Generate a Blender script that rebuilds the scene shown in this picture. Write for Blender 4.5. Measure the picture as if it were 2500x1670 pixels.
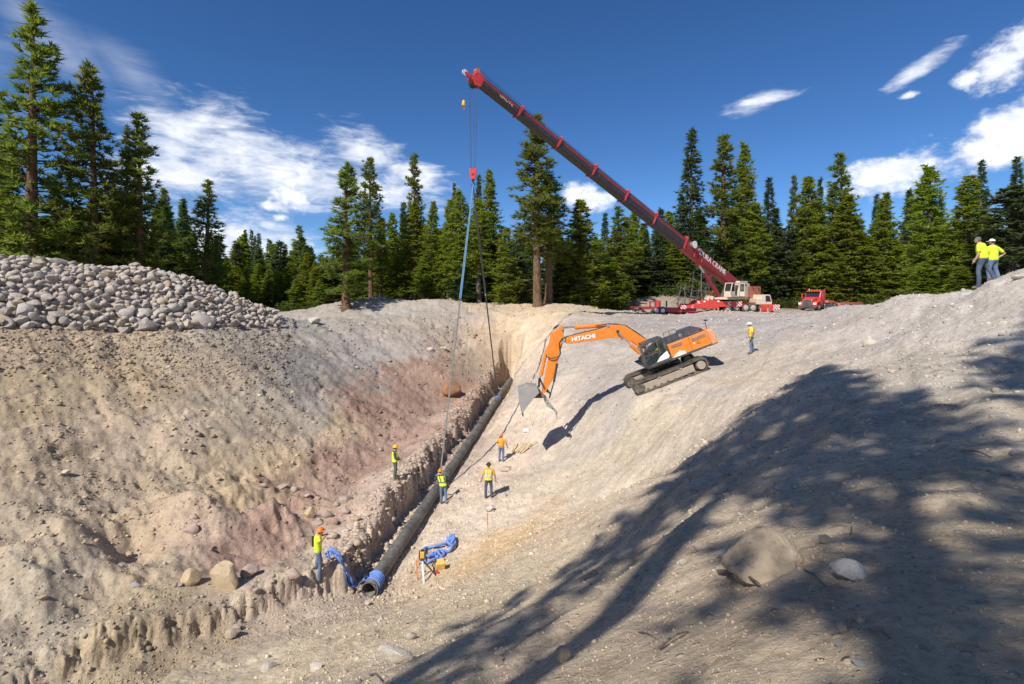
import bpy, bmesh, math, random
import numpy as np
from mathutils import Vector, Matrix

for _o in list(bpy.data.objects):
    bpy.data.objects.remove(_o, do_unlink=True)
SC = bpy.context.scene
COL = SC.collection
R = math.radians

# ------------------------------------------------------------------ camera
F, CX, YH = 1250.0, 1250.0, 720.0          # focal length, principal column and horizon row in photo pixels
cam = bpy.data.cameras.new('camera')
cam.sensor_width = 36.0
cam.lens = 18.0
cam.shift_y = -(835.0 - YH) / 2500.0
cam.clip_start = 0.1
cam.clip_end = 9000
camo = bpy.data.objects.new('camera', cam)
COL.objects.link(camo)
camo.location = (0, 0, 0)
camo.rotation_euler = (R(90), 0, 0)
SC.camera = camo

# ------------------------------------------------------------------ light
SUN_EL = R(46)
SUN_DIR = np.array([0.60, 0.80])            # where the light travels, on the ground plane
SUN_DIR = SUN_DIR / np.linalg.norm(SUN_DIR)
sun = bpy.data.lights.new('sun', 'SUN')
sun.energy = 4.2
sun.angle = R(0.53)
sun.color = (1.0, 0.955, 0.88)
suno = bpy.data.objects.new('sun', sun)
COL.objects.link(suno)
ldir = Vector((SUN_DIR[0] * math.cos(SUN_EL), SUN_DIR[1] * math.cos(SUN_EL), -math.sin(SUN_EL)))
suno.rotation_euler = ldir.to_track_quat('-Z', 'Y').to_euler()
suno.location = (-30, -40, 60)

SC.view_settings.view_transform = 'Standard'
SC.view_settings.look = 'None'
SC.view_settings.exposure = 0.50
SC.view_settings.gamma = 1.0
SC.view_settings.use_curve_mapping = False


class NT:
    """small helper to write node trees as expressions"""
    def __init__(self, tree):
        self.t = tree
        self.n = tree.nodes
        self.l = tree.links

    def link(self, a, b):
        self.l.new(a, b)

    def put(self, sock, v):
        if hasattr(v, 'is_output'):
            self.l.new(v, sock)
        elif isinstance(v, (tuple, list)):
            sock.default_value = tuple(v) if len(v) == len(sock.default_value) else (*v, 1.0)
        else:
            sock.default_value = v

    def m(self, op, a, b=None, c=None, clamp=False):
        nd = self.n.new('ShaderNodeMath')
        nd.operation = op
        nd.use_clamp = clamp
        self.put(nd.inputs[0], a)
        if b is not None:
            self.put(nd.inputs[1], b)
        if c is not None:
            self.put(nd.inputs[2], c)
        return nd.outputs[0]

    def mix(self, f, a, b, blend='MIX'):
        nd = self.n.new('ShaderNodeMix')
        nd.data_type = 'RGBA'
        nd.blend_type = blend
        self.put(nd.inputs[0], f)
        self.put(nd.inputs[6], a)
        self.put(nd.inputs[7], b)
        return nd.outputs[2]

    def noise(self, vec, scale, detail=4, rough=0.55, dist=0.0, out=0, dim='3D'):
        nd = self.n.new('ShaderNodeTexNoise')
        nd.noise_dimensions = dim
        if vec is not None:
            self.l.new(vec, nd.inputs['Vector'])
        nd.inputs['Scale'].default_value = scale
        nd.inputs['Detail'].default_value = detail
        nd.inputs['Roughness'].default_value = rough
        nd.inputs['Distortion'].default_value = dist
        return nd.outputs[out]

    def ramp(self, f, stops):
        nd = self.n.new('ShaderNodeValToRGB')
        cr = nd.color_ramp
        while len(cr.elements) < len(stops):
            cr.elements.new(0.5)
        for e, (p, c) in zip(cr.elements, stops):
            e.position = p
            e.color = (*c, 1) if len(c) == 3 else c
        self.l.new(f, nd.inputs[0])
        return nd.outputs[0]

    def map(self, f, a, b, c=0.0, d=1.0, smooth=False):
        nd = self.n.new('ShaderNodeMapRange')
        if smooth:
            nd.interpolation_type = 'SMOOTHSTEP'
        self.put(nd.inputs[0], f)
        nd.inputs[1].default_value = a
        nd.inputs[2].default_value = b
        nd.inputs[3].default_value = c
        nd.inputs[4].default_value = d
        return nd.outputs[0]


# ------------------------------------------------------------------ sky: nishita plus clouds laid out by direction
W = bpy.data.worlds.new('World')
SC.world = W
W.use_nodes = True
wt = NT(W.node_tree)
wt.n.clear()
SKY_STRENGTH = 0.088
sky = wt.n.new('ShaderNodeTexSky')
sky.sky_type = 'NISHITA'
sky.sun_disc = False
sky.sun_elevation = SUN_EL
sky.sun_rotation = math.atan2(-SUN_DIR[0], -SUN_DIR[1])
sky.altitude = 2200
sky.air_density = 1.0
sky.dust_density = 0.25
sky.ozone_density = 4.0
tc = wt.n.new('ShaderNodeTexCoord')
gen = tc.outputs['Generated']
sep = wt.n.new('ShaderNodeSeparateXYZ')
wt.link(gen, sep.inputs[0])
sx, sy, sz = sep.outputs
az = wt.m('ARCTAN2', sx, sy)
el = wt.m('ARCSINE', sz)
# deep, slightly polarised blue
hsv = wt.n.new('ShaderNodeHueSaturation')
hsv.inputs['Saturation'].default_value = 1.17
hsv.inputs['Value'].default_value = 0.92
wt.link(sky.outputs[0], hsv.inputs['Color'])
skycol = wt.mix(1.0, hsv.outputs[0], (0.84, 0.93, 1.06), 'MULTIPLY')

comb = wt.n.new('ShaderNodeCombineXYZ')
wt.link(az, comb.inputs[0])
wt.link(el, comb.inputs[1])
ae = comb.outputs[0]


def mapped(vec, rot, scale):
    nd = wt.n.new('ShaderNodeMapping')
    nd.inputs['Rotation'].default_value = (0, 0, rot)
    nd.inputs['Scale'].default_value = scale
    wt.link(vec, nd.inputs['Vector'])
    return nd.outputs[0]


N_cum = wt.noise(mapped(ae, 0.0, (1.0, 1.35, 1.0)), 11.0, 9, 0.56, 0.35)
N_cum2 = wt.noise(mapped(ae, 0.0, (1.0, 1.5, 1.0)), 34.0, 6, 0.6, 0.2)
N_cum3 = wt.noise(mapped(ae, 0.0, (1.0, 1.4, 1.0)), 85.0, 4, 0.6, 0.2)
N_cir = wt.noise(mapped(ae, R(14), (3.2, 11.0, 1.0)), 2.6, 10, 0.62, 0.9)
N_cir2 = wt.noise(mapped(ae, R(-8), (5.0, 16.0, 1.0)), 4.6, 8, 0.62, 0.6)
N_wsp = wt.noise(mapped(ae, R(38), (2.5, 12.0, 1.0)), 2.2, 9, 0.6, 0.8)


def blob(a0, e0, ra, re, rot):
    """1 at the centre of an ellipse of directions, 0 at its rim, negative outside"""
    da = wt.m('SUBTRACT', az, a0)
    de = wt.m('SUBTRACT', el, e0)
    c, s = math.cos(rot), math.sin(rot)
    u = wt.m('MULTIPLY_ADD', da, c / ra, wt.m('MULTIPLY', de, s / ra))
    v = wt.m('MULTIPLY_ADD', da, -s / re, wt.m('MULTIPLY', de, c / re))
    r = wt.m('SQRT', wt.m('MULTIPLY_ADD', u, u, wt.m('MULTIPLY', v, v)))
    return wt.m('SUBTRACT', 1.0, r)


def dir_of(px, py):
    x, z = (px - CX) / F, (YH - py) / F
    return math.atan2(x, 1.0), math.asin(z / math.sqrt(x * x + 1 + z * z))


def union(lst):
    out = lst[0]
    for b in lst[1:]:
        out = wt.m('MAXIMUM', out, b)
    return out


def cblob(px, py, rx, ry, rot=0.0, k=1.0):
    a, e = dir_of(px, py)
    ca = math.cos(a)
    return blob(a, e, rx / F * ca * ca, ry / F * ca, rot)


cum = union([
    cblob(695, 482, 80, 42), cblob(668, 502, 64, 26), cblob(705, 468, 46, 34), cblob(684, 532, 28, 14),
    cblob(2450, 155, 110, 62, 0.45), cblob(2500, 110, 70, 55, 0.3), cblob(2360, 195, 60, 26, 0.3),
    cblob(2480, 290, 150, 44, 0.25), cblob(2420, 355, 200, 54, 0.25), cblob(2190, 410, 190, 54, 0.22), cblob(2420, 385, 240, 46, 0.2),
    cblob(1440, 490, 84, 34, -0.25), cblob(1400, 478, 50, 26), cblob(2225, 232, 30, 9, 0.1),
    cblob(620, 605, 120, 22), cblob(560, 570, 90, 26), cblob(740, 600, 40, 26), cblob(960, 470, 120, 16, -0.1),
    # the rest of the sky, out of the frame
    blob(1.5, 0.42, 0.30, 0.10, 0.2), blob(2.3, 0.30, 0.35, 0.09, 0.1), blob(-1.5, 0.35, 0.26, 0.09, 0.0),
    blob(-2.6, 0.45, 0.34, 0.12, 0.2), blob(3.0, 0.75, 0.25, 0.12, 0.2), blob(-1.9, 0.8, 0.25, 0.1, 0.3),
])
cir = union([
    cblob(560, 370, 270, 110, -0.30), cblob(690, 420, 330, 95, -0.16), cblob(430, 330, 170, 90, -0.42), cblob(900, 455, 240, 60, -0.18), cblob(450, 430, 240, 70, 0.0),
    cblob(520, 600, 330, 110, 0.0), cblob(900, 370, 120, 60, -0.3),
    cblob(1850, 247, 105, 26, 0.17), cblob(2240, 172, 140, 24, 0.5), cblob(1010, 430, 120, 50, -0.3),
    blob(1.4, 0.75, 0.4, 0.16, 0.3), blob(-2.0, 0.4, 0.5, 0.16, -0.3), blob(2.7, 0.35, 0.5, 0.16, 0.0),
])
wsp = union([cblob(150, 120, 290, 95, -0.62), cblob(60, 30, 200, 70, -0.5), cblob(330, 190, 210, 70, -0.6), blob(-1.0, 0.8, 0.4, 0.15, 0.4), blob(-0.95, 0.30, 0.3, 0.12, 0)])

d_cum = wt.m('ADD', wt.m('MULTIPLY', cum, 1.05), wt.m('MULTIPLY', wt.m('SUBTRACT', N_cum, 0.5), 2.5))
d_cum = wt.m('ADD', d_cum, wt.m('MULTIPLY', wt.m('SUBTRACT', N_cum2, 0.5), 1.0))
d_cum = wt.m('ADD', d_cum, wt.m('MULTIPLY', wt.m('SUBTRACT', N_cum3, 0.5), 0.7))
a_cum = wt.map(d_cum, -0.02, 0.85, 0, 1, True)
d_cir = wt.m('ADD', wt.m('MULTIPLY', cir, 1.15), wt.m('MULTIPLY', wt.m('SUBTRACT', N_cir, 0.48), 2.2))
d_cir = wt.m('ADD', d_cir, wt.m('MULTIPLY', wt.m('SUBTRACT', N_cir2, 0.5), 1.2))
a_cir = wt.m('MULTIPLY', wt.map(d_cir, 0.0, 1.15, 0, 1, True), 0.92)
d_wsp = wt.m('ADD', wt.m('MULTIPLY', wsp, 1.0), wt.m('MULTIPLY', wt.m('SUBTRACT', N_wsp, 0.5), 1.5))
a_wsp = wt.m('MULTIPLY', wt.map(d_wsp, 0.05, 1.4, 0, 1, True), 0.30)
alpha = wt.m('MAXIMUM', wt.m('MAXIMUM', a_cum, a_cir), a_wsp)
alpha = wt.m('MULTIPLY', alpha, wt.map(el, 0.0, 0.03, 0, 1))
# cloud body: bright puffs, bluish thinner base where the cloud is lumpy
shade = wt.map(wt.m('ADD', N_cum2, wt.m('MULTIPLY', N_cum, 0.8)), 0.7, 1.1, 0, 1, True)
ccol = wt.mix(shade, (0.66, 0.71, 0.82), (0.90, 0.92, 0.97))
bg1 = wt.n.new('ShaderNodeBackground')
wt.put(bg1.inputs[0], skycol)
bg1.inputs[1].default_value = SKY_STRENGTH
bg2 = wt.n.new('ShaderNodeBackground')
wt.put(bg2.inputs[0], ccol)
bg2.inputs[1].default_value = 0.86
mx = wt.n.new('ShaderNodeMixShader')
wt.link(alpha, mx.inputs[0])
wt.link(bg1.outputs[0], mx.inputs[1])
wt.link(bg2.outputs[0], mx.inputs[2])
wo = wt.n.new('ShaderNodeOutputWorld')
wt.link(mx.outputs[0], wo.inputs[0])

# trees behind the viewpoint: x, y, height of the tip, width, kind, shape
SHADE_TREES = [(-9.3, -7.6, 32, 9, 'pine', 6), (-11.3, -7.2, 26, 6, 'pine', 7), (-6.8, -9.2, 25, 7, 'pine', 7), (-4.9, -6.4, 12, 4, 'pine', 7), (-1.6, -8.6, 32, 8, 'pine', 6)]
SC.cycles.max_bounces = 5
SC.cycles.diffuse_bounces = 3
SC.cycles.transparent_max_bounces = 6


# ------------------------------------------------------------------ helpers: objects, tags, materials
def tag(o, label=None, cat=None, group=None, kind=None):
    if label:
        o['label'] = label
    if cat:
        o['category'] = cat
    if group:
        o['group'] = group
    if kind:
        o['kind'] = kind
    return o


def empty(name, loc, label, cat, group=None):
    o = bpy.data.objects.new(name, None)
    o.empty_display_size = 0.2
    o.location = loc
    COL.objects.link(o)
    return tag(o, label, cat, group)


def mesh_obj(name, verts, faces, mat=None, parent=None, smooth=False, origin=None):
    """ONE mesh object; vertices are world coordinates, stored relative to parent's place or origin"""
    off = Vector((0, 0, 0))
    p = parent
    while p is not None:
        off += p.location
        p = p.parent
    v = np.asarray(verts, dtype=np.float64).reshape(-1, 3)
    me = bpy.data.meshes.new(name)
    if origin is not None and parent is None:
        v = v - np.array(origin)
    else:
        v = v - np.array(off)
    me.from_pydata(v.tolist(), [], [tuple(int(i) for i in f) for f in faces])
    if smooth:
        me.polygons.foreach_set('use_smooth', [True] * len(me.polygons))
    o = bpy.data.objects.new(name, me)
    COL.objects.link(o)
    if origin is not None and parent is None:
        o.location = origin
    if parent is not None:
        o.parent = parent
    if mat is not None:
        me.materials.append(mat)
    return o


def np_mesh(name, verts, tris, smooth=False):
    """fast mesh from numpy arrays; tris is (n,3) or (n,4)"""
    me = bpy.data.meshes.new(name)
    k = tris.shape[1]
    me.vertices.add(len(verts))
    me.vertices.foreach_set('co', np.ascontiguousarray(verts, dtype=np.float32).ravel())
    me.loops.add(tris.size)
    me.loops.foreach_set('vertex_index', np.ascontiguousarray(tris, dtype=np.int32).ravel())
    me.polygons.add(len(tris))
    me.polygons.foreach_set('loop_start', np.arange(0, tris.size, k, dtype=np.int32))
    if smooth:
        me.polygons.foreach_set('use_smooth', np.ones(len(tris), dtype=bool))
    me.update(calc_edges=True)
    return me


def set_attr(me, name, vals, dom='POINT'):
    a = me.attributes.new(name, 'FLOAT_COLOR', dom)
    v = np.ones((len(vals), 4), dtype=np.float32)
    v[:, :3] = vals
    a.data.foreach_set('color', v.ravel())


MATS = {}


def lin(r, g, b):
    f = lambda c: (c / 255 / 12.92) if c / 255 <= 0.04045 else ((c / 255 + 0.055) / 1.055) ** 2.4
    return (f(r), f(g), f(b))


def paint(name, col, rough=0.5, metal=0.0, wear=0.12, dirt=(0.42, 0.34, 0.25), dirt_amt=0.22, scale=3.0, bump=0.0, spec=0.5):
    """painted or plain surface with uneven tone and a film of dust"""
    if name in MATS:
        return MATS[name]
    m = bpy.data.materials.new(name)
    m.use_nodes = True
    t = NT(m.node_tree)
    bs = t.n['Principled BSDF']
    tcn = t.n.new('ShaderNodeTexCoord')
    ob = tcn.outputs['Object']
    n1 = t.noise(ob, scale, 5, 0.6)
    n2 = t.noise(ob, scale * 6, 4, 0.65)
    c = t.mix(t.map(n1, 0.3, 0.75), tuple(x * (1 - wear) for x in col), tuple(min(1, x * (1 + wear)) for x in col))
    f = t.m('MULTIPLY', t.map(t.m('MULTIPLY', n1, n2), 0.16, 0.42), dirt_amt)
    c = t.mix(f, c, dirt)
    t.link(c, bs.inputs['Base Color'])
    t.put(bs.inputs['Roughness'], t.map(n2, 0.3, 0.7, max(0, rough - 0.08), min(1, rough + 0.12)))
    bs.inputs['Metallic'].default_value = metal
    bs.inputs['Specular IOR Level'].default_value = spec
    if bump:
        b = t.n.new('ShaderNodeBump')
        b.inputs['Strength'].default_value = bump
        b.inputs['Distance'].default_value = 0.03
        t.link(n2, b.inputs['Height'])
        t.link(b.outputs[0], bs.inputs['Normal'])
    MATS[name] = m
    return m
# ------------------------------------------------------------------ noise on arrays
def _hash(ix, iy, seed):
    h = (ix.astype(np.uint32) * np.uint32(374761393) + iy.astype(np.uint32) * np.uint32(668265263) + np.uint32((seed * 974711 + 12345) & 0xffffffff))
    h = (h ^ (h >> np.uint32(13))) * np.uint32(1274126177)
    h = h ^ (h >> np.uint32(16))
    return (h & np.uint32(0xffff)).astype(np.float32) / 32767.5 - 1.0


def vnoise(x, y, seed=0):
    xi, yi = np.floor(x), np.floor(y)
    fx, fy = (x - xi).astype(np.float32), (y - yi).astype(np.float32)
    ix, iy = xi.astype(np.int64), yi.astype(np.int64)
    ux = fx * fx * fx * (fx * (fx * 6 - 15) + 10)
    uy = fy * fy * fy * (fy * (fy * 6 - 15) + 10)
    a, b = _hash(ix, iy, seed), _hash(ix + 1, iy, seed)
    c, d = _hash(ix, iy + 1, seed), _hash(ix + 1, iy + 1, seed)
    return (a + (b - a) * ux) + ((c + (d - c) * ux) - (a + (b - a) * ux)) * uy


def fbm(x, y, octs=4, seed=0, gain=0.5, lac=2.03):
    out, amp, tot = 0, 1.0, 0
    for i in range(octs):
        out = out + amp * vnoise(x, y, seed + i * 17)
        tot += amp
        amp *= gain
        x, y = (x * 0.8 - y * 0.6) * lac + 3.1, (x * 0.6 + y * 0.8) * lac - 1.7
    return out / tot


def sstep(a, b, x):
    t = np.clip((x - a) / (b - a), 0, 1)
    return t * t * (3 - 2 * t)


# ------------------------------------------------------------------ terrain: control points seen in the photograph (px, py, distance)
CTRL = [
    (783, 1397, 18), (964, 1170, 29), (650, 1500, 15.5), (860, 1330, 21), (1000, 1200, 27), (1100, 1080, 36), (1180, 990, 45),
    (1193, 1217, 26), (1222, 1127, 32.5), (1031, 1422, 18.5), (1150, 1330, 21), (1191, 1308, 21.5), (1000, 1480, 17), (1290, 1060, 36), (1250, 960, 47),
    (100, 1600, 13), (0, 1500, 14.5), (300, 1450, 16), (0, 1300, 17.5), (300, 1300, 19), (0, 1150, 21), (300, 1150, 23.5), (0, 1000, 25), (300, 1000, 28.5),
    (0, 900, 29), (300, 900, 33.5), (0, 832, 32.5), (300, 832, 37.5), (0, 812, 34.5), (300, 812, 39.5), (480, 806, 42),
    (640, 1250, 24), (640, 1400, 18.8), (480, 1400, 17.5), (500, 1250, 21.3), (640, 1100, 29), (640, 1000, 33.5), (640, 900, 39), (640, 830, 45), (640, 795, 50),
    (900, 1250, 24.7), (900, 1150, 30), (900, 1050, 35), (900, 950, 42), (900, 850, 50), (900, 790, 57), (900, 752, 66),
    (1100, 1000, 42), (1100, 920, 48.5), (1100, 850, 54.5), (1100, 790, 60), (1100, 757, 64), (1235, 900, 56.5), (1235, 830, 59), (1235, 782, 62),
    (1350, 1100, 31.5), (1350, 1000, 37), (1350, 900, 44), (1350, 820, 51), (1350, 775, 58), (1550, 1100, 25), (1550, 1200, 21),
    (1550, 1670, 3.4), (1250, 1670, 4.6), (900, 1670, 6.7), (600, 1670, 9.4), (700, 1600, 10.6), (900, 1500, 13), (1250, 1500, 8.6), (1550, 1500, 5.6), (1850, 1500, 3.7),
    (2200, 1500, 3.1), (2500, 1500, 2.9), (1250, 1350, 14.5), (1400, 1250, 16.8), (1550, 1300, 11.2), (1850, 1300, 5.9), (2200, 1300, 4.7), (2500, 1300, 4.3),
    (1550, 1150, 22), (1700, 1150, 14), (1850, 1150, 9.6), (2200, 1150, 7.0), (2500, 1150, 6.2), (1850, 1000, 17), (1700, 1000, 23.5), (1550, 1020, 28), (2200, 1000, 11),
    (2500, 1000, 9), (2200, 880, 17), (2500, 850, 13.5), (2000, 870, 24), (1835, 863, 29), (1640, 930, 29.5), (1550, 964, 30), (1730, 895, 30),
    (2000, 800, 31), (2200, 790, 24), (2350, 760, 20.5), (2405, 703, 19.7), (2500, 676, 18.3), (2200, 727, 27), (2060, 747, 36), (1980, 768, 46),
    (1450, 1100, 28.7), (1400, 1000, 34.5), (1500, 850, 43), (1500, 800, 52), (1500, 773, 60), (1700, 820, 43), (1700, 785, 54), (1700, 766, 64), (1900, 800, 41), (1900, 775, 50), (1900, 768, 60), (1960, 778, 42), (1960, 773, 52), (2040, 768, 52), (1985, 757, 73), (2080, 757, 78),
    (1800, 759, 69), (1550, 767, 67), (1950, 758, 72), (750, 772, 58), (900, 748, 68), (1150, 752, 67), (820, 762, 78), (1280, 800, 59),
]
CP = [((px - CX) / F * d, d, -(py - YH) / F * d) for px, py, d in CTRL]
CP += [  # ground the photograph does not show, behind and beside the camera and beyond the crests
    (0, 0, -1.72), (3, 1, -1.72), (8, 2, -1.5), (14, 6, -0.9), (-3, 0, -3.0), (-6, 2, -5.2), (-4, 4, -4.6), (-9, 6, -8.0), (-3, -6, -1.9), (6, -8, -1.3), (14, -6, -0.8),
    (-12, -6, -6.5), (-20, 0, -7.5), (-14, 8, -8.6), (-20, -14, -4.5), (-6, -16, -1.8), (10, -20, -1.0), (28, 10, 0.3), (32, 24, -0.9), (26, 30, -1.2), (24, 42, -1.8),
    (38, 40, -1.8), (50, 25, -1.0), (60, 60, -2.0), (50, 80, -2.1), (20, 85, -2.3), (30, 100, -2.2), (-10, 90, -2.4), (-40, 52, -2.6), (-50, 40, -2.5), (-25, 58, -2.7),
    (-44, 62, -2.6), (-70, 70, -2.4), (-60, 40, -2.4), (-50, 15, -3.5), (-35, 25, -3.6), (-32, 33, -2.6), (-34, 14, -5.6), (-25, 12, -7.6), (70, 20, -1.0), (0, 120, -2.2), (-60, 110, -2.2), (70, 110, -2.2),
    (-8, -40, -2), (-60, -30, -3), (60, -40, -1.5),
]
CP = np.array(CP, dtype=np.float64)


def _tps(r2):
    return 0.5 * r2 * np.log(np.maximum(r2, 1e-9))


def _fit(P, lam):
    n = len(P)
    d2 = ((P[:, None, :2] - P[None, :, :2]) ** 2).sum(-1)
    K = _tps(d2)
    dist = np.hypot(P[:, 0], P[:, 1])
    K += np.diag(lam * (0.15 + dist / 30.0) ** 2)
    Q = np.c_[np.ones(n), P[:, :2]]
    A = np.zeros((n + 3, n + 3))
    A[:n, :n], A[:n, n:], A[n:, :n] = K, Q, Q.T
    return np.linalg.solve(A, np.r_[P[:, 2], 0, 0, 0])


_WT = _fit(CP, 1.2)


def base_h(x, y):
    sh = x.shape
    x, y = x.ravel().astype(np.float64), y.ravel().astype(np.float64)
    out = np.empty_like(x)
    for i in range(0, len(x), 60000):
        a, b = x[i:i + 60000], y[i:i + 60000]
        d2 = (a[:, None] - CP[None, :, 0]) ** 2 + (b[:, None] - CP[None, :, 1]) ** 2
        out[i:i + 60000] = _tps(d2) @ _WT[:-3] + _WT[-3] + a * _WT[-2] + b * _WT[-1]
    r = np.hypot(x, y)
    f = sstep(95, 150, r)
    return (out * (1 - f) + (-2.2) * f).reshape(sh)


# the pipe and its trench
PIPE_R = 0.275
PA = np.array([(905 - CX) / F * 19.0, 19.0, -(1433 - YH) / F * 19.0])
PB = np.array([(1246 - CX) / F * 57.0, 57.0, -(927 - YH) / F * 57.0])
PA0 = PA.copy()
PA = PA - (PB - PA) / np.linalg.norm(PB - PA) * 0.2
TR = [tuple(PB[:2] + (PB - PA)[:2] / np.linalg.norm((PB - PA)[:2]) * 0.9), tuple(PA[:2]), (-6.4, 17.1), (-8.3, 14.6), (-9.5, 12.7), (-10.2, 10.8), (-10.5, 9.0)]
TRZ = [PB[2] - PIPE_R, PA[2] - PIPE_R - 0.02, -10.55, -10.15, -9.75, -9.6, -9.5]
TRW = [0.74, 0.80, 0.85, 0.95, 1.1, 1.3, 1.4]


def trench(x, y):
    """signed sideways distance, distance along, floor height and half width of the nearest trench piece"""
    best = np.full(x.shape, 1e9)
    s = np.zeros(x.shape); fz = np.zeros(x.shape); hw = np.ones(x.shape); al = np.zeros(x.shape)
    acc = 0.0
    for i in range(len(TR) - 1):
        ax, ay = TR[i]; bx, by = TR[i + 1]
        ex, ey = bx - ax, by - ay
        L = math.hypot(ex, ey)
        t0 = ((x - ax) * ex + (y - ay) * ey) / (L * L)
        t = np.clip(t0, 0, 1)
        dx, dy = x - (ax + ex * t), y - (ay + ey * t)
        d = np.hypot(dx, dy)
        side = -np.sign(ex * (y - ay) - ey * (x - ax))      # walking towards the camera, left bank is on the right-hand side
        m = d < best
        best = np.where(m, d, best)
        s = np.where(m, d * side, s)
        fz = np.where(m, TRZ[i] + (TRZ[i + 1] - TRZ[i]) * t, fz)
        hw = np.where(m, TRW[i] + (TRW[i + 1] - TRW[i]) * t, hw)
        al = np.where(m, acc + L * t, al)
        acc += L
    return s, best, al, fz, hw


# gaussian mounds and hollows of the dug ground: (px, py, distance, height, radius along, radius across, turn)
MOUNDS = []


def mnd(px, py, d, h, ra, rb, rot=0.0):
    MOUNDS.append(((px - CX) / F * d, d, h, ra, rb, rot))


mnd(490, 1262, 21.0, 0.75, 2.6, 1.2, -0.55)      # pink spur left of the worker in the lime shirt
mnd(580, 1240, 22.6, -0.55, 1.2, 1.2)
mnd(690, 1290, 22.0, 0.9, 1.6, 1.2, 0.4)
mnd(330, 1330, 18.5, -0.7, 1.4, 1.0, 0.2)
mnd(180, 1330, 17.5, 0.8, 2.2, 0.9, -0.5)
mnd(80, 1420, 15.8, 0.7, 1.7, 0.9, -0.4)
mnd(700, 772, 60, -1.2, 5.0, 2.6)               # shaded hollow beyond the boulder pile
mnd(850, 752, 66, 0.9, 7, 3)                    # long spoil berm
mnd(930, 742, 70, 1.1, 4, 2.5)
mnd(1080, 752, 66, 1.0, 7, 2.6)
mnd(1180, 772, 62, 0.5, 2.5, 2)
mnd(1400, 765, 66, 0.3, 6, 3)
mnd(1620, 742, 84, 2.4, 9, 5)                   # heap behind the trailer
MOUNDS.append((-9.2, 13.9, -0.9, 1.5, 0.8, 0.5))        # shaded hollow at the lower left
MOUNDS.append((-10.9, 14.0, 0.45, 1.2, 0.7, 0.7))
MOUNDS.append((5.6, 33.7, 0.16, 2.9, 0.16, -0.9))      # spoil rolled up beside the excavator's own tracks
MOUNDS.append((5.2, 34.4, -0.10, 2.9, 0.22, -0.9))
MOUNDS.append((13.2, 28.6, 0.10, 2.0, 0.15, -0.6))
mnd(2410, 703, 19.8, 0.28, 3.0, 3.0)
mnd(2190, 1190, 6.2, 0.16, 0.8, 0.5, 0.2)
mnd(2290, 1245, 5.3, 0.16, 0.5, 0.35, 0.2)
mnd(1700, 1290, 7.9, 0.22, 1.3, 0.4, 0.6)
mnd(1500, 1460, 6.6, 0.18, 1.2, 0.35, 0.5)
mnd(1290, 1520, 7.6, 0.18, 1.3, 0.4, 0.5)
mnd(1720, 1180, 12, 0.25, 1.8, 0.6, 0.5)
mnd(1100, 915, 49, 0.5, 3, 3)
mnd(860, 1000, 38, 0.5, 2.5, 1.5, -0.6)


# the boulder pile stands on a mound of its own: foot line seen in front, ridge behind
_PF = np.array([(-46.0, 31.0), (-34.5, 34.6), (-30.2, 39.3), (-26.2, 42.0), (-24.0, 46.5), (-22.6, 50.0)])
_PR = np.array([(-58.0, 40.0), (-43.0, 43.0), (-35.5, 47.5), (-31.0, 50.0), (-27.0, 51.0), (-23.6, 52.0)])
_PH = np.array([4.9, 5.0, 4.55, 3.5, 2.1, 0.5])
_PT = np.array([-0.45, 0.0, 0.30, 0.52, 0.78, 1.0])


def pile_xy(u, v):
    """u runs along the pile, v from its foot (0) to the ridge (1) and over the back"""
    fx, fy = np.interp(u, _PT, _PF[:, 0]), np.interp(u, _PT, _PF[:, 1])
    rx, ry = np.interp(u, _PT, _PR[:, 0]), np.interp(u, _PT, _PR[:, 1])
    return fx + (rx - fx) * v, fy + (ry - fy) * v


_pu, _pv = np.meshgrid(np.linspace(-0.45, 1.0, 90), np.linspace(-0.1, 2.0, 50), indexing='ij')
_px, _py = pile_xy(_pu.ravel(), _pv.ravel())
_PTS = np.stack([_px, _py], 1)
_prof = np.where(_pv < 1, np.sin(np.clip(_pv, 0, 1) * math.pi / 2) ** 0.85, np.cos(np.clip(_pv - 1, 0, 1) * math.pi / 2))
_PZ = (np.interp(_pu, _PT, _PH) * _prof).ravel()


def pile_u(x, y):
    """height of the pile's mound over the ground"""
    sh = x.shape
    x, y = x.ravel(), y.ravel()
    out = np.zeros(len(x))
    m = (x > -64) & (x < -20) & (y > 28) & (y < 66)
    ii = np.nonzero(m)[0]
    for k in range(0, len(ii), 4000):
        j = ii[k:k + 4000]
        d2 = (x[j][:, None] - _PTS[None, :, 0]) ** 2 + (y[j][:, None] - _PTS[None, :, 1]) ** 2
        w = np.exp(-d2 / 0.5)
        ws = w.sum(1)
        out[j] = np.where(ws > 1e-3, (w @ _PZ) / np.maximum(ws, 1e-3) * np.clip(ws / 0.8, 0, 1), 0)
    return None, out.reshape(sh)


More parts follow.
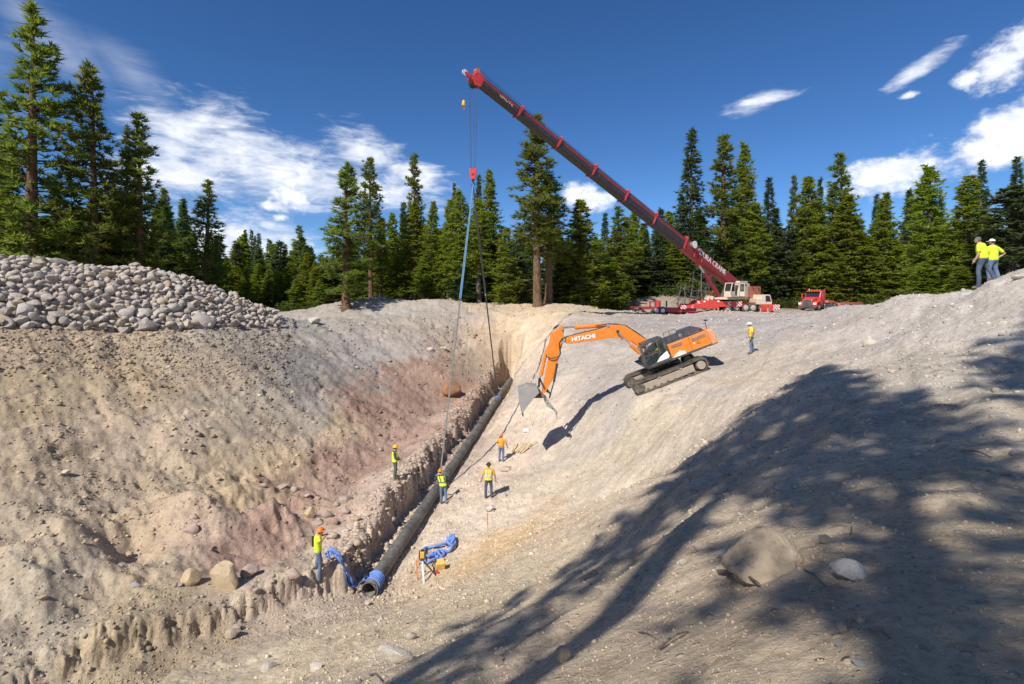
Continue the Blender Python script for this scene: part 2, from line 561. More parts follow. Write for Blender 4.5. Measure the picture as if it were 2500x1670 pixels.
def H(x, y, detail=True):
    x = np.asarray(x, dtype=np.float64); y = np.asarray(y, dtype=np.float64)
    h = base_h(x, y)
    for mx_, my_, hh, ra, rb, rot in MOUNDS:
        dx, dy = x - mx_, y - my_
        c, s = math.cos(rot), math.sin(rot)
        u, v = (dx * c + dy * s) / ra, (-dx * s + dy * c) / rb
        h = h + hh * np.exp(-(u * u + v * v) * 1.2)
    h = h + pile_u(x, y)[1]
    r = np.hypot(x, y)
    near = sstep(2.0, 16.0, r)
    far = 1 - sstep(80, 130, r)
    s, dist, al, fz, hw = trench(x, y)
    left = sstep(0.5, 5.0, s) * sstep(150, 60, r)
    # rough dug soil: broad swells, rills that run down to the trench, clods
    n = fbm(x / 5.5, y / 5.5, 3, 3) * (0.05 + 0.30 * near)
    u, v = x * 0.78 - y * 0.62, x * 0.62 + y * 0.78
    rill = fbm(u / 5.0, v / 1.1, 3, 21)
    n = n + rill * left * 0.20
    a, b = x * 0.60 + y * 0.80, -x * 0.80 + y * 0.60
    rut = fbm(a / 4.2 + 9, b / 0.75, 3, 33)
    rut = rut * 0.8 + 0.22 * fbm(a / 3.0, b / 0.34 + 4, 3, 35)
    n = n + rut * (1 - left) * (0.08 + 0.09 * near)
    cl = fbm(x / 1.1, y / 1.1, 3, 41)
    n = n + np.maximum(cl, 0) ** 1.5 * (0.09 + 0.17 * left) * (0.35 + 0.65 * near)
    if detail:
        c2 = fbm(x / 0.36, y / 0.36, 3, 57, 0.6)
        n = n + c2 * (0.030 + 0.040 * left + 0.030 * near) * (0.5 + 0.5 * near)
        pit = fbm(x / 0.8 + 5, y / 0.8, 2, 77)
        n = n - np.maximum(pit - 0.46, 0) * left * 0.8
    sc_ = np.exp(-(((x + 10.6) / 4.2) ** 2 + ((y - 23.0) / 3.2) ** 2))      # broken red scarp above the pit boulders
    rg = 1 - 2 * np.abs(fbm(u / 2.6, v / 1.5, 4, 61, 0.6))
    n = n + sc_ * (0.55 * fbm(x / 1.5, y / 1.5, 4, 63, 0.62) + 0.35 * (rg - 0.5))
    lb = np.exp(-(((x + 12.5) / 4.0) ** 2 + ((y - 15.5) / 2.4) ** 2))       # eroded ledges at the lower left
    n = n + lb * (0.45 * fbm(x / 1.8, y / 1.2, 4, 67, 0.6))
    n = n * (0.25 + 0.75 * far)
    # packed bench along the trench and the road in front of the pile are smoother
    bench = np.exp(-((s - 2.3) / 1.6) ** 2) * sstep(62, 50, r)
    n = n * (1 - 0.72 * bench)
    h = h + n
    lip = fz + 1.38 + 0.42 * fbm(al / 1.9, s * 0.5, 4, 111, 0.6) - 0.45 * sstep(34, 41, al) - 0.16 * np.abs(s - 1.7) ** 1.4
    k_ = np.where(s > 0, 1, 0) * sstep(58, 50, r) * sstep(6.0, 2.5, s) * sstep(46, 41, al)
    h = h + np.maximum(lip - h, 0) * k_
    # level bench the excavator has cut for its tracks
    bx, by = np.clip((np.abs(x - 9.2) - 2.1) / 0.9, 0, 1), np.clip(np.maximum(28.95 - y, y - 32.1) / 0.9, 0, 1)
    bw = np.clip(1 - np.hypot(bx, by), 0, 1)
    bw = bw * bw * (3 - 2 * bw)
    h = h * (1 - bw) + bw * (-5.63 + 0.365 * (x - 7.48) + 0.05 * fbm(x / 0.5, y / 0.5, 3, 121))
    # trench: crumbling left wall, lower right wall
    fl = fbm(al / 0.75, s * 0.5 + 3, 3, 91, 0.6)
    fl2 = vnoise(al / 2.6, s * 0 + 0.5, 95)
    tail = sstep(40, 44, al)
    brk = np.clip(0.5 + 0.9 * fbm(al / 1.5 + 20, s * 0 + 4, 3, 97, 0.6), 0, 1)
    sw = s + fl * (0.15 - 0.12 * tail) + fl2 * (0.30 + 0.25 * tail) + 0.34 * fbm(x / 0.62, y / 0.62, 4, 99, 0.66) + tail * 0.75 * fbm(x / 1.9, y / 1.9, 4, 107, 0.6)
    lt = sstep(hw, hw + 0.40 + 0.95 * brk * (0.6 + 0.9 * tail) + 0.7 * tail, sw)
    rt = sstep(hw - 0.05, hw + 0.75, -(s + fl * 0.12))
    k = np.where(s > 0, lt, rt)
    led = 0.5 + 0.5 * np.clip(fbm(x / 1.3, y / 1.3, 2, 105) * 2, -1, 1)
    k = k - 0.10 * led * np.sin(k * 2 * math.pi)
    k = np.clip(k + (k * (1 - k)) * 2.0 * fbm(x / 0.30, y / 0.30, 3, 103, 0.65), 0, 1)
    floor = fz + 0.06 * fbm(x / 0.7, y / 0.7, 3, 101)
    h = np.where(dist < hw + 2.5, np.minimum(h, floor + (np.maximum(h, floor) - floor) * k), h)
    return h


def R3(px, py, d):
    """point seen at photo pixel (px, py) at distance d"""
    return np.array([(px - CX) / F * d, d, -(py - YH) / F * d])


_RAYD = np.geomspace(1.2, 160, 2600)


def G(px, py):
    """ground point seen at photo pixel"""
    x = (px - CX) / F * _RAYD
    z = -(py - YH) / F * _RAYD
    hh = H(x, _RAYD, False)
    below = np.nonzero(z <= hh)[0]
    i = below[0] if len(below) else len(_RAYD) - 1
    d = _RAYD[i]
    xx = (px - CX) / F * d
    return np.array([xx, d, float(H(np.array([xx]), np.array([d]))[0])])


def gz(x, y):
    return float(H(np.array([float(x)]), np.array([float(y)]))[0])


# ------------------------------------------------------------------ soil colours by place: (px, py, distance or None, srgb)
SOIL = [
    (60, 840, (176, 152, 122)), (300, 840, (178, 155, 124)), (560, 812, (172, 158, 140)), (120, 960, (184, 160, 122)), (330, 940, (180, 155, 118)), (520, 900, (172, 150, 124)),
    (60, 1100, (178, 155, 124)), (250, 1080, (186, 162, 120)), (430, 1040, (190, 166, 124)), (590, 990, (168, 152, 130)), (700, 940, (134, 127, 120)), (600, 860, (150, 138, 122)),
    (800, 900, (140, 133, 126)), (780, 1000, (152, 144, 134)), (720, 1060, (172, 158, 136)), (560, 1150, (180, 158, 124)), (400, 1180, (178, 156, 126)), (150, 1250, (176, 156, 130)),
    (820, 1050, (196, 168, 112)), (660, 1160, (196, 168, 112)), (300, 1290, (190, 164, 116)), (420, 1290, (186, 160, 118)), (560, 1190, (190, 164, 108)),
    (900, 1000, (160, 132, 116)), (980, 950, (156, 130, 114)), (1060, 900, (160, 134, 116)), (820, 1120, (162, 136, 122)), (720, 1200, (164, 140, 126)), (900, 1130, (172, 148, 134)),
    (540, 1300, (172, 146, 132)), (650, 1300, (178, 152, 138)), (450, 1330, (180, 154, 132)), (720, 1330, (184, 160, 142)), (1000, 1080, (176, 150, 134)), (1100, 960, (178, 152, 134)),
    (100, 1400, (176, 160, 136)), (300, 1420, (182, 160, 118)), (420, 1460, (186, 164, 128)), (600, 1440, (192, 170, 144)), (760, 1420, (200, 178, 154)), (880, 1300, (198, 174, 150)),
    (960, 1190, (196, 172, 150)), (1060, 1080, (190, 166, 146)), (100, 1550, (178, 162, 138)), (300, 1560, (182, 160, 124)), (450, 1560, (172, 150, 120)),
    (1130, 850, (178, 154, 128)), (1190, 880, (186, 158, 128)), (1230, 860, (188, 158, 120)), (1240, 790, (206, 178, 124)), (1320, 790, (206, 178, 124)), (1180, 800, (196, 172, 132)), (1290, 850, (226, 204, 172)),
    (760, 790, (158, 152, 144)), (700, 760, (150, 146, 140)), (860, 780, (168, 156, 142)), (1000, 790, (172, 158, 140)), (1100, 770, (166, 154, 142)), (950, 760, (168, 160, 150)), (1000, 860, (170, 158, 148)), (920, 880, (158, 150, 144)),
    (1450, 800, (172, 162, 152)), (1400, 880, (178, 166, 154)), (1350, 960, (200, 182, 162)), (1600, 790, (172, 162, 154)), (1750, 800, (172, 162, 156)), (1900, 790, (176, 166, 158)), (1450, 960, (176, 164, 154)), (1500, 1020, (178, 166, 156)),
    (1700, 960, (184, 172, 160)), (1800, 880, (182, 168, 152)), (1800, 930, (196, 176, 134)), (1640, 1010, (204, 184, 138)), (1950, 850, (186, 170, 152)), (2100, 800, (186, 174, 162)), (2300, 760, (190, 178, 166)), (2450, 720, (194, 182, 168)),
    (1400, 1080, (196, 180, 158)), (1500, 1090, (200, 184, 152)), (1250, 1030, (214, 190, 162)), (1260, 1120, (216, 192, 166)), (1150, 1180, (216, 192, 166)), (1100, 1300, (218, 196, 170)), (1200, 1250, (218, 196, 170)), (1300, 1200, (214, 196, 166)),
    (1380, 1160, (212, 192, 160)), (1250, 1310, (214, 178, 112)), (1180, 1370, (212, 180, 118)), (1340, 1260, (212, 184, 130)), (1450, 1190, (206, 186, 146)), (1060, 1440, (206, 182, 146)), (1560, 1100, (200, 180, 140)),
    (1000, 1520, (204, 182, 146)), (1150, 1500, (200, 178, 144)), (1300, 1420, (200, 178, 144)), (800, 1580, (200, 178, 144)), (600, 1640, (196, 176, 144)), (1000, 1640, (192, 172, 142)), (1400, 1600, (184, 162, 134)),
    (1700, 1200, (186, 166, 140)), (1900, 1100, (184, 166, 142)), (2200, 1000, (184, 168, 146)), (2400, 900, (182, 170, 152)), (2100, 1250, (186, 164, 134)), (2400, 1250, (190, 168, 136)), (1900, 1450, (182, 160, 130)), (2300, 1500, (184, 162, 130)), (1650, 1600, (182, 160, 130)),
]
_sp, _sc = [], []
for px, py, c in SOIL:
    g = G(px, py)
    r_, g2, b2 = c
    if r_ - g2 >= 24 and g2 - b2 <= 18:
        c = (r_ - 4, g2 - 13, b2 - 18)
    elif g2 - b2 >= 40:
        c = (r_, g2, b2 + 14)
    _sp.append(g[:2]); _sc.append(lin(*c))
_sp, _sc = np.array(_sp), np.array(_sc)
SOIL_GAIN = 0.90


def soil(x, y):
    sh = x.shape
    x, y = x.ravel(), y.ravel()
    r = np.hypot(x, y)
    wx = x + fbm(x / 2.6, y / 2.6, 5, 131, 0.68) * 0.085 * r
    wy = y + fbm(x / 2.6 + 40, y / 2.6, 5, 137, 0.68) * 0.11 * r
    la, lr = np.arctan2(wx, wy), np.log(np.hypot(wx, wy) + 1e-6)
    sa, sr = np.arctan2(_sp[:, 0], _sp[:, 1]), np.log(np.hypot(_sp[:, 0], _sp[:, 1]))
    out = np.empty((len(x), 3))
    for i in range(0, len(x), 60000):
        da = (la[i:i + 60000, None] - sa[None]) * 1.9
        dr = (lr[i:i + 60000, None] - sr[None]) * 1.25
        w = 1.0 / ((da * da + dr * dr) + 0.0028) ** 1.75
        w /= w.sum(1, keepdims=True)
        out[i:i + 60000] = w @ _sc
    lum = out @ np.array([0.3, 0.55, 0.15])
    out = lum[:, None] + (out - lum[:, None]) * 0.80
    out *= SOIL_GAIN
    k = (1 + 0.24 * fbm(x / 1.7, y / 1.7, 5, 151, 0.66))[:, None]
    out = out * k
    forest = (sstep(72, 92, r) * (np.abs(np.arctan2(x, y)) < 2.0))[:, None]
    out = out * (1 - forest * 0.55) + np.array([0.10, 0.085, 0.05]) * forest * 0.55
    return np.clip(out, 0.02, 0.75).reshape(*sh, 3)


# ------------------------------------------------------------------ ground sheet: fan of rings about the viewpoint, finer where it is seen
_fine = np.linspace(-R(50), R(50), 1000)
_rest = np.linspace(R(50), 2 * math.pi - R(50), 74)[1:-1]
ANG = np.r_[_fine, _rest]
RAD = np.r_[np.geomspace(0.8, 2.0, 30)[:-1], np.geomspace(2.0, 75, 620)[:-1], np.geomspace(75, 170, 36), 230, 340, 600, 1200, 2600]
AA, RR = np.meshgrid(ANG, RAD, indexing='ij')
XX, YY = np.sin(AA) * RR, np.cos(AA) * RR
ZZ = H(XX, YY)
ZZ = np.where(RR > 150, -2.2, ZZ)
nA, nR = XX.shape
idx = np.arange(nA * nR).reshape(nA, nR)
i0, i1 = idx[:, :-1], np.roll(idx, -1, axis=0)[:, :-1]
j0, j1 = idx[:, 1:], np.roll(idx, -1, axis=0)[:, 1:]
quads = np.stack([i0, j0, j1, i1], -1).reshape(-1, 4)
gverts = np.stack([XX, YY, ZZ], -1).reshape(-1, 3)
gme = np_mesh('ground', gverts, quads, True)
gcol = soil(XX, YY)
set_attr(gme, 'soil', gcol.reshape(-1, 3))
ground = bpy.data.objects.new('ground', gme)
COL.objects.link(ground)
tag(ground, 'dug sandy ground of the pit, its slopes and trench', kind='structure')
# the disc under the viewer's feet
c0 = len(ANG)
ring = [(math.sin(a) * 0.8, math.cos(a) * 0.8, float(z)) for a, z in zip(ANG[::6], ZZ[::6, 0])]
cap = mesh_obj('ground', [(0, 0, float(ZZ[:, 0].mean()))] + ring, [(0, (i + 1) % len(ring) + 1, i + 1) for i in range(len(ring))], None, None, True)
tag(cap, kind='structure')
set_attr(cap.data, 'soil', np.tile(gcol.reshape(nA, nR, 3)[0, 0], (len(cap.data.vertices), 1)))

soilm = bpy.data.materials.new('soil')
soilm.use_nodes = True
t = NT(soilm.node_tree)
bs = t.n['Principled BSDF']
at = t.n.new('ShaderNodeAttribute'); at.attribute_name = 'soil'
geo = t.n.new('ShaderNodeNewGeometry')
pos = geo.outputs['Position']
n_f = t.noise(pos, 9.0, 8, 0.68)
n_m = t.noise(pos, 1.6, 7, 0.62)
n_g = t.noise(pos, 38.0, 4, 0.6)
vor = t.n.new('ShaderNodeTexVoronoi'); vor.inputs['Scale'].default_value = 7.0; t.link(pos, vor.inputs['Vector'])
vor2 = t.n.new('ShaderNodeTexVoronoi'); vor2.inputs['Scale'].default_value = 19.0; t.link(pos, vor2.inputs['Vector'])
peb = t.map(vor.outputs['Distance'], 0.10, 0.26, 1, 0, True)
peb = t.m('MULTIPLY', peb, t.map(t.noise(pos, 2.3, 3, 0.5), 0.50, 0.62, 0, 1, True))
peb2 = t.map(vor2.outputs['Distance'], 0.12, 0.30, 1, 0, True)
peb2 = t.m('MULTIPLY', peb2, t.map(t.noise(pos, 5.0, 3, 0.5), 0.48, 0.6, 0, 1, True))
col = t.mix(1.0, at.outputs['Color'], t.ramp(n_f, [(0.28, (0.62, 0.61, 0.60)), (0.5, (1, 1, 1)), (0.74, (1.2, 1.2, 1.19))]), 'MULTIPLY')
col = t.mix(1.0, col, t.ramp(n_m, [(0.3, (0.84, 0.82, 0.80)), (0.55, (1.02, 1.02, 1.02)), (0.75, (1.1, 1.1, 1.1))]), 'MULTIPLY')
col = t.mix(t.m('MULTIPLY', peb, 0.35), col, t.mix(1.0, at.outputs['Color'], (1.25, 1.27, 1.32), 'MULTIPLY'))
col = t.mix(t.m('MULTIPLY', peb2, 0.30), col, t.mix(1.0, at.outputs['Color'], (0.72, 0.72, 0.74), 'MULTIPLY'))
t.link(col, bs.inputs['Base Color'])
bs.inputs['Roughness'].default_value = 0.96
bs.inputs['Specular IOR Level'].default_value = 0.12
hgt = t.m('ADD', t.m('MULTIPLY', n_f, 0.050), t.m('MULTIPLY', n_m, 0.12))
hgt = t.m('ADD', hgt, t.m('MULTIPLY', n_g, 0.004))
hgt = t.m('ADD', hgt, t.m('MULTIPLY', peb, 0.035))
hgt = t.m('ADD', hgt, t.m('MULTIPLY', peb2, 0.014))
bp = t.n.new('ShaderNodeBump'); bp.inputs['Strength'].default_value = 0.85; bp.inputs['Distance'].default_value = 1.0
t.link(hgt, bp.inputs['Height']); t.link(bp.outputs[0], bs.inputs['Normal'])
gme.materials.append(soilm)
cap.data.materials.append(soilm)
# ------------------------------------------------------------------ conifers
def leaf_mat(name, c1, c2, c3):
    m = bpy.data.materials.new(name)
    m.use_nodes = True
    t = NT(m.node_tree)
    t.n.clear()
    at = t.n.new('ShaderNodeAttribute'); at.attribute_name = 'tone'
    sp = t.n.new('ShaderNodeSeparateColor'); t.link(at.outputs['Color'], sp.inputs[0])
    oi = t.n.new('ShaderNodeObjectInfo')
    col = t.mix(sp.outputs[0], c1, c2)
    col = t.mix(t.map(sp.outputs[1], 0.55, 1.0), col, c3)
    hs = t.n.new('ShaderNodeHueSaturation')
    t.put(hs.inputs['Hue'], t.map(oi.outputs['Random'], 0, 1, 0.485, 0.515))
    t.put(hs.inputs['Value'], t.map(oi.outputs['Random'], 0, 1, 0.85, 1.2))
    t.link(col, hs.inputs['Color'])
    d = t.n.new('ShaderNodeBsdfDiffuse'); t.link(hs.outputs[0], d.inputs[0])
    tr = t.n.new('ShaderNodeBsdfTranslucent')
    t.link(t.mix(1.0, hs.outputs[0], (1.25, 1.3, 0.5), 'MULTIPLY'), tr.inputs[0])
    mx = t.n.new('ShaderNodeMixShader'); mx.inputs[0].default_value = 0.50
    t.link(d.outputs[0], mx.inputs[1]); t.link(tr.outputs[0], mx.inputs[2])
    o = t.n.new('ShaderNodeOutputMaterial'); t.link(mx.outputs[0], o.inputs[0])
    return m


LEAF = {
    'pine': leaf_mat('pine_needles', (0.095, 0.140, 0.034), (0.215, 0.255, 0.062), (0.27, 0.28, 0.085)),
    'fir': leaf_mat('fir_needles', (0.058, 0.100, 0.048), (0.120, 0.170, 0.078), (0.16, 0.205, 0.10)),
    'cedar': leaf_mat('cedar_sprays', (0.135, 0.185, 0.028), (0.28, 0.33, 0.050), (0.33, 0.34, 0.075)),
    'broad': leaf_mat('broad_leaves', (0.065, 0.088, 0.046), (0.125, 0.15, 0.08), (0.17, 0.19, 0.12)),
    'brush': leaf_mat('brush_leaves', (0.050, 0.075, 0.020), (0.11, 0.14, 0.035), (0.15, 0.16, 0.06)),
}


def bark_mat(name, a, b):
    m = bpy.data.materials.new(name)
    m.use_nodes = True
    t = NT(m.node_tree)
    bs = t.n['Principled BSDF']
    tcn = t.n.new('ShaderNodeTexCoord')
    mp = t.n.new('ShaderNodeMapping'); mp.inputs['Scale'].default_value = (5, 5, 0.9)
    t.link(tcn.outputs['Object'], mp.inputs[0])
    n = t.noise(mp.outputs[0], 1.6, 6, 0.65)
    t.link(t.mix(t.map(n, 0.35, 0.7), a, b), bs.inputs['Base Color'])
    bs.inputs['Roughness'].default_value = 0.95
    bs.inputs['Specular IOR Level'].default_value = 0.1
    bm_ = t.n.new('ShaderNodeBump'); bm_.inputs['Strength'].default_value = 0.8; bm_.inputs['Distance'].default_value = 0.08
    t.link(n, bm_.inputs['Height']); t.link(bm_.outputs[0], bs.inputs['Normal'])
    return m


BARK = {'pine': bark_mat('pine_bark', (0.085, 0.050, 0.030), (0.24, 0.145, 0.085)),
        'grey': bark_mat('grey_bark', (0.085, 0.070, 0.055), (0.24, 0.20, 0.165)),
        'dead': bark_mat('dead_wood', (0.10, 0.09, 0.075), (0.22, 0.20, 0.17))}


def sprays(cen, dirs, L, Wd, rs, k, spread, tone, droop=0.0):
    """k thin leaf triangles round each centre, leaning along dirs; returns verts, tris, tone colours"""
    n = len(cen)
    c = np.repeat(cen, k, 0); d0 = np.repeat(dirs, k, 0)
    rnd = rs.normal(size=(n * k, 3))
    d = d0 + rnd * spread
    d[:, 2] -= droop
    d /= np.linalg.norm(d, axis=1, keepdims=True)
    s = np.cross(d, rs.normal(size=(n * k, 3)))
    s /= np.linalg.norm(s, axis=1, keepdims=True) + 1e-9
    Lr = np.repeat(np.broadcast_to(L, (n,)), k)[:, None] * rs.uniform(0.6, 1.25, (n * k, 1))
    Wr = np.repeat(np.broadcast_to(Wd, (n,)), k)[:, None] * rs.uniform(0.7, 1.3, (n * k, 1))
    st = c + d * Lr * rs.uniform(-0.15, 0.25, (n * k, 1))
    a = st - s * Wr * 0.5
    b = st + s * Wr * 0.5
    tip = st + d * Lr
    v = np.stack([a, b, tip], 1).reshape(-1, 3)
    tn = np.repeat(np.clip(np.repeat(tone, k) + rs.uniform(-0.2, 0.2, n * k), 0, 1), 3)
    hi = np.repeat(rs.uniform(0, 1, n * k), 3)
    return v, np.stack([tn, hi, hi], 1)


def cone_limbs(P0, P1, r0, r1, sides=3):
    """tapered limbs as open prisms"""
    n = len(P0)
    d = P1 - P0
    d /= np.linalg.norm(d, axis=1, keepdims=True) + 1e-9
    up = np.where(np.abs(d[:, 2:3]) > 0.9, np.array([[1.0, 0, 0]]), np.array([[0, 0, 1.0]]))
    s = np.cross(d, up); s /= np.linalg.norm(s, axis=1, keepdims=True)
    w = np.cross(d, s)
    vs = []
    for P, r in ((P0, r0), (P1, r1)):
        for k in range(sides):
            a = 2 * math.pi * k / sides
            vs.append(P + (s * math.cos(a) + w * math.sin(a)) * np.broadcast_to(r, (n,))[:, None])
    V = np.stack(vs, 1).reshape(-1, 3)
    base = (np.arange(n) * 2 * sides)[:, None, None]
    q = np.array([[k, (k + 1) % sides, sides + (k + 1) % sides, sides + k] for k in range(sides)])
    return V, (base + q[None]).reshape(-1, 4)


NOM_H, NOM_R = 30.0, 4.0


def make_conifer(kind, seed, cb=0.12, dens=1.0, ragged=0.3):
    rs = np.random.RandomState(seed)
    h, Rm = NOM_H, NOM_R
    z0 = h * cb
    spec = {'pine': (36, 5, 9), 'fir': (54, 7, 8), 'cedar': (50, 8, 8), 'broad': (26, 8, 8)}[kind]
    nw, nb, nt = spec
    B0, B1, cen, dr, tone, LL = [], [], [], [], [], []
    wood0, wood1, wr = [], [], []
    side_gap = rs.uniform(0, 6.28)
    for w in range(nw):
        t = (w + rs.uniform(-0.3, 0.3)) / nw
        t = min(max(t, 0), 0.985)
        z = z0 + (h - z0) * t
        if kind == 'pine':
            prof = (1 - t) ** 0.72 * min(1, 0.55 + 2.2 * t) + 0.05
        elif kind == 'fir':
            prof = (1 - t) ** 0.95 * min(1, 0.75 + 1.8 * t) + 0.02
        elif kind == 'cedar':
            prof = (1 - t) ** 0.66 * min(1, 0.62 + 2.2 * t) + 0.015
        else:
            prof = math.sqrt(max(0.02, 1 - (2 * t - 0.86) ** 2 / 1.35))
        clump = rs.uniform(0.75, 1.12)
        for b in range(nb):
            if rs.rand() > dens:
                continue
            a = rs.uniform(0, 2 * math.pi)
            z = min(h * 0.985, max(z0 * 0.9, z0 + (h - z0) * t + rs.normal(0, 0.85) * (h - z0) / nw))
            clump = 0.92 + 0.34 * float(vnoise(np.array([a * 1.1 + seed]), np.array([z * 0.33]), seed)[0])
            L = Rm * prof * (1 - ragged * rs.rand()) * clump * (0.9 + 0.1 * math.cos(a - side_gap))
            if rs.rand() < 0.05:
                L *= 1.2
            up = {'pine': 0.25 + 0.75 * t - 0.35 * (1 - t), 'fir': -0.28 + 0.55 * t, 'cedar': 0.05 + 0.6 * t, 'broad': 0.5}[kind] + rs.normal(0, 0.12)
            d = np.array([math.cos(a), math.sin(a), up]); d /= np.linalg.norm(d)
            p0 = np.array([0, 0, z])
            p1 = p0 + d * L
            wood0.append(p0); wood1.append(p0 + d * L * 0.86); wr.append(0.03 + 0.018 * L)
            m = max(2, int(nt * L / Rm + 1.5))
            bt = np.clip(rs.normal(0.5, 0.25), 0, 1)
            for j in range(m):
                f = (0.30 if kind == 'pine' else 0.22) + (0.78 if kind != 'pine' else 0.70) * (j + rs.rand()) / m
                f = min(f, 1.0)
                sidev = np.array([-d[1], d[0], 0]) * rs.normal(0, 0.27) * L * (1.2 - f) + np.array([0, 0, rs.normal(0, 0.26)])
                if kind == 'fir':
                    sidev[2] -= 0.25 * f * f * L * 0.3
                cen.append(p0 + d * L * f + sidev)
                if kind == 'pine':
                    dr.append(d * 0.7 + np.array([0, 0, 0.55]))
                elif kind == 'fir':
                    dr.append(d * 0.95 + np.array([-d[1], d[0], 0]) * rs.choice([-0.8, 0.8]) + np.array([0, 0, -0.12]))
                elif kind == 'cedar':
                    dr.append(d * 0.55 + np.array([0, 0, 0.35]))
                else:
                    dr.append(d * 0.3)
                tone.append(bt)
                LL.append(1.0)
    cen, dr, tone = np.array(cen), np.array(dr), np.array(tone)
    if kind == 'pine':
        v, tn = sprays(cen, dr, 0.56, 0.125, rs, 16, 0.75, tone)
    elif kind == 'fir':
        v, tn = sprays(cen, dr, 0.62, 0.17, rs, 8, 0.50, tone, 0.05)
    elif kind == 'cedar':
        v, tn = sprays(cen, dr, 0.48, 0.18, rs, 9, 0.75, tone)
    else:
        v, tn = sprays(cen, dr, 0.42, 0.26, rs, 14, 1.0, tone)
    tr = np.arange(len(v)).reshape(-1, 3)
    cme = np_mesh('crown_' + kind, v, tr)
    set_attr(cme, 'tone', tn)
    cme.materials.append(LEAF[kind])
    # trunk with its limbs
    W0, W1, wr = np.array(wood0), np.array(wood1), np.array(wr)
    V1, Q1 = cone_limbs(W0, W1, wr, wr * 0.25)
    zs = np.r_[-1.2, 0.0, 0.6, np.linspace(2, h * 0.985, 11)]
    ln = rs.normal(0, 0.05, (len(zs), 2)).cumsum(0) * 0.5
    ln -= ln[1]
    rr = 0.42 * np.clip(1 - zs / h, 0.03, 1) ** 0.85
    rr[0], rr[1], rr[2] = 0.60, 0.56, 0.44
    n = 8
    V2 = []
    for (zz, (lx, ly), r_) in zip(zs, ln, rr):
        for k in range(n):
            a = 2 * math.pi * k / n
            V2.append((lx + r_ * math.cos(a), ly + r_ * math.sin(a), zz))
    Q2 = [(i * n + k, i * n + (k + 1) % n, (i + 1) * n + (k + 1) % n, (i + 1) * n + k) for i in range(len(zs) - 1) for k in range(n)]
    # dead twigs on the bare stem
    nd = int(10 + 40 * cb)
    zz = rs.uniform(h * 0.06, max(z0, h * 0.1) + 3, nd); aa = rs.uniform(0, 6.28, nd); ll = rs.uniform(0.5, 2.2, nd)
    D0 = np.stack([0 * zz, 0 * zz, zz], 1)
    D1 = D0 + np.stack([np.cos(aa) * ll, np.sin(aa) * ll, rs.uniform(-0.5, 0.2, nd)], 1)
    V3, Q3 = cone_limbs(D0, D1, np.full(nd, 0.045), np.full(nd, 0.012))
    V = np.concatenate([V1, np.array(V2), V3])
    Q = np.concatenate([Q1, np.array(Q2) + len(V1), Q3 + len(V1) + len(V2)])
    tme = np_mesh('trunk_' + kind, V, Q, True)
    tme.materials.append(BARK['pine'] if kind == 'pine' else BARK['grey'])
    return cme, tme


KINDS_ = {}
_sd = 10
for _k, _sets in {
    'pine': [(0.14, 0.95, 0.30), (0.20, 0.90, 0.40), (0.34, 0.92, 0.38), (0.30, 0.72, 0.5), (0.10, 1.0, 0.25), (0.48, 0.85, 0.4), (0.60, 0.72, 0.45), (0.38, 0.50, 0.5)],
    'fir': [(0.04, 1.0, 0.25), (0.08, 0.95, 0.35), (0.14, 0.85, 0.4), (0.05, 0.8, 0.5), (0.10, 1.0, 0.3)],
    'cedar': [(0.03, 1.0, 0.30), (0.06, 1.0, 0.34), (0.16, 0.95, 0.4), (0.24, 0.92, 0.4), (0.08, 0.85, 0.5), (0.12, 1.0, 0.3)],
    'broad': [(0.06, 1.0, 0.2)],
}.items():
    KINDS_[_k] = []
    for (cb, de, rg) in _sets:
        KINDS_[_k].append(make_conifer(_k, _sd, cb, de, rg))
        _sd += 7
_CAT = {'pine': 'pine_tree', 'fir': 'fir_tree', 'cedar': 'cedar_tree', 'broad': 'leafy_tree'}
_trs = random.Random(5)
TREE_XY = []


def tree_at(x, y, ztop, width_m, kind, var, label, group=None, lean=0.0, zb=None):
    zb = gz(x, y) - 0.1 if zb is None else zb
    hgt = max(3.0, ztop - zb)
    o = empty(_CAT[kind], (x, y, zb), label, 'tree', group)
    o.rotation_euler = (lean * 0.4 + _trs.gauss(0, 0.008), lean + _trs.gauss(0, 0.012), _trs.uniform(0, 6.28))
    vs_ = KINDS_[kind]
    if label.startswith(('dark conifer', 'mid height', 'young', 'dark shaded')):
        var = _trs.randrange(min(5, len(vs_)))
    cme, tme = vs_[var % len(vs_)]
    sr = width_m / 2 / NOM_R
    shz = hgt / NOM_H
    for nm, me in (('crown', cme), ('trunk', tme)):
        c = bpy.data.objects.new(nm, me)
        COL.objects.link(c)
        c.parent = o
        if nm == 'trunk':
            st = min(1.25, max(0.35, shz))
            c.scale = (max(sr, st * 0.9), max(sr, st * 0.9), shz)
        else:
            c.scale = (sr, sr, shz)
    TREE_XY.append((x, y))
    return o


K = 2500 / 2347.0


def tree(xb, top, w, d, kind, var, label, group=None, lean=0.0):
    """xb, top and w are measured on the photograph at 2347 px; d is the distance in metres"""
    if 1420 < xb < 2110:
        d = max(d, 85 + (d - 66) * 0.25)          # the machines stand in front of the forest edge
    p = R3(xb * K, top * K, d)
    return tree_at(p[0], d, p[2], w * 1.85 * K / F * d, kind, var, label, group, lean)


T = tree
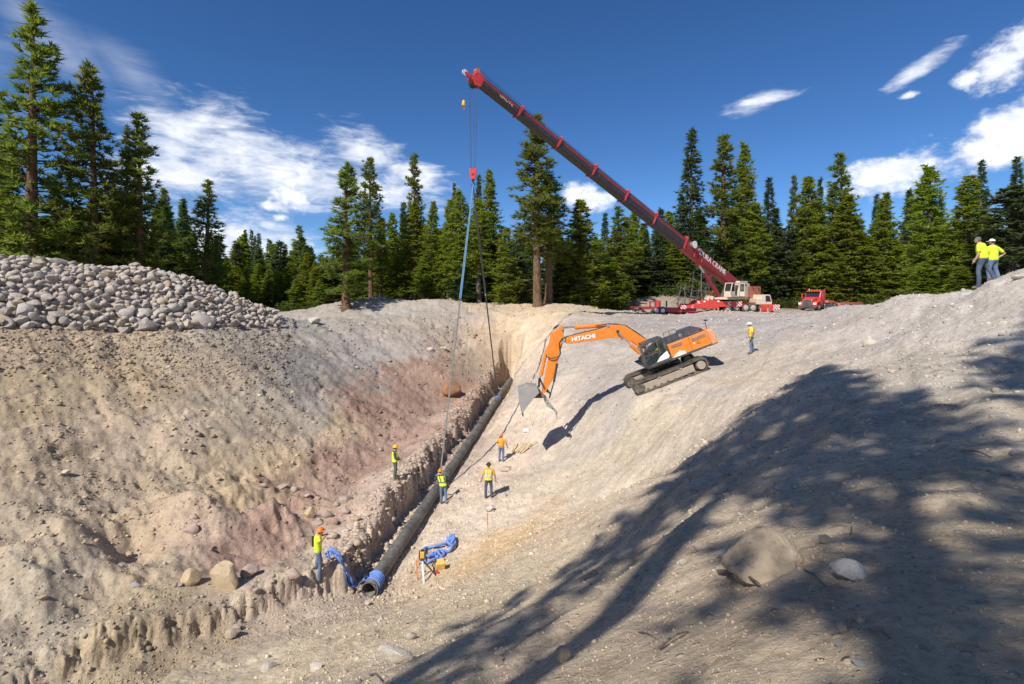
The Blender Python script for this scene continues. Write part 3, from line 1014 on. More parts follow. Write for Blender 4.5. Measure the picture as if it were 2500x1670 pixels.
# --- the tall stand on the left, behind the boulder pile
T(66, 8, 178, 58, 'pine', 4, 'tallest pine, full crowned, at the left end behind the boulder pile')
T(216, 150, 128, 62, 'pine', 0, 'tall dark pine second from the left behind the boulder pile', None, 0.02)
T(322, 262, 112, 65, 'pine', 1, 'tall pine with open lower crown, third from the left behind the boulders')
T(300, 285, 70, 67, 'pine', 3, 'slim dark pine close beside the third tall pine from the left')
T(-25, 210, 130, 60, 'pine', 1, 'shaded pine cut by the left edge of the view')
T(15, 330, 120, 68, 'fir', 1, 'dark fir in the shade left of the tallest pine')
T(422, 458, 58, 80, 'fir', 0, 'pale blue green fir just left of a green pine beyond the boulders')
T(470, 415, 92, 74, 'pine', 4, 'bushy green pine standing alone past the right shoulder of the boulder pile')
for i, (xb, top, w, d, k, v) in enumerate([
    (130, 400, 90, 70, 'fir', 1), (258, 440, 90, 72, 'cedar', 1), (180, 470, 90, 66, 'fir', 0), (372, 470, 70, 74, 'fir', 2), (350, 540, 70, 76, 'cedar', 0), (270, 520, 90, 66, 'fir', 1), (100, 500, 110, 66, 'cedar', 2),
    (30, 470, 100, 72, 'fir', 2), (400, 560, 60, 78, 'cedar', 1), (440, 530, 60, 84, 'fir', 0), (500, 540, 60, 84, 'fir', 1), (320, 560, 90, 70, 'fir', 1), (220, 560, 90, 70, 'fir', 0), (60, 560, 110, 64, 'fir', 0), (150, 560, 100, 63, 'fir', 2), (390, 500, 60, 82, 'fir', 2)]):
    T(xb, top, w, d, k, v, 'dark shaded conifer packed beneath the tall pines behind the boulder pile', 'conifers under the tall left pines')
# --- the far dip
for xb, top, w, d, k, v, lb in [
    (563, 527, 28, 110, 'fir', 0, 'left of two narrow far firs rising together beyond the boulder pile'),
    (573, 526, 26, 114, 'fir', 1, 'far fir close behind another narrow fir beyond the boulder pile'),
    (583, 540, 26, 112, 'fir', 2, 'small pointed far fir between taller firs beyond the boulder pile'),
    (595, 536, 34, 108, 'fir', 0, 'broadest of the narrow far firs beyond the boulder pile'),
    (546, 546, 24, 112, 'fir', 1, 'lowest leftmost fir of the narrow far row beyond the boulders'),
    (619, 548, 40, 104, 'fir', 1, 'far fir standing apart between the narrow row and a bushy pine'),
    (655, 561, 36, 100, 'fir', 0, 'fir with pointed top close left of a broad green pine in the dip'),
    (687, 519, 58, 96, 'pine', 4, 'broad green pine rising above the trees of the far dip'),
    (713, 566, 40, 98, 'pine', 0, 'small pine at the right flank of the broad pine in the dip'),
]:
    T(xb, top, w, d, k, v, lb)
for xb, top, w, d, v in [(523, 590, 42, 84, 0), (544, 610, 40, 82, 1), (564, 612, 36, 81, 0), (613, 620, 50, 84, 1), (642, 610, 44, 83, 0), (664, 602, 44, 84, 2), (700, 580, 50, 82, 1), (722, 600, 50, 80, 0), (745, 590, 60, 82, 2), (590, 604, 44, 86, 1), (504, 600, 44, 86, 0), (680, 640, 46, 80, 1), (735, 640, 46, 78, 0)]:
    T(xb, top, w, d, 'cedar', v, 'young yellow green cedar in the low front row of the far dip', 'young cedars of the far dip')
# --- middle of the forest
T(795, 375, 106, 63, 'pine', 0, 'big pine with red brown trunk standing in front of the forest on the spoil berm')
T(851, 363, 64, 72, 'pine', 2, 'tall slim pine with long bare trunk right of the big berm pine')
T(952, 353, 66, 84, 'pine', 1, 'pine with dark tufted top rising above yellow green cedars left of the slings')
T(926, 465, 44, 86, 'fir', 0, 'dark fir at the left flank of the tufted top pine')
T(902, 488, 52, 78, 'cedar', 0, 'pointed cedar just right of the slim bare trunked pine')
T(874, 535, 56, 74, 'cedar', 2, 'low bright cedar at the foot of the slim bare trunked pine')
T(950, 468, 78, 77, 'cedar', 3, 'broad yellow green cedar below the tufted top pine')
T(995, 462, 60, 76, 'cedar', 1, 'yellow green cedar standing midway between tufted top pine and slings')
T(1038, 420, 34, 86, 'pine', 1, 'dark narrow pine top peeping between two cedars left of the slings')
T(1055, 438, 72, 74, 'cedar', 3, 'tall yellow green cedar close left of the blue sling')
T(1028, 458, 56, 75, 'cedar', 2, 'cedar behind the left flank of the tall one beside the blue sling')
T(1094, 400, 42, 88, 'fir', 0, 'dark fir whose tip shows just below the red hook block')
T(1126, 390, 64, 80, 'cedar', 2, 'tall narrow cedar right behind the dark sling')
T(1097, 456, 70, 74, 'cedar', 3, 'broad cedar seen between the two hanging slings')
T(1161, 522, 66, 70, 'cedar', 0, 'flame shaped cedar left of the tall central pine')
T(1190, 520, 50, 80, 'fir', 1, 'dark fir pressed against the left of the tall central pine')
T(1232, 266, 112, 65, 'pine', 2, 'tall central pine with bare trunk crossing behind the crane boom')
T(1256, 400, 100, 68, 'pine', 2, 'lower pine right beside the trunk of the tall central pine')
T(1333, 458, 98, 72, 'cedar', 0, 'full bright cedar right of the central pine below the boom')
T(1382, 490, 44, 86, 'fir', 0, 'blue green fir between two green trees below the boom middle')
T(1417, 474, 90, 80, 'pine', 4, 'dense olive pine below the middle of the crane boom')
T(1452, 486, 62, 82, 'cedar', 2, 'cedar half hidden under the crane boom right of the olive pine')
T(1481, 526, 32, 88, 'fir', 2, 'thin brownish fir below the lower half of the boom')
T(1514, 477, 56, 88, 'fir', 1, 'dark layered fir behind the lower boom')
T(1585, 295, 84, 86, 'fir', 2, 'tall thin sparse fir above the lower crane boom')
T(1660, 310, 104, 84, 'pine', 1, 'tall olive pine with ragged crown above the crane cab')
T(1708, 332, 78, 80, 'cedar', 3, 'bright green tall tree with bare trunk right of the ragged olive pine')
T(1735, 466, 84, 78, 'cedar', 2, 'bright green lower cedar behind the crane counterweight')
T(1761, 408, 58, 88, 'fir', 0, 'pointed blue green fir right of the bright trees behind the crane')
T(1548, 560, 80, 76, 'cedar', 1, 'olive cedar at the foot of the boom left of the crane')
T(1500, 590, 76, 78, 'broad', 0, 'grey green bushy tree behind the red flatbed trailer')
# --- right part
T(1817, 403, 44, 82, 'pine', 1, 'slim pine left of the pointed cedar behind the red truck')
T(1858, 404, 92, 76, 'cedar', 0, 'tall pointed cedar directly behind the red truck')
T(1880, 408, 40, 88, 'fir', 1, 'dark fir top behind the pointed cedar over the red truck')
T(1925, 352, 92, 82, 'pine', 1, 'pine with tufted spreading top tallest over the red truck')
T(1946, 447, 104, 70, 'cedar', 1, 'broad bright cedar right of the red truck')
T(2008, 447, 44, 84, 'fir', 0, 'dark fir tip between bright cedars right of the truck')
T(2031, 441, 74, 70, 'cedar', 1, 'dense green cedar behind the orange trailer end')
T(2084, 433, 46, 74, 'fir', 1, 'narrow fir left of the tall layered cedar on the right')
T(2125, 383, 104, 64, 'cedar', 3, 'tall layered cedar with brownish tinge left of the two men on the crest')
T(2214, 403, 112, 60, 'cedar', 2, 'wide olive cedar just left of the two men on the crest')
T(2247, 368, 54, 70, 'fir', 0, 'dark fir rising above the wide olive cedar near the two men')
T(2333, 359, 62, 66, 'fir', 0, 'dark fir with layered tip at the right edge behind the men')
T(2318, 432, 130, 54, 'broad', 0, 'big grey green shady tree right behind the two men')
for i, (xb, top, w, d, k, v) in enumerate([
    (2160, 540, 90, 62, 'cedar', 0), (2060, 560, 90, 66, 'cedar', 1), (1900, 560, 90, 72, 'cedar', 0), (1985, 540, 80, 72, 'cedar', 2), (1800, 520, 70, 78, 'broad', 0), (1830, 560, 70, 74, 'cedar', 1), (1770, 560, 70, 76, 'broad', 0),
    (1690, 580, 90, 80, 'fir', 0), (1600, 540, 90, 80, 'fir', 1), (1640, 560, 90, 82, 'fir', 2), (1560, 450, 60, 90, 'fir', 1), (1400, 590, 80, 76, 'cedar', 1), (1450, 600, 70, 76, 'broad', 0), (1370, 600, 60, 74, 'cedar', 0), (1290, 560, 80, 74, 'fir', 1), (1195, 600, 60, 72, 'fir', 0), (1130, 560, 60, 76, 'fir', 2), (1010, 560, 60, 76, 'cedar', 2), (970, 590, 60, 75, 'cedar', 0), (915, 590, 60, 76, 'cedar', 3), (850, 570, 60, 80, 'fir', 1), (770, 560, 70, 84, 'fir', 0), (820, 600, 70, 78, 'cedar', 2), (2270, 560, 80, 60, 'cedar', 1), (2390, 470, 90, 58, 'cedar', 0), (2120, 600, 70, 62, 'cedar', 1), (2200, 610, 70, 58, 'cedar', 0), (1060, 600, 60, 74, 'fir', 1), (1095, 590, 60, 76, 'cedar', 3)]):
    T(xb, top, w, d, k, v, 'mid height conifer filling the front of the forest edge', 'mid height trees of the forest edge')
# --- the depth of the forest: rows behind, only seen between the nearer trees
_fr = random.Random(77)
for row, (d0, top0) in enumerate([(92, 500), (100, 505), (110, 520), (122, 530)]):
    xb = -160.0
    while xb < 2520:
        lo = 560 <= xb <= 760
        top = top0 + _fr.uniform(-10, 70) + (50 if lo else 0) - (70 if xb > 1500 and row < 2 else 0) * _fr.random() - (60 if xb < 480 else 0)
        k = _fr.choice(['fir', 'fir', 'cedar', 'pine', 'fir'])
        T(xb, top, _fr.uniform(52, 78) * (1.0 if row < 2 else 0.85), d0 + _fr.uniform(-4, 5), k, _fr.randrange(4), 'dark conifer in the depth of the forest behind nearer trees', 'trees in the depth of the forest')
        xb += _fr.uniform(46, 74)
# --- trees behind the viewer on the left whose shadows lie across the near slope
for (x, y, top, w, k, v) in SHADE_TREES:
    tree_at(x, y, top, w * 1.1, k, v, 'pine behind the viewpoint shading the near right slope', 'pines behind the viewpoint')

# grey dead branches hanging beside the boom foot: a leafless tree
p = R3(1590 * K, 690 * K, 74)
rs_ = np.random.RandomState(3)
dt = empty('dead_tree', (p[0], 76, gz(p[0], 76)), 'grey leafless clump of bent stems behind the foot of the crane boom', 'tree')
DL = np.array(dt.location)
for k in range(6):
    bx, by = rs_.normal(0, 1.3), rs_.normal(0, 0.9)
    hh_ = rs_.uniform(4.5, 9.0); bend = rs_.normal(0, 0.22, 2)
    tt = np.linspace(0, 1, 8)
    st_ = np.stack([bx + bend[0] * hh_ * tt ** 2 + 0.12 * np.sin(tt * 7 + k), by + bend[1] * hh_ * tt ** 2, -0.4 + (hh_ + 0.4) * tt * (1 - 0.12 * tt)], 1)
    rr_ = np.linspace(0.13, 0.025, 8)
    V, Q = cone_limbs(st_[:-1] + DL, st_[1:] + DL, rr_[:-1], rr_[1:], 5)
    mesh_obj('stem', V, Q, BARK['dead'], dt)
    a0, a1 = [], []
    for i in range(34):
        j = rs_.randint(1, 7); p0_ = st_[j] * (1 - 0.5) + st_[j - 1] * 0.5
        an = rs_.uniform(0, 6.28); l = rs_.uniform(0.3, 1.5)
        e1 = p0_ + np.array([math.cos(an) * l, math.sin(an) * l, rs_.uniform(-0.5, 0.5) * l])
        e2 = e1 + np.array([math.cos(an + rs_.normal(0, 0.8)) * l * 0.6, math.sin(an) * l * 0.6, -rs_.uniform(0.1, 1.1) * l])
        a0 += [p0_, e1]; a1 += [e1, e2]
    V, Q = cone_limbs(np.array(a0) + DL, np.array(a1) + DL, np.full(len(a0), 0.028), np.full(len(a0), 0.010))
    br = mesh_obj('branches', V, Q, BARK['dead'], dt)
    br['kind'] = 'stuff'

# brush along the forest edge: what nobody would count
rs_ = np.random.RandomState(8)
cen, dr, tone = [], [], []
for i in range(420):
    xb = rs_.uniform(480, 2330); d = rs_.uniform(74, 92) if xb < 2050 else rs_.uniform(52, 66)
    if 820 < xb < 1130 and d < 78:
        d += 6
    q = R3(xb * K, 700, d)
    if 1420 < xb < 2000 and d < 82:
        d = 82 + rs_.uniform(0, 8); q = R3(xb * K, 700, d)
    z = gz(q[0], d); s = rs_.uniform(0.5, 1.5)
    for j in range(26):
        o_ = rs_.normal(size=3) * np.array([s * 0.6, s * 0.6, s * 0.4])
        cen.append((q[0] + o_[0], d + o_[1], z + max(0.05, s * 0.5 + o_[2]))); dr.append((o_[0], o_[1], 0.5)); tone.append(rs_.rand())
v, tn = sprays(np.array(cen), np.array(dr), 0.4, 0.22, rs_, 6, 0.8, np.array(tone))
me = np_mesh('undergrowth', v, np.arange(len(v)).reshape(-1, 3)); set_attr(me, 'tone', tn); me.materials.append(LEAF['brush'])
bo = bpy.data.objects.new('undergrowth', me); COL.objects.link(bo)
tag(bo, 'low green brush along the foot of the forest edge', kind='stuff')
# ------------------------------------------------------------------ mesh builder
class MB:
    def __init__(self):
        self.v, self.f = [], []

    def add(self, vs, fs):
        o = len(self.v)
        self.v += [tuple(map(float, p)) for p in vs]
        self.f += [tuple(i + o for i in f) for f in fs]
        return self

    def box(self, c, s, M=None):
        """box with centre c and full size s; M turns it about its centre"""
        hx, hy, hz = s[0] / 2, s[1] / 2, s[2] / 2
        vs = [Vector((x, y, z)) for x in (-hx, hx) for y in (-hy, hy) for z in (-hz, hz)]
        if M is not None:
            vs = [M @ p for p in vs]
        vs = [p + Vector(c) for p in vs]
        return self.add(vs, [(0, 1, 3, 2), (4, 6, 7, 5), (0, 4, 5, 1), (2, 3, 7, 6), (0, 2, 6, 4), (1, 5, 7, 3)])

    def prism(self, pts, d):
        """closed outline pts (3D) pushed along d"""
        n = len(pts)
        a = [Vector(p) for p in pts]
        b = [p + Vector(d) for p in a]
        fs = [tuple(range(n))[::-1], tuple(range(n, 2 * n))] + [(i, (i + 1) % n, n + (i + 1) % n, n + i) for i in range(n)]
        return self.add(a + b, fs)

    def tube(self, pts, r, n=8, cap=True, closed=False):
        P = [Vector(p) for p in pts]
        m = len(P)
        rr = r if isinstance(r, (list, tuple)) else [r] * m
        vs, up = [], None
        for i, p in enumerate(P):
            if closed:
                d = (P[(i + 1) % m] - P[i - 1]).normalized()
            else:
                d = (P[min(i + 1, m - 1)] - P[max(i - 1, 0)]).normalized()
            if up is None:
                up = Vector((0, 0, 1)) if abs(d.z) < 0.9 else Vector((1, 0, 0))
            s = d.cross(up)
            if s.length < 1e-4:
                s = d.cross(Vector((0.3, 1, 0.2)))
            s.normalize()
            w = s.cross(d).normalized()
            up = w
            for k in range(n):
                a = 2 * math.pi * k / n
                vs.append(p + (s * math.cos(a) + w * math.sin(a)) * rr[i])
        fs = []
        for i in range(m if closed else m - 1):
            j = (i + 1) % m
            for k in range(n):
                fs.append((i * n + k, i * n + (k + 1) % n, j * n + (k + 1) % n, j * n + k))
        if cap and not closed:
            fs += [tuple(range(n))[::-1], tuple((m - 1) * n + k for k in range(n))]
        return self.add(vs, fs)

    def cyl(self, p0, p1, r0, r1=None, n=16):
        return self.tube([p0, p1], [r0, r0 if r1 is None else r1], n)

    def wheel(self, c, ax, r, w, n=22):
        """tyre with rounded shoulders"""
        ax = Vector(ax).normalized(); c = Vector(c)
        prof = [(-w / 2, r * 0.62), (-w / 2, r * 0.9), (-w / 2 + w * 0.16, r), (w / 2 - w * 0.16, r), (w / 2, r * 0.9), (w / 2, r * 0.62)]
        s = ax.cross(Vector((0, 0, 1))).normalized(); u = s.cross(ax)
        vs = []
        for (a, rad) in prof:
            for k in range(n):
                t = 2 * math.pi * k / n
                vs.append(c + ax * a + (s * math.cos(t) + u * math.sin(t)) * rad)
        m = len(prof)
        fs = [(i * n + k, i * n + (k + 1) % n, (i + 1) * n + (k + 1) % n, (i + 1) * n + k) for i in range(m - 1) for k in range(n)]
        fs += [tuple(range(n))[::-1], tuple((m - 1) * n + k for k in range(n))]
        return self.add(vs, fs)

    def xf(self, fn):
        self.v = [tuple(fn(Vector(p))) for p in self.v]
        return self

    def build(self, name, mat, parent=None, bevel=0.0, smooth=False, origin=None, label=None):
        o = mesh_obj(name, self.v, self.f, mat, parent, smooth, origin)
        bm_ = bmesh.new(); bm_.from_mesh(o.data); bmesh.ops.recalc_face_normals(bm_, faces=bm_.faces); bm_.to_mesh(o.data); bm_.free()
        if bevel:
            md = o.modifiers.new('bevel', 'BEVEL'); md.width = bevel; md.segments = 2; md.limit_method = 'ANGLE'; md.angle_limit = R(40)
        if label:
            o['label'] = label
        return o


def text_part(txt, size, M, mat, parent, name='letter', depth=0.012, squeeze=1.0, font_shear=0.0, bold=0.0, width=None):
    cu = bpy.data.curves.new('text', 'FONT')
    cu.body = txt; cu.size = size; cu.align_x = 'CENTER'; cu.align_y = 'CENTER'; cu.extrude = depth; cu.offset = bold; cu.shear = font_shear; cu.resolution_u = 3
    tmp = bpy.data.objects.new('tmp', cu); COL.objects.link(tmp)
    dg = bpy.context.evaluated_depsgraph_get()
    me = bpy.data.meshes.new_from_object(tmp.evaluated_get(dg))
    if width:
        xs_ = [v.co.x for v in me.vertices]
        squeeze = width / (max(xs_) - min(xs_))
    vs = [M @ Vector((v.co.x * squeeze, v.co.y, v.co.z)) for v in me.vertices]
    fs = [tuple(p.vertices) for p in me.polygons]
    bpy.data.objects.remove(tmp, do_unlink=True); bpy.data.meshes.remove(me)
    # every letter is a part of its own
    lab = list(range(len(vs)))

    def root_(i):
        while lab[i] != i:
            lab[i] = lab[lab[i]]
            i = lab[i]
        return i
    for f in fs:
        for i in f[1:]:
            lab[root_(i)] = root_(f[0])
    for r_ in sorted({root_(i) for i in range(len(vs))}):
        ids = [i for i in range(len(vs)) if root_(i) == r_]
        mp = {i: k for k, i in enumerate(ids)}
        mesh_obj(name, [vs[i] for i in ids], [tuple(mp[i] for i in f) for f in fs if f[0] in mp], mat, parent)


RED = paint('crane_red', (0.46, 0.022, 0.024), 0.38, dirt_amt=0.25)
DRED = paint('boom_red', (0.30, 0.020, 0.030), 0.36, dirt_amt=0.12)
BRED = paint('bright_red', (0.62, 0.035, 0.030), 0.35, dirt_amt=0.18)
SALMON = paint('faded_red', (0.52, 0.130, 0.085), 0.6, dirt_amt=0.30)
CREAM = paint('cream_paint', (0.62, 0.52, 0.40), 0.5, dirt_amt=0.25)
CHAR = paint('charcoal_paint', (0.030, 0.028, 0.028), 0.42, dirt_amt=0.10)
BLACK = paint('black_rubber', (0.020, 0.020, 0.021), 0.8, dirt_amt=0.45)
STEEL = paint('grey_steel', (0.33, 0.33, 0.33), 0.42, 0.6, dirt_amt=0.2)
CHROME = paint('bright_rod', (0.65, 0.66, 0.68), 0.18, 1.0, dirt_amt=0.05)
DUSTY = paint('dusty_steel', (0.34, 0.28, 0.22), 0.85, dirt_amt=0.5)
DARKST = paint('dark_track_steel', (0.060, 0.055, 0.050), 0.8, 0.2, dirt_amt=0.65)
ORANGE = paint('excavator_orange', (0.80, 0.215, 0.012), 0.38, dirt_amt=0.20)
FADEOR = paint('faded_orange', (0.72, 0.30, 0.15), 0.6, dirt_amt=0.30)
DKGREY = paint('dark_grey_paint', (0.045, 0.047, 0.052), 0.45, dirt_amt=0.22)
WHITE = paint('white_paint', (0.78, 0.78, 0.76), 0.5, dirt_amt=0.12)
RIM = paint('pale_rim', (0.55, 0.50, 0.42), 0.5, 0.2, dirt_amt=0.4)
BUCKET = paint('worn_bucket_steel', (0.36, 0.355, 0.35), 0.5, 0.35, dirt_amt=0.25, scale=2)
YEL = paint('machine_yellow', (0.70, 0.42, 0.03), 0.5, dirt_amt=0.25)
ROPE = paint('steel_rope', (0.10, 0.10, 0.105), 0.5, 0.5, dirt_amt=0.0)
GLASS = bpy.data.materials.new('tinted_glass'); GLASS.use_nodes = True
_g = GLASS.node_tree.nodes['Principled BSDF']
_g.inputs['Base Color'].default_value = (0.03, 0.04, 0.045, 1); _g.inputs['Roughness'].default_value = 0.05; _g.inputs['Alpha'].default_value = 0.42
DGLASS = bpy.data.materials.new('dark_glass'); DGLASS.use_nodes = True
_g = DGLASS.node_tree.nodes['Principled BSDF']
_g.inputs['Base Color'].default_value = (0.02, 0.026, 0.032, 1); _g.inputs['Roughness'].default_value = 0.06
HAZ = bpy.data.materials.new('hazard_stripes'); HAZ.use_nodes = True
_t = NT(HAZ.node_tree); _b = _t.n['Principled BSDF']
_tc = _t.n.new('ShaderNodeTexCoord'); _s = _t.n.new('ShaderNodeSeparateXYZ'); _t.link(_tc.outputs['Object'], _s.inputs[0])
_ph = _t.m('FRACT', _t.m('MULTIPLY', _t.m('SUBTRACT', _s.outputs[0], _s.outputs[2]), -2.9))
_ph = _t.m('FRACT', _t.m('MULTIPLY', _t.m('ADD', _s.outputs[0], _s.outputs[2]), 2.6))
_t.link(_t.mix(_t.m('GREATER_THAN', _ph, 0.5), (0.50, 0.03, 0.03), (0.75, 0.73, 0.70)), _b.inputs['Base Color'])


# ================================================================== telescopic truck crane
CD = 68.0
cs = 0.17036


def CR(cx, cy, d=CD):
    """point on the crane crop of the photograph (crop pixels of the 1520..1920 x 640..780 window)"""
    return Vector(R3(1520 + cx * cs, 640 + cy * cs, d))


o0 = CR(1500, 700)
cz = gz(o0.x, CD)
crane = empty('truck_crane', (o0.x, CD, cz), 'big red telescopic truck crane with long raised boom on the far plateau', 'crane')
ux = Vector((math.cos(R(5)), math.sin(R(5)), 0)); uy = Vector((-ux.y, ux.x, 0)); OC = Vector((o0.x, CD, cz))


def cp(x, y, z):
    """carrier frame: x towards its cab, y away, z up"""
    return OC + ux * x + uy * y + Vector((0, 0, z))


def cbox(mb, x0, x1, y0, y1, z0, z1):
    mb.prism([cp(x0, y0, z0), cp(x1, y0, z0), cp(x1, y0, z1), cp(x0, y0, z1)], uy * (y1 - y0))
    return mb


m = MB()
cbox(m, -6.2, 5.6, -0.75, 0.75, 0.55, 1.05)
cbox(m, -3.2, 3.3, -1.05, 1.05, 1.05, 1.22)
m.build('chassis', DRED, crane, 0.03)
m = MB()
m.prism([cp(-6.2, -1.35, 0.50), cp(-1.82, -1.35, 0.42), cp(-1.82, -1.35, 1.50), cp(-4.35, -1.35, 1.50), cp(-4.75, -1.35, 1.02), cp(-6.2, -1.35, 0.86)], uy * 2.7)
m.build('deck', BRED, crane, 0.04)
m = MB(); cbox(m, -1.8, 1.35, -1.42, -0.9, 0.66, 1.40); m.build('outrigger_beam', BRED, crane, 0.03)
m = MB(); cbox(m, 3.9, 5.5, -1.45, 1.45, 0.12, 0.95); m.build('outrigger_beam', BRED, crane, 0.03)
for (x0, x1, z0, z1, y) in [(-7.0, -6.22, 0.40, 0.92, -1.36), (-0.72, -0.3, 0.72, 1.36, -1.425), (0.45, 1.2, 0.72, 1.36, -1.425), (-5.5, -5.3, 0.52, 0.9, -1.356), (-4.75, -4.4, 1.05, 1.45, -1.36), (5.5, 6.4, 0.30, 0.95, -1.45)]:
    m = MB(); m.prism([cp(x0, y - 0.03, z0), cp(x1, y - 0.03, z0), cp(x1, y - 0.03, z1), cp(x0, y - 0.03, z1)], uy * 0.06)
    o = m.build('hazard_panel', HAZ, crane)
for (x, w) in [(-3.9, 0.25), (-2.05, 0.3)]:
    m = MB(); m.prism([cp(x, -1.38, 1.28), cp(x + w, -1.38, 1.28), cp(x + w, -1.38, 1.48), cp(x, -1.38, 1.48)], uy * 0.03); m.build('sign_plate', WHITE, crane)
for x in (-2.0, 3.75, 4.75):
    m = MB(); m.cyl(cp(x, -1.5, -0.05), cp(x, -1.5, 0.5), 0.10); m.cyl(cp(x, -1.5, -0.08), cp(x, -1.5, 0.03), 0.32)
    m.build('outrigger_foot', DUSTY, crane)
for x in (-0.55, 0.55, 1.85, 2.85, 4.25):
    for y in (-1.08, 1.08):
        m = MB(); m.wheel(cp(x, y, 0.58), uy, 0.58, 0.40)
        wo_ = m.build('wheel', BLACK, crane, smooth=False)
        m = MB(); m.cyl(cp(x, y - 0.21, 0.58), cp(x, y + 0.21, 0.58), 0.33, 0.33, 16); m.cyl(cp(x, y - 0.26, 0.58), cp(x, y + 0.26, 0.58), 0.12, 0.12, 12)
        m.build('rim', RIM, wo_)
# carrier cab, low at its front end
m = MB(); m.prism([cp(3.35, -1.3, 0.96), cp(5.45, -1.3, 0.96), cp(5.45, -1.3, 1.3), cp(5.2, -1.3, 2.25), cp(4.1, -1.3, 2.25), cp(3.95, -1.3, 1.75), cp(3.35, -1.3, 1.75)], uy * 2.4)
cc = m.build('carrier_cab', CREAM, crane, 0.05)
m = MB(); m.prism([cp(4.55, -1.33, 1.35), cp(5.28, -1.33, 1.35), cp(5.08, -1.33, 2.12), cp(4.55, -1.33, 2.12)], uy * 0.05); m.build('window', DGLASS, cc)
m = MB(); m.prism([cp(5.48, -1.1, 1.35), cp(5.48, 0.9, 1.35), cp(5.28, 0.9, 2.12), cp(5.28, -1.1, 2.12)], ux * 0.03); m.build('windscreen', DGLASS, cc)

# superstructure turned with the boom
BP = Vector(R3(1782, 690, 69.0))
TIP = Vector(R3(1164, 196, 45.0))
bu = (TIP - BP).normalized()
hf = Vector((bu.x, bu.y, 0)).normalized(); hl = Vector((-hf.y, hf.x, 0))


def sp_(f, l, z):
    return OC + hf * f + hl * l + Vector((0, 0, z))


def sbox(mb, f0, f1, l0, l1, z0, z1):
    return mb.prism([sp_(f0, l0, z0), sp_(f1, l0, z0), sp_(f1, l0, z1), sp_(f0, l0, z1)], hl * (l1 - l0))


m = MB(); m.cyl(sp_(0, 0, 1.22), sp_(0, 0, 1.62), 1.05, 1.05, 28); m.build('turntable', CHAR, crane)
m = MB(); sbox(m, -3.0, 2.2, -1.15, 1.3, 1.62, 1.92); m.build('slewing_deck', CREAM, crane, 0.03)
m = MB(); sbox(m, -3.0, -0.2, 0.72, 1.45, 1.92, 3.75); sbox(m, -2.6, -0.6, 0.82, 1.40, 3.75, 4.05)
mh = m.build('machinery_house', CREAM, crane, 0.04)
m = MB(); sbox(m, -1.35, -0.75, 1.445, 1.475, 2.25, 2.85); m.build('vent', CHAR, mh)
m = MB(); sbox(m, -2.2, -0.9, 1.44, 1.47, 3.45, 3.60); m.build('grille', CHAR, mh)
m = MB()
for k in range(6):
    sbox(m, -2.95, -2.45, 1.46, 1.50, 2.0 + k * 0.24, 2.04 + k * 0.24)
sbox(m, -2.97, -2.92, 1.46, 1.50, 1.95, 3.45); sbox(m, -2.47, -2.42, 1.46, 1.50, 1.95, 3.45)
m.build('ladder', SALMON, crane)
m = MB(); sbox(m, -5.8, -3.02, -1.4, 1.5, 1.78, 3.35)
cw = m.build('counterweight', SALMON, crane, 0.06)
for f in (-3.7, -5.1):
    m = MB(); m.tube([sp_(f - 0.16, 1.53, 3.30), sp_(f - 0.12, 1.56, 3.12), sp_(f, 1.56, 3.05), sp_(f + 0.12, 1.56, 3.12), sp_(f + 0.16, 1.53, 3.30)], 0.04, 6); m.build('lifting_lug', CHAR, cw)
m = MB(); sbox(m, -4.42, -4.38, 1.50, 1.512, 1.82, 3.32); m.build('seam', CHAR, cw)
for s in (-0.75, 0.75):
    m = MB(); m.prism([sp_(-2.6, s - 0.06, 1.92), sp_(0.6, s - 0.06, 1.92), sp_(-0.6, s - 0.06, 3.5), sp_(-1.9, s - 0.06, 3.9), sp_(-2.5, s - 0.06, 3.2)], hl * 0.12); m.build('boom_bracket', CREAM, crane)
# operator's cab: frame posts, glass, open sliding door
f0, f1, l0, l1, z0, z1 = 0.25, 2.25, 0.85, 1.85, 1.95, 3.78
m = MB()
sbox(m, f0, f1, l0, l1, z0, z0 + 0.18); sbox(m, f0, f1 - 0.35, l0, l1, z1 - 0.1, z1)
for (a, b) in ((f0, l0), (f0, l1 - 0.09), (1.25, l1 - 0.09)):
    sbox(m, a, a + 0.09, b, b + 0.09, z0 + 0.18, z1 - 0.1)
for l in (l0, l1 - 0.09):
    m.prism([sp_(f1 - 0.09, l, z0 + 0.18), sp_(f1, l, z0 + 0.18), sp_(f1, l, z0 + 0.75), sp_(f1 - 0.35, l, z1 - 0.05), sp_(f1 - 0.44, l, z1 - 0.05), sp_(f1 - 0.09, l, z0 + 0.75)], hl * 0.09)
sbox(m, f1 - 0.07, f1, l0, l1, z0 + 0.18, z0 + 0.72); sbox(m, 1.34, f1 - 0.07, l1 - 0.05, l1, z0 + 0.18, z0 + 0.7); sbox(m, f0, f0 + 0.05, l0, l1, z0, z1 - 0.3)
ocab = m.build('operator_cab', CREAM, crane, 0.02)
m = MB(); m.prism([sp_(f1 - 0.03, l0 + 0.09, z0 + 0.74), sp_(f1 - 0.03, l1 - 0.09, z0 + 0.74), sp_(f1 - 0.37, l1 - 0.09, z1 - 0.12), sp_(f1 - 0.37, l0 + 0.09, z1 - 0.12)], hf * 0.02); m.build('windscreen', GLASS, ocab)
m = MB(); m.prism([sp_(1.36, l1 - 0.03, z0 + 0.74), sp_(f1 - 0.12, l1 - 0.03, z0 + 0.74), sp_(f1 - 0.42, l1 - 0.03, z1 - 0.12), sp_(1.36, l1 - 0.03, z1 - 0.12)], hl * 0.02); m.build('window', DGLASS, ocab)
m = MB()
dl = hl * 0.9 - hf * 0.42
d0_ = sp_(f0 + 0.1, l1 + 0.02, 0)
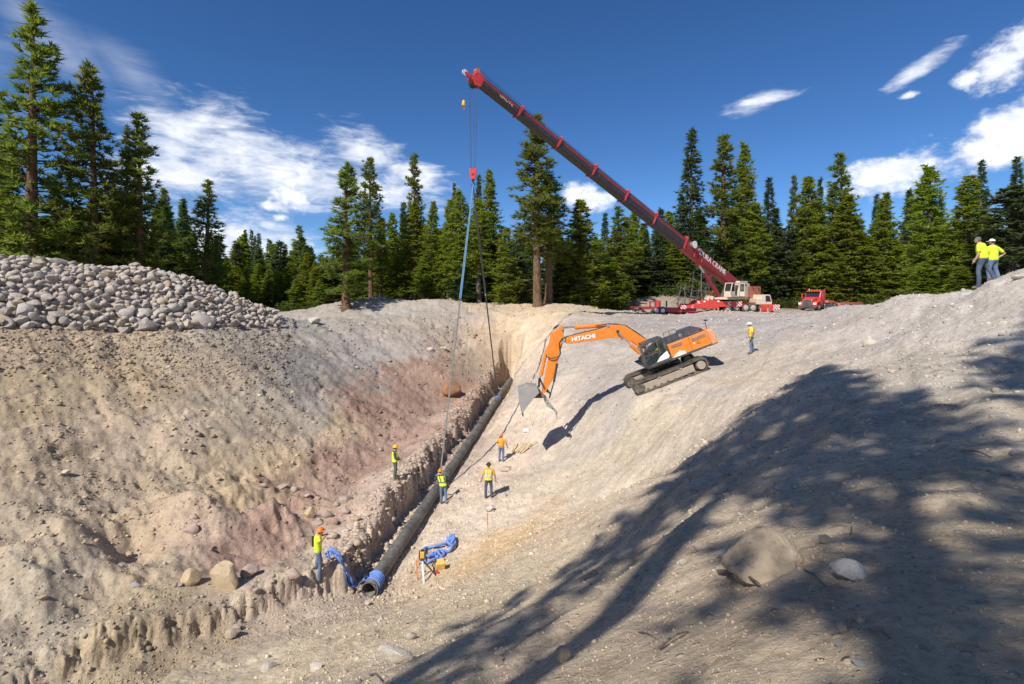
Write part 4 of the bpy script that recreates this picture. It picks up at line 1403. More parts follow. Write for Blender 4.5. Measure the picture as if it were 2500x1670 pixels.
for (a, b, c_, d_) in ((0, 0.07, 0.1, 1.75), (0.75, 0.82, 0.1, 1.75)):
    m.prism([d0_ + hf * (-0.5) * a + hl * 0.6 * a + Vector((0, 0, z0 + c_)), d0_ + hf * (-0.5) * b + hl * 0.6 * b + Vector((0, 0, z0 + c_)), d0_ + hf * (-0.5) * b + hl * 0.6 * b + Vector((0, 0, z0 + d_)), d0_ + hf * (-0.5) * a + hl * 0.6 * a + Vector((0, 0, z0 + d_))], hl * 0.05)
for (c_, d_) in ((0.1, 0.7), (1.68, 1.75)):
    m.prism([d0_ + Vector((0, 0, z0 + c_)), d0_ + hf * (-0.5) * 0.82 + hl * 0.6 * 0.82 + Vector((0, 0, z0 + c_)), d0_ + hf * (-0.5) * 0.82 + hl * 0.6 * 0.82 + Vector((0, 0, z0 + d_)), d0_ + Vector((0, 0, z0 + d_))], hl * 0.05)
dr_ = m.build('door', CREAM, crane, 0.01)
m = MB(); m.prism([d0_ + hl * 0.02 + Vector((0, 0, z0 + 0.7)), d0_ + hf * (-0.5) * 0.8 + hl * (0.6 * 0.8 + 0.02) + Vector((0, 0, z0 + 0.7)), d0_ + hf * (-0.5) * 0.8 + hl * (0.6 * 0.8 + 0.02) + Vector((0, 0, z0 + 1.68)), d0_ + hl * 0.02 + Vector((0, 0, z0 + 1.68))], hl * 0.015); m.build('window', GLASS, dr_)
m = MB(); sbox(m, 0.55, 1.05, 1.1, 1.6, 2.13, 2.5); sbox(m, 0.5, 0.62, 1.1, 1.6, 2.5, 3.1); m.build('seat', CHAR, crane)
# winch and clutter in front of the deck
m = MB(); m.cyl(sp_(-2.2, -0.5, 2.4), sp_(-2.2, 0.5, 2.4), 0.38); m.build('winch_drum', STEEL, crane)
for (x, y, z, a, b, c_) in [(-3.05, -0.5, 1.86, 0.6, 0.5, 0.7), (-2.5, -0.7, 1.8, 0.35, 0.4, 0.5), (-2.05, -0.4, 1.95, 0.3, 0.5, 0.8)]:
    m = MB(); m.box(cp(x, y, z), (a, b, c_), Matrix.Rotation(R(25), 3, 'Y')); m.build('toolbox', CREAM, crane, 0.03)
m = MB(); cbox(m, -2.7, -2.2, -0.6, -0.2, 2.2, 2.75); m.build('hose_reel', YEL, crane, 0.03)
m = MB(); m.tube([cp(-4.2, -0.4, 2.42), cp(-3.3, -0.4, 2.25), cp(-2.4, -0.4, 2.2)], 0.03, 6); m.build('rail', STEEL, crane)

# boom
BL = (TIP - BP).length
bw = bu.cross(Vector((0, 0, 1))).normalized()       # sideways, towards the camera's right when looking from the front
if bw.y > 0:
    bw = -bw
bv = bw.cross(bu).normalized()
if bv.z < 0:
    bv = -bv
BP0 = BP - bu * 1.2


def at_px(px):
    """distance along the boom axis that is seen over photo column px"""
    lo, hi = 0.0, BL
    for _ in range(50):
        mid = (lo + hi) / 2
        q = BP + bu * mid
        if q.x / q.y * F + CX > px:
            lo = mid
        else:
            hi = mid
    return lo


COLL = [at_px(x * K) for x in (1562, 1493, 1428, 1355, 1276, 1187)]
ENDS = [0.0] + COLL + [BL - 0.4]
HGT = [1.52, 1.38, 1.27, 1.17, 1.08, 0.99, 0.90]


def bsec(mb, a, b, hh, ww, v0=0.0, chin=0.28, inset=0.0):
    """boom section: flat top, rounded belly"""
    prof = [(-ww / 2, hh / 2), (ww / 2, hh / 2), (ww / 2, -hh / 2 + chin), (ww / 2 * 0.72, -hh / 2 + chin * 0.32), (ww * 0.18, -hh / 2), (-ww * 0.18, -hh / 2), (-ww / 2 * 0.72, -hh / 2 + chin * 0.32), (-ww / 2, -hh / 2 + chin)]
    mb.prism([BP + bu * a + bw * p + bv * (q + v0) for p, q in prof], bu * (b - a))
    return mb


for i in range(7):
    a, b = ENDS[i], ENDS[i + 1]
    if i == 0:
        a = -1.2
    hh = HGT[i]; ww = hh * 0.78
    m = MB(); bsec(m, a, b, hh, ww)
    sec = m.build('boom_section', DRED if i == 0 else CHAR, crane, 0.02)  # outer sections: charcoal puts the shade of the red boom into the colour
    if i:
        sec['label'] = 'telescopic boom section with shade painted charcoal below a red stripe'
        for sgn in (-1, 1):
            m = MB(); m.prism([BP + bu * (a + 0.25) + bw * sgn * (ww / 2) + bv * hh * 0.16, BP + bu * b + bw * sgn * (ww / 2) + bv * hh * 0.16, BP + bu * b + bw * sgn * (ww / 2) + bv * hh * 0.40, BP + bu * (a + 0.25) + bw * sgn * (ww / 2) + bv * hh * 0.40], bw * sgn * 0.006)
            m.build('stripe', DRED, sec)
        m = MB(); bsec(m, a - 0.02, a + 0.14, hh + 0.14, ww + 0.14); m.build('collar', DRED, sec)
        m = MB()
        for sgn in (-1, 1):
            m.prism([BP + bu * (a + 0.05) + bw * sgn * (ww / 2 + 0.08) + bv * (-hh / 2), BP + bu * (a + 0.16) + bw * sgn * (ww / 2 + 0.08) + bv * (-hh / 2), BP + bu * (a - 0.05) + bw * sgn * (ww / 2 + 0.08) + bv * (hh / 2 + 0.25), BP + bu * (a - 0.2) + bw * sgn * (ww / 2 + 0.08) + bv * (hh / 2 + 0.25)], bw * sgn * 0.05)
        m.box(BP + bu * (a - 0.1) + bv * (hh / 2 + 0.22), (0.16, ww + 0.2, 0.12), Matrix((bu, bw, bv)).transposed())
        m.build('rope_guide', BRED, sec)
# boom base fittings
m = MB(); m.cyl(BP + bu * (COLL[0] - 1.2) + bw * 0.60 + bv * 0.42, BP + bu * (COLL[0] - 1.2) + bw * 1.0 + bv * 0.42, 0.36, 0.36, 20); m.build('hose_drum', STEEL, crane)
m = MB(); m.cyl(BP + bu * (COLL[0] - 1.2) + bw * 1.0 + bv * 0.42, BP + bu * (COLL[0] - 1.2) + bw * 1.04 + bv * 0.42, 0.46, 0.46, 20); m.build('drum_plate', WHITE, crane)
m = MB(); m.cyl(BP + bu * (COLL[0] - 2.9) + bw * 0.6 + bv * 0.5, BP + bu * (COLL[0] - 2.9) + bw * 0.8 + bv * 0.5, 0.24, 0.24, 16); m.build('hose_drum', STEEL, crane)
m = MB()
for k, aa in enumerate((COLL[0] - 2.2, COLL[0] - 3.2, COLL[0] - 3.9)):
    m.prism([BP + bu * aa + bw * 0.6 + bv * (-0.78), BP + bu * (aa + 0.16) + bw * 0.6 + bv * (-0.78), BP + bu * (aa + 0.16) + bw * 0.6 + bv * (0.1 - 0.2 * k), BP + bu * aa + bw * 0.6 + bv * (0.1 - 0.2 * k)], bw * 0.06)
m.build('rib', BRED, crane)
M4 = Matrix.Translation(BP + bu * ((at_px(1697) + at_px(1760)) / 2) + bw * (1.52 * 0.39 + 0.015) + bv * 0.30) @ Matrix((-bu, bv, bw)).transposed().to_4x4()
if (-bu).cross(bv).dot(bw) < 0:
    M4 = Matrix.Translation(BP + bu * ((at_px(1697) + at_px(1760)) / 2) + bw * (1.52 * 0.39 + 0.015) + bv * 0.30) @ Matrix((-bu, bv, -bw)).transposed().to_4x4()
text_part('DURA CRANE', 0.95, M4, WHITE, crane, bold=0.0, width=at_px(1697) - at_px(1760))
M5 = Matrix.Translation(BP + bu * (BL - 3.2) + bw * (0.82 * 0.39 + 0.02) + bv * 0.12) @ Matrix((-bu, bv, bw)).transposed().to_4x4()
text_part('GROVE', 0.5, M5, paint('pale_lettering', (0.62, 0.50, 0.33), 0.6), crane, bold=0.01)
# lift cylinder
CB = sp_(1.9, 0, 2.0); CT = BP + bu * (COLL[0] - 4.2) - bv * 0.75; cm_ = CB + (CT - CB) * 0.74
m = MB(); m.cyl(CB, cm_, 0.27, 0.27, 18); m.build('lift_cylinder', DRED, crane)
m = MB(); m.cyl(cm_, CT, 0.17, 0.17, 14); m.build('lift_rod', CHROME, crane)
m = MB(); m.cyl(CT - bw * 0.45, CT + bw * 0.45, 0.2, 0.2, 14); m.prism([CT - bw * 0.35 + bu * 0.5 + bv * 0.1, CT - bw * 0.35 - bu * 0.5 + bv * 0.1, CT - bw * 0.35 - bv * 0.25], bw * 0.7); m.build('cylinder_pin', BRED, crane)
# boom head with sheaves
HD = BP + bu * (BL - 0.45)
m = MB()
for sgn in (-1, 1):
    m.prism([HD + bw * sgn * 0.30 + bv * 0.5, HD + bu * 0.55 + bw * sgn * 0.30 + bv * 0.62, HD + bu * 1.0 + bw * sgn * 0.30 + bv * 0.2, HD + bu * 1.1 + bw * sgn * 0.30 - bv * 0.35, HD + bu * 0.55 + bw * sgn * 0.30 - bv * 0.75, HD + bw * sgn * 0.30 - bv * 0.45], bw * sgn * 0.06)
m.box(HD + bu * 0.1, (0.12, 0.62, 0.95), Matrix((bu, bw, bv)).transposed())
m.box(HD + bu * 0.7 + bv * 0.45, (0.3, 0.5, 0.25), Matrix((bu, bw, bv)).transposed())
m.prism([HD + bu * 1.0 - bw * 0.1 + bv * 0.1, HD + bu * 1.75 - bw * 0.1 - bv * 0.05, HD + bu * 1.75 - bw * 0.1 - bv * 0.25, HD + bu * 1.0 - bw * 0.1 - bv * 0.3], bw * 0.2)
hd = m.build('boom_head', BRED, crane, 0.01)
for (a, b, r_, n_, mat_) in ((0.45, 0.42, 0.30, 3, WHITE), (0.62, -0.52, 0.34, 4, CHAR), (1.72, -0.12, 0.26, 1, WHITE)):
    m = MB()
    for k in range(n_):
        y_ = (k - (n_ - 1) / 2) * 0.13
        c0_ = HD + bu * a + bv * b + bw * y_
        m.cyl(c0_ - bw * 0.035, c0_ + bw * 0.035, r_, r_, 20)
    m.build('sheave', mat_, hd)
m = MB(); m.cyl(HD + bu * 0.75 + bv * 0.75 - bw * 0.2, HD + bu * 0.75 + bv * 0.75 + bw * 0.2, 0.22, 0.22, 16); m.build('sheave', SALMON, hd)
# ropes along the boom top
m = MB()
for y_ in (-0.12, 0.12):
    pts = [BP + bu * 1.0 + bv * 1.0 + bw * y_] + [BP + bu * (c_ - 0.1) + bv * (HGT[i + 1] / 2 + 0.34) + bw * y_ for i, c_ in enumerate(COLL)] + [HD + bu * 0.7 + bv * 0.95 + bw * y_]
    m.tube(pts, 0.022, 5)
m.build('boom_rope', ROPE, crane)

# hook block and hoist ropes, overhaul ball
HK = Vector(R3(1155, 427, 44.4))
rt0 = HD + bu * 0.62 - bv * 0.52
m = MB()
for k, (a, b) in enumerate(((-0.30, -0.30), (-0.34, -0.22), (0.02, 0.12), (0.34, 0.28))):
    m.tube([rt0 + hf * (-a * 0.9) + bw * (k - 1.5) * 0.13 - Vector((0, 0, 0.1)), HK + hf * (-b * 0.6) + bw * (k - 1.5) * 0.08 + Vector((0, 0, 0.5))], 0.016, 5)
m.build('hoist_rope', ROPE, crane)
px_ = Vector((1, 0, 0)); py_ = Vector((0, 1, 0)); pz_ = Vector((0, 0, 1))
m = MB(); m.prism([HK + px_ * x + pz_ * z - py_ * 0.2 for x, z in ((-0.30, 0.52), (0.30, 0.52), (0.31, 0.15), (0.17, -0.42), (-0.17, -0.42), (-0.31, 0.15))], py_ * 0.4)
hb = m.build('hook_block', BRED, crane, 0.03)
m = MB(); m.cyl(HK - py_ * 0.22, HK + py_ * 0.22, 0.09, 0.09, 12); m.build('pin', CHAR, hb)
m = MB()
for k in range(3):
    m.cyl(HK + py_ * (k - 1) * 0.11 - py_ * 0.03 + pz_ * 0.30, HK + py_ * (k - 1) * 0.11 + py_ * 0.03 + pz_ * 0.30, 0.29, 0.29, 20)
m.build('sheave', CHAR, hb)
m = MB(); m.cyl(HK - pz_ * 0.42, HK - pz_ * 0.60, 0.09, 0.08, 10)
m.tube([HK + px_ * x + pz_ * z for x, z in ((0, -0.58), (0.02, -0.68), (0.13, -0.76), (0.13, -0.90), (0, -0.98), (-0.12, -0.93), (-0.15, -0.83))], [0.06, 0.06, 0.055, 0.055, 0.05, 0.04, 0.02], 8)
m.build('hook', CHAR, hb)
OB = Vector(R3(1132, 255, 43.5)); ot = HD + bu * 1.98 - bv * 0.12
m = MB(); m.tube([Vector((OB.x, OB.y, ot.z)), OB + pz_ * 0.25], 0.014, 5); m.build('whip_rope', ROPE, crane)
m = MB(); m.tube([OB + pz_ * z for z in (0.38, 0.30, 0.22, -0.08, -0.16)], [0.05, 0.10, 0.15, 0.16, 0.08], 14)
ob_ = m.build('overhaul_ball', YEL, crane)
m = MB(); m.cyl(OB - pz_ * 0.16, OB - pz_ * 0.26, 0.06, 0.06, 10); m.tube([OB + px_ * x + pz_ * z for x, z in ((0, -0.25), (0.09, -0.32), (0.08, -0.42), (0, -0.46), (-0.08, -0.40))], [0.045, 0.04, 0.04, 0.035, 0.02], 8); m.build('hook', BRED, ob_)

# ================================================================== red flatbed trailer left of the crane
TD = 66.5


def tp_(cx, cy, dd=0.0):
    return Vector(R3(1520 + cx * cs, 640 + cy * cs, TD + dd))


q0 = tp_(600, 760)
tz = gz(q0.x, TD)
trl = empty('flatbed_trailer', (q0.x, TD, tz), 'red flatbed trailer with upright stakes coupled at the left of the crane', 'trailer')
dz = tz - q0.z - 0.02


def tq(cx, cy, dd=0.0):
    return tp_(cx, cy, dd) + Vector((0, 0, dz))


m = MB(); m.prism([tq(160, 655), tq(480, 655), tq(760, 668), tq(1060, 672), tq(1060, 735), tq(640, 735), tq(600, 690), tq(290, 690), tq(280, 675), tq(160, 675)], (0, 2.3, 0)); m.build('bed', DRED, trl, 0.03)
m = MB(); m.prism([tq(180, 690), tq(300, 690), tq(380, 760), tq(300, 765), tq(250, 740), tq(190, 712)], (0, 2.0, 0)); m.build('rear_frame', CHAR, trl, 0.03)
m = MB(); m.cyl(tq(252, 722, -0.05), tq(252, 722, 0.8), 0.18, 0.18, 14); m.build('air_tank', STEEL, trl)
for cx in (395, 470, 535, 632):
    m = MB(); m.prism([tq(cx - 9, 655, -0.03), tq(cx + 9, 655, -0.03), tq(cx + 9, 568, -0.03), tq(cx - 9, 568, -0.03)], (0, 0.14, 0)); m.build('stake', DRED if cx != 632 else CHAR, trl)
m = MB(); m.prism([tq(478, 655, 0.02), tq(545, 655, 0.02), tq(545, 565, 0.02), tq(478, 565, 0.02)], (0, 0.05, 0)); m.build('headboard', BRED, trl)
m = MB(); m.prism([tq(345, 655, 0.1), tq(356, 655, 0.1), tq(356, 590, 0.1), tq(400, 590, 0.1), tq(400, 580, 0.1), tq(345, 580, 0.1)], (0, 0.06, 0)); m.build('stake_frame', SALMON, trl)
for cx in (480, 572):
    for dd in (0.1, 1.9):
        c = tq(cx, 718, dd); c.z = tz + 0.46
        m = MB(); m.wheel(c, (0, 1, 0), 0.48, 0.34); w_ = m.build('wheel', BLACK, trl)
        m = MB(); m.cyl(c - py_ * 0.18, c + py_ * 0.18, 0.26, 0.26, 16); m.build('rim', WHITE, w_)
m = MB(); m.prism([tq(395, 760, -0.02), tq(460, 760, -0.02), tq(460, 690, -0.02), tq(430, 690, -0.02), tq(395, 715, -0.02)], (0, 0.05, 0)); m.build('mudguard', BLACK, trl)

# ================================================================== red tractor truck with its lowboy trailer
KD = 72.0
ks = 0.0852
kg = R3(1920 + 620 * ks, 690 + 790 * ks, KD)
kz = gz(kg[0], KD)
KB = Vector((kg[0] - 0.15, KD, kz))
rear = Vector((math.sin(R(54)), math.cos(R(54)), 0)); kh = -rear; kl = Vector((-kh.y, kh.x, 0))     # heading and left side
truck = empty('tractor_truck', KB, 'red long nosed tractor truck with chrome grille parked on the plateau', 'truck')


def kp(f, l, z):
    """truck frame: f behind the grille, l towards its left side, z up"""
    return KB + rear * f + kl * l + Vector((0, 0, z))


def kbox(mb, f0, f1, l0, l1, z0, z1):
    return mb.prism([kp(f0, l0, z0), kp(f1, l0, z0), kp(f1, l0, z1), kp(f0, l0, z1)], kl * (l1 - l0))


m = MB()
m.prism([kp(0.05, -0.72, 0.75), kp(1.75, -0.72, 0.75), kp(1.75, -0.72, 1.95), kp(0.9, -0.72, 1.82), kp(0.22, -0.72, 1.62), kp(0.05, -0.72, 1.5)], kl * 1.44)
m.build('hood', BRED, truck, 0.08)
for l0_, l1_ in ((-1.22, -0.72), (0.72, 1.22)):
    m = MB(); m.prism([kp(0.05, l0_, 0.55), kp(0.35, l0_, 0.55), kp(0.45, l0_, 0.85), kp(0.75, l0_, 1.12), kp(1.15, l0_, 1.12), kp(1.45, l0_, 0.85), kp(1.6, l0_, 0.7), kp(1.75, l0_, 0.9), kp(1.55, l0_, 1.35), kp(0.7, l0_, 1.35), kp(0.15, l0_, 1.15)], kl * (l1_ - l0_)); m.build('fender', BRED, truck, 0.06)
    s_ = -1.0 if l0_ < 0 else 1.0
    m = MB(); m.prism([kp(0.02, s_ * 0.80, 0.85), kp(0.02, s_ * 1.18, 0.85), kp(0.12, s_ * 1.18, 1.12), kp(0.1, s_ * 0.80, 1.12)], kh * 0.04); m.build('headlight', WHITE, truck, 0.02)
m = MB(); kbox(m, -0.03, 0.05, -0.62, 0.62, 0.62, 1.52); gr = m.build('grille', CHROME, truck, 0.02)
m = MB()
for k in range(11):
    kbox(m, -0.045, -0.03, -0.58 + k * 0.11, -0.545 + k * 0.11, 0.68, 1.47)
m.build('grille_bar', STEEL, gr)
m = MB(); kbox(m, -0.06, -0.03, -0.07, 0.07, 0.62, 1.52); m.build('grille_strip', CHAR, gr)
m = MB(); kbox(m, -0.10, 0.10, -1.2, 1.2, 0.28, 0.62); bmp = m.build('bumper', DKGREY, truck, 0.05)
m = MB(); kbox(m, -0.115, -0.10, -0.35, 0.35, 0.38, 0.52); m.build('number_plate', CHAR, bmp)
m = MB()
m.prism([kp(1.6, -1.05, 0.75), kp(3.3, -1.05, 0.75), kp(3.3, -1.05, 2.85), kp(2.25, -1.05, 2.85), kp(1.95, -1.05, 2.7), kp(1.6, -1.05, 1.9)], kl * 2.1)
kc = m.build('cab', BRED, truck, 0.08)
m = MB(); m.prism([kp(1.60, -0.92, 1.95), kp(1.60, 0.92, 1.95), kp(1.92, 0.88, 2.62), kp(1.92, -0.88, 2.62)], kh * 0.03); m.build('windscreen', DGLASS, kc)
m = MB(); m.prism([kp(1.85, -1.0, 2.68), kp(1.85, 1.0, 2.68), kp(1.65, 1.0, 2.62), kp(1.65, -1.0, 2.62)], (0, 0, 0.05)); m.build('sun_visor', CHROME, kc)
for sgn in (-1, 1):
    m = MB(); m.prism([kp(1.85, sgn * 1.055, 1.95), kp(2.75, sgn * 1.055, 1.9), kp(2.75, sgn * 1.055, 2.6), kp(2.1, sgn * 1.055, 2.6)], kl * sgn * 0.02); m.build('window', DGLASS, kc)
    m = MB(); kbox(m, 1.75, 2.7, sgn * 1.055, sgn * 1.075, 0.8, 1.85); d_ = m.build('door', BRED, kc)
    m = MB(); kbox(m, 2.45, 2.65, sgn * 1.075, sgn * 1.1, 1.62, 1.68); m.build('handle', CHROME, d_)
    m = MB(); kbox(m, 1.55, 1.68, sgn * 1.32, sgn * 1.46, 1.75, 2.35); m.tube([kp(1.75, sgn * 1.05, 1.8), kp(1.62, sgn * 1.35, 1.85)], 0.03, 6); m.tube([kp(1.75, sgn * 1.05, 2.4), kp(1.62, sgn * 1.35, 2.3)], 0.03, 6); m.build('mirror', BRED, truck, 0.03)
    m = MB(); m.tube([kp(3.4, sgn * 0.85, 0.8), kp(3.4, sgn * 0.85, 3.0)], 0.07, 10); m.build('exhaust_stack', BRED, truck)
for l in (-0.7, -0.35, 0, 0.35, 0.7):
    m = MB(); m.box(kp(2.2, l, 2.90), (0.12, 0.12, 0.08)); m.build('marker_lamp', YEL, kc, 0.02)
m = MB(); m.cyl(kp(2.4, -0.75, 2.88), kp(2.4, -0.75, 3.08), 0.08, 0.06, 10); m.build('beacon', WHITE, kc)
m = MB(); kbox(m, 3.3, 7.6, -0.45, 0.45, 0.75, 1.0); m.build('chassis', CHAR, truck)
m = MB(); kbox(m, 3.45, 6.9, -1.0, 1.0, 1.02, 1.16); m.build('deck', SALMON, truck, 0.02)
m = MB(); m.cyl(kp(5.6, 0, 1.16), kp(5.6, 0, 1.30), 0.5, 0.5, 18); m.build('fifth_wheel', DUSTY, truck)
for sgn in (-1, 1):
    m = MB(); kbox(m, 2.9, 4.4, sgn * 1.12, sgn * 0.6, 0.38, 0.92); m.build('fuel_tank', CHROME, truck, 0.08)
for f, ll in ((1.05, (-1.02, 1.02)), (5.1, (-0.98, 0.98)), (6.4, (-0.98, 0.98))):
    for l in ll:
        m = MB(); m.wheel(kp(f, l, 0.51), kl, 0.51, 0.34 if f < 2 else 0.5); w_ = m.build('wheel', BLACK, truck)
        m = MB(); m.cyl(kp(f, l - 0.19 if f < 2 else l - 0.27, 0.51), kp(f, l + 0.19 if f < 2 else l + 0.27, 0.51), 0.28, 0.28, 16); m.cyl(kp(f, l - 0.3, 0.51), kp(f, l + 0.3, 0.51), 0.1, 0.1, 10); m.build('rim', CHROME, w_)
low = empty('lowboy_trailer', kp(8.5, 0, 0), 'orange red low trailer hitched behind the red tractor truck', 'trailer')
m = MB(); m.prism([kp(5.6, -0.5, 1.18), kp(7.1, -0.5, 1.18), kp(7.6, -0.5, 0.55), kp(8.4, -0.5, 0.50), kp(8.4, -0.5, 0.9), kp(7.9, -0.5, 1.0), kp(7.3, -0.5, 1.40), kp(5.6, -0.5, 1.40)], kl * 1.0); m.build('gooseneck', SALMON, low, 0.04)
m = MB(); m.prism([kp(7.7, -1.25, 0.40), kp(17, -1.25, 0.40), kp(17, -1.25, 0.98), kp(7.7, -1.25, 0.98)], kl * 2.5); lb_ = m.build('bed', SALMON, low, 0.04)
m = MB(); kbox(m, 10.3, 11.6, 1.25, 1.27, 0.58, 0.78); m.build('slot', CHAR, lb_)
for f in (15.0, 16.2):
    for l in (-1.0, 1.0):
        m = MB(); m.wheel(kp(f, l * 1.3, 0.48), kl, 0.48, 0.3); m.build('wheel', BLACK, low)

# ================================================================== orange excavator on the slope
es = 0.23424


def E(cx, cy, d):
    return Vector(R3(1250 + cx * es, 760 + cy * es, d))


DN, DC = 29.2, 30.4                  # distance of the near side and of the boom plane
ec = E(1670, 760, DC)
ex = empty('excavator', (ec.x, ec.y, ec.z), 'orange tracked excavator with grey bucket reaching downhill on the slope', 'excavator')
PITCH = Matrix.Rotation(-math.atan2(0.268, 0.74), 3, 'Y')


def eprism(name, pts, d, thick, mat, parent, bevel=0.03, label=None):
    m = MB(); m.prism([E(x, y, d) for x, y in pts], (0, thick, 0))
    return m.build(name, mat, parent, bevel, label=label)


def ecyl(name, pts, d, r, mat, parent, n=12):
    m = MB(); m.tube([E(x, y, d) for x, y in pts], r, n)
    return m.build(name, mat, parent)


# tracks: a loop of shoes round two rollers
def track(dn, name, dy=0.0):
    # outline of the belt on the photograph, front idler at lower left, sprocket at upper right
    a, b = E(1345, 800, dn) + Vector((0, dy, 0)), E(1975, 560, dn) + Vector((0, dy, 0))
    sc = dn / F * es
    ra, rb = 62 * sc, 72 * sc
    d = (b - a); L = d.length; d.normalize(); nrm = Vector((-d.z, 0, d.x))
    if nrm.z < 0:
        nrm = -nrm
    pts = []
    for k in range(15):
        t_ = math.pi / 2 - math.pi * k / 14
        pts.append(b + d * rb * math.sin(math.pi / 2 - t_ + 0) * 0 + (d * math.cos(t_) + nrm * math.sin(t_)) * rb)
    for k in range(1, 24):
        pts.append(b - nrm * rb + ((a - nrm * ra) - (b - nrm * rb)) * (k / 24))
    for k in range(15):
        t_ = -math.pi / 2 - math.pi * k / 14
        pts.append(a + (d * math.cos(t_) + nrm * math.sin(t_)) * ra)
    for k in range(1, 24):
        f_ = k / 24
        pts.append((a + nrm * ra) + ((b + nrm * rb) - (a + nrm * ra)) * f_ - nrm * 0.05 * math.sin(math.pi * f_))
    tr_ = MB()
    n = len(pts)
    W_ = 0.62
    # belt
    vs = []
    for i, p in enumerate(pts):
        tdir = (pts[(i + 1) % n] - pts[i - 1]).normalized(); nn = Vector((-tdir.z, 0, tdir.x))
        cen_ = (a + b) / 2
        if nn.dot(p - cen_) < 0:
            nn = -nn
        vs += [p - nn * 0.07, p, p + py_ * W_, p - nn * 0.07 + py_ * W_]
    fs = []
    for i in range(n):
        j = (i + 1) % n
        for k in range(4):
            fs.append((i * 4 + k, i * 4 + (k + 1) % 4, j * 4 + (k + 1) % 4, j * 4 + k))
    tr_.add(vs, fs)
    belt = tr_.build(name, DARKST, ex)
    sh = MB()
    for i in range(0, n):
        j = (i + 1) % n
        for f_ in ((0.0, 0.5) if (pts[j] - pts[i]).length > 0.14 else (0.0,)):
            p = pts[i].lerp(pts[j], f_)
            tdir = (pts[j] - pts[i]).normalized(); nn = Vector((-tdir.z, 0, tdir.x))
            if nn.dot(p - (a + b) / 2) < 0:
                nn = -nn
            sh.box(p + nn * 0.025 + py_ * W_ / 2, (0.035, W_ + 0.04, 0.06), Matrix((tdir, py_, nn)).transposed())
    so = sh.build('grouser', DARKST, belt)
    so['kind'] = 'stuff'
    # frame with idler, sprocket and rollers
    m = MB(); m.prism([a - d * 0.25 + nrm * 0.16 + py_ * 0.04, a - d * 0.28 - nrm * 0.16 + py_ * 0.04, a + d * 0.25 - nrm * 0.30 + py_ * 0.04, b - d * 0.42 - nrm * 0.22 + py_ * 0.04, b - d * 0.42 + nrm * 0.20 + py_ * 0.04, a + d * 0.5 + nrm * 0.17 + py_ * 0.04], py_ * (W_ - 0.1)); m.build('track_frame', DUSTY, ex, 0.03)
    m = MB(); m.cyl(b - py_ * 0.02, b + py_ * W_, 0.24, 0.24, 22); m.build('sprocket', DUSTY, ex)
    m = MB()
    for k in range(22):
        t_ = 2 * math.pi * k / 22
        m.box(b + (d * math.cos(t_) + nrm * math.sin(t_)) * 0.30 + py_ * W_ / 2, (0.07, 0.12, 0.05), Matrix((d * math.cos(t_) + nrm * math.sin(t_), py_, -d * math.sin(t_) + nrm * math.cos(t_))).transposed())
    m.cyl(b + py_ * 0.12, b + py_ * 0.5, 0.29, 0.29, 22); m.build('sprocket_teeth', DARKST, ex)
    m = MB(); m.cyl(a, a + py_ * (W_), ra * 0.72, ra * 0.72, 22); m.build('idler', DARKST, ex)
    for k in range(8):
        c = a - nrm * (ra - 0.12) + ((b - nrm * (rb - 0.12)) - (a - nrm * (ra - 0.12))) * ((k + 0.9) / 9)
        m = MB(); m.cyl(c + py_ * 0.02, c + py_ * 0.56, 0.09, 0.09, 12); m.build('roller', DARKST, ex)
    for k in (0.32, 0.68):
        c = a + nrm * (ra - 0.13) + ((b + nrm * (rb - 0.13)) - (a + nrm * (ra - 0.13))) * k
        m = MB(); m.cyl(c + py_ * 0.0, c + py_ * 0.5, 0.08, 0.08, 12); m.build('roller', DUSTY, ex)


track(DN - 0.1, 'track')
track(DN - 0.1, 'track', 2.25)
m = MB(); m.box(E(1670, 665, DC), (1.7, 2.0, 0.7), PITCH); m.cyl(E(1670, 640, DC), E(1650, 580, DC), 0.75, 0.75, 24); m.build('undercarriage', DARKST, ex)
# upper structure
eprism('house', [(1425, 545), (1600, 350), (2030, 190), (2090, 350), (1640, 515), (1440, 610)], DN + 0.2, 2.5, DKGREY, ex)
eprism('skirt', [(1395, 590), (1425, 612), (2150, 330), (2140, 310)], DN + 0.05, 2.9, DKGREY, ex, 0.02)
sp1 = eprism('side_panel', [(1618, 352), (1836, 270), (1884, 412), (1672, 486)], DN + 0.06, 0.12, ORANGE, ex, 0.02)
sp2 = eprism('side_panel', [(1838, 269), (2024, 195), (2092, 352), (1886, 411)], DN + 0.06, 0.12, ORANGE, ex, 0.02)
eprism('vent', [(1648, 352), (1765, 308), (1774, 345), (1664, 388)], DN + 0.045, 0.03, FADEOR, sp1, 0)
eprism('vent', [(1860, 283), (2008, 222), (2018, 262), (1876, 320)], DN + 0.045, 0.03, FADEOR, sp2, 0)
m = MB()
for k in range(3):
    y0 = 8 + k * 11
    m.prism([E(1655 + k * 3, 352 + y0, DN + 0.035), E(1766 + k * 3, 310 + y0, DN + 0.035), E(1767 + k * 3, 314 + y0, DN + 0.035), E(1656 + k * 3, 356 + y0, DN + 0.035)], (0, 0.02, 0))
m.build('vent_slot', DKGREY, sp1)
m = MB()
for k in range(3):
    y0 = 8 + k * 11
    m.prism([E(1866 + k * 4, 281 + y0, DN + 0.035), E(2010 + k * 3, 222 + y0, DN + 0.035), E(2011 + k * 3, 226 + y0, DN + 0.035), E(1867 + k * 4, 285 + y0, DN + 0.035)], (0, 0.02, 0))
m.build('vent_slot', DKGREY, sp2)
eprism('decal', [(1930, 316), (1960, 306), (1966, 330), (1936, 341)], DN + 0.048, 0.012, CHAR, sp2, 0)
eprism('decal', [(1937, 319), (1956, 312), (1960, 327), (1941, 334)], DN + 0.040, 0.012, YEL, sp2, 0)
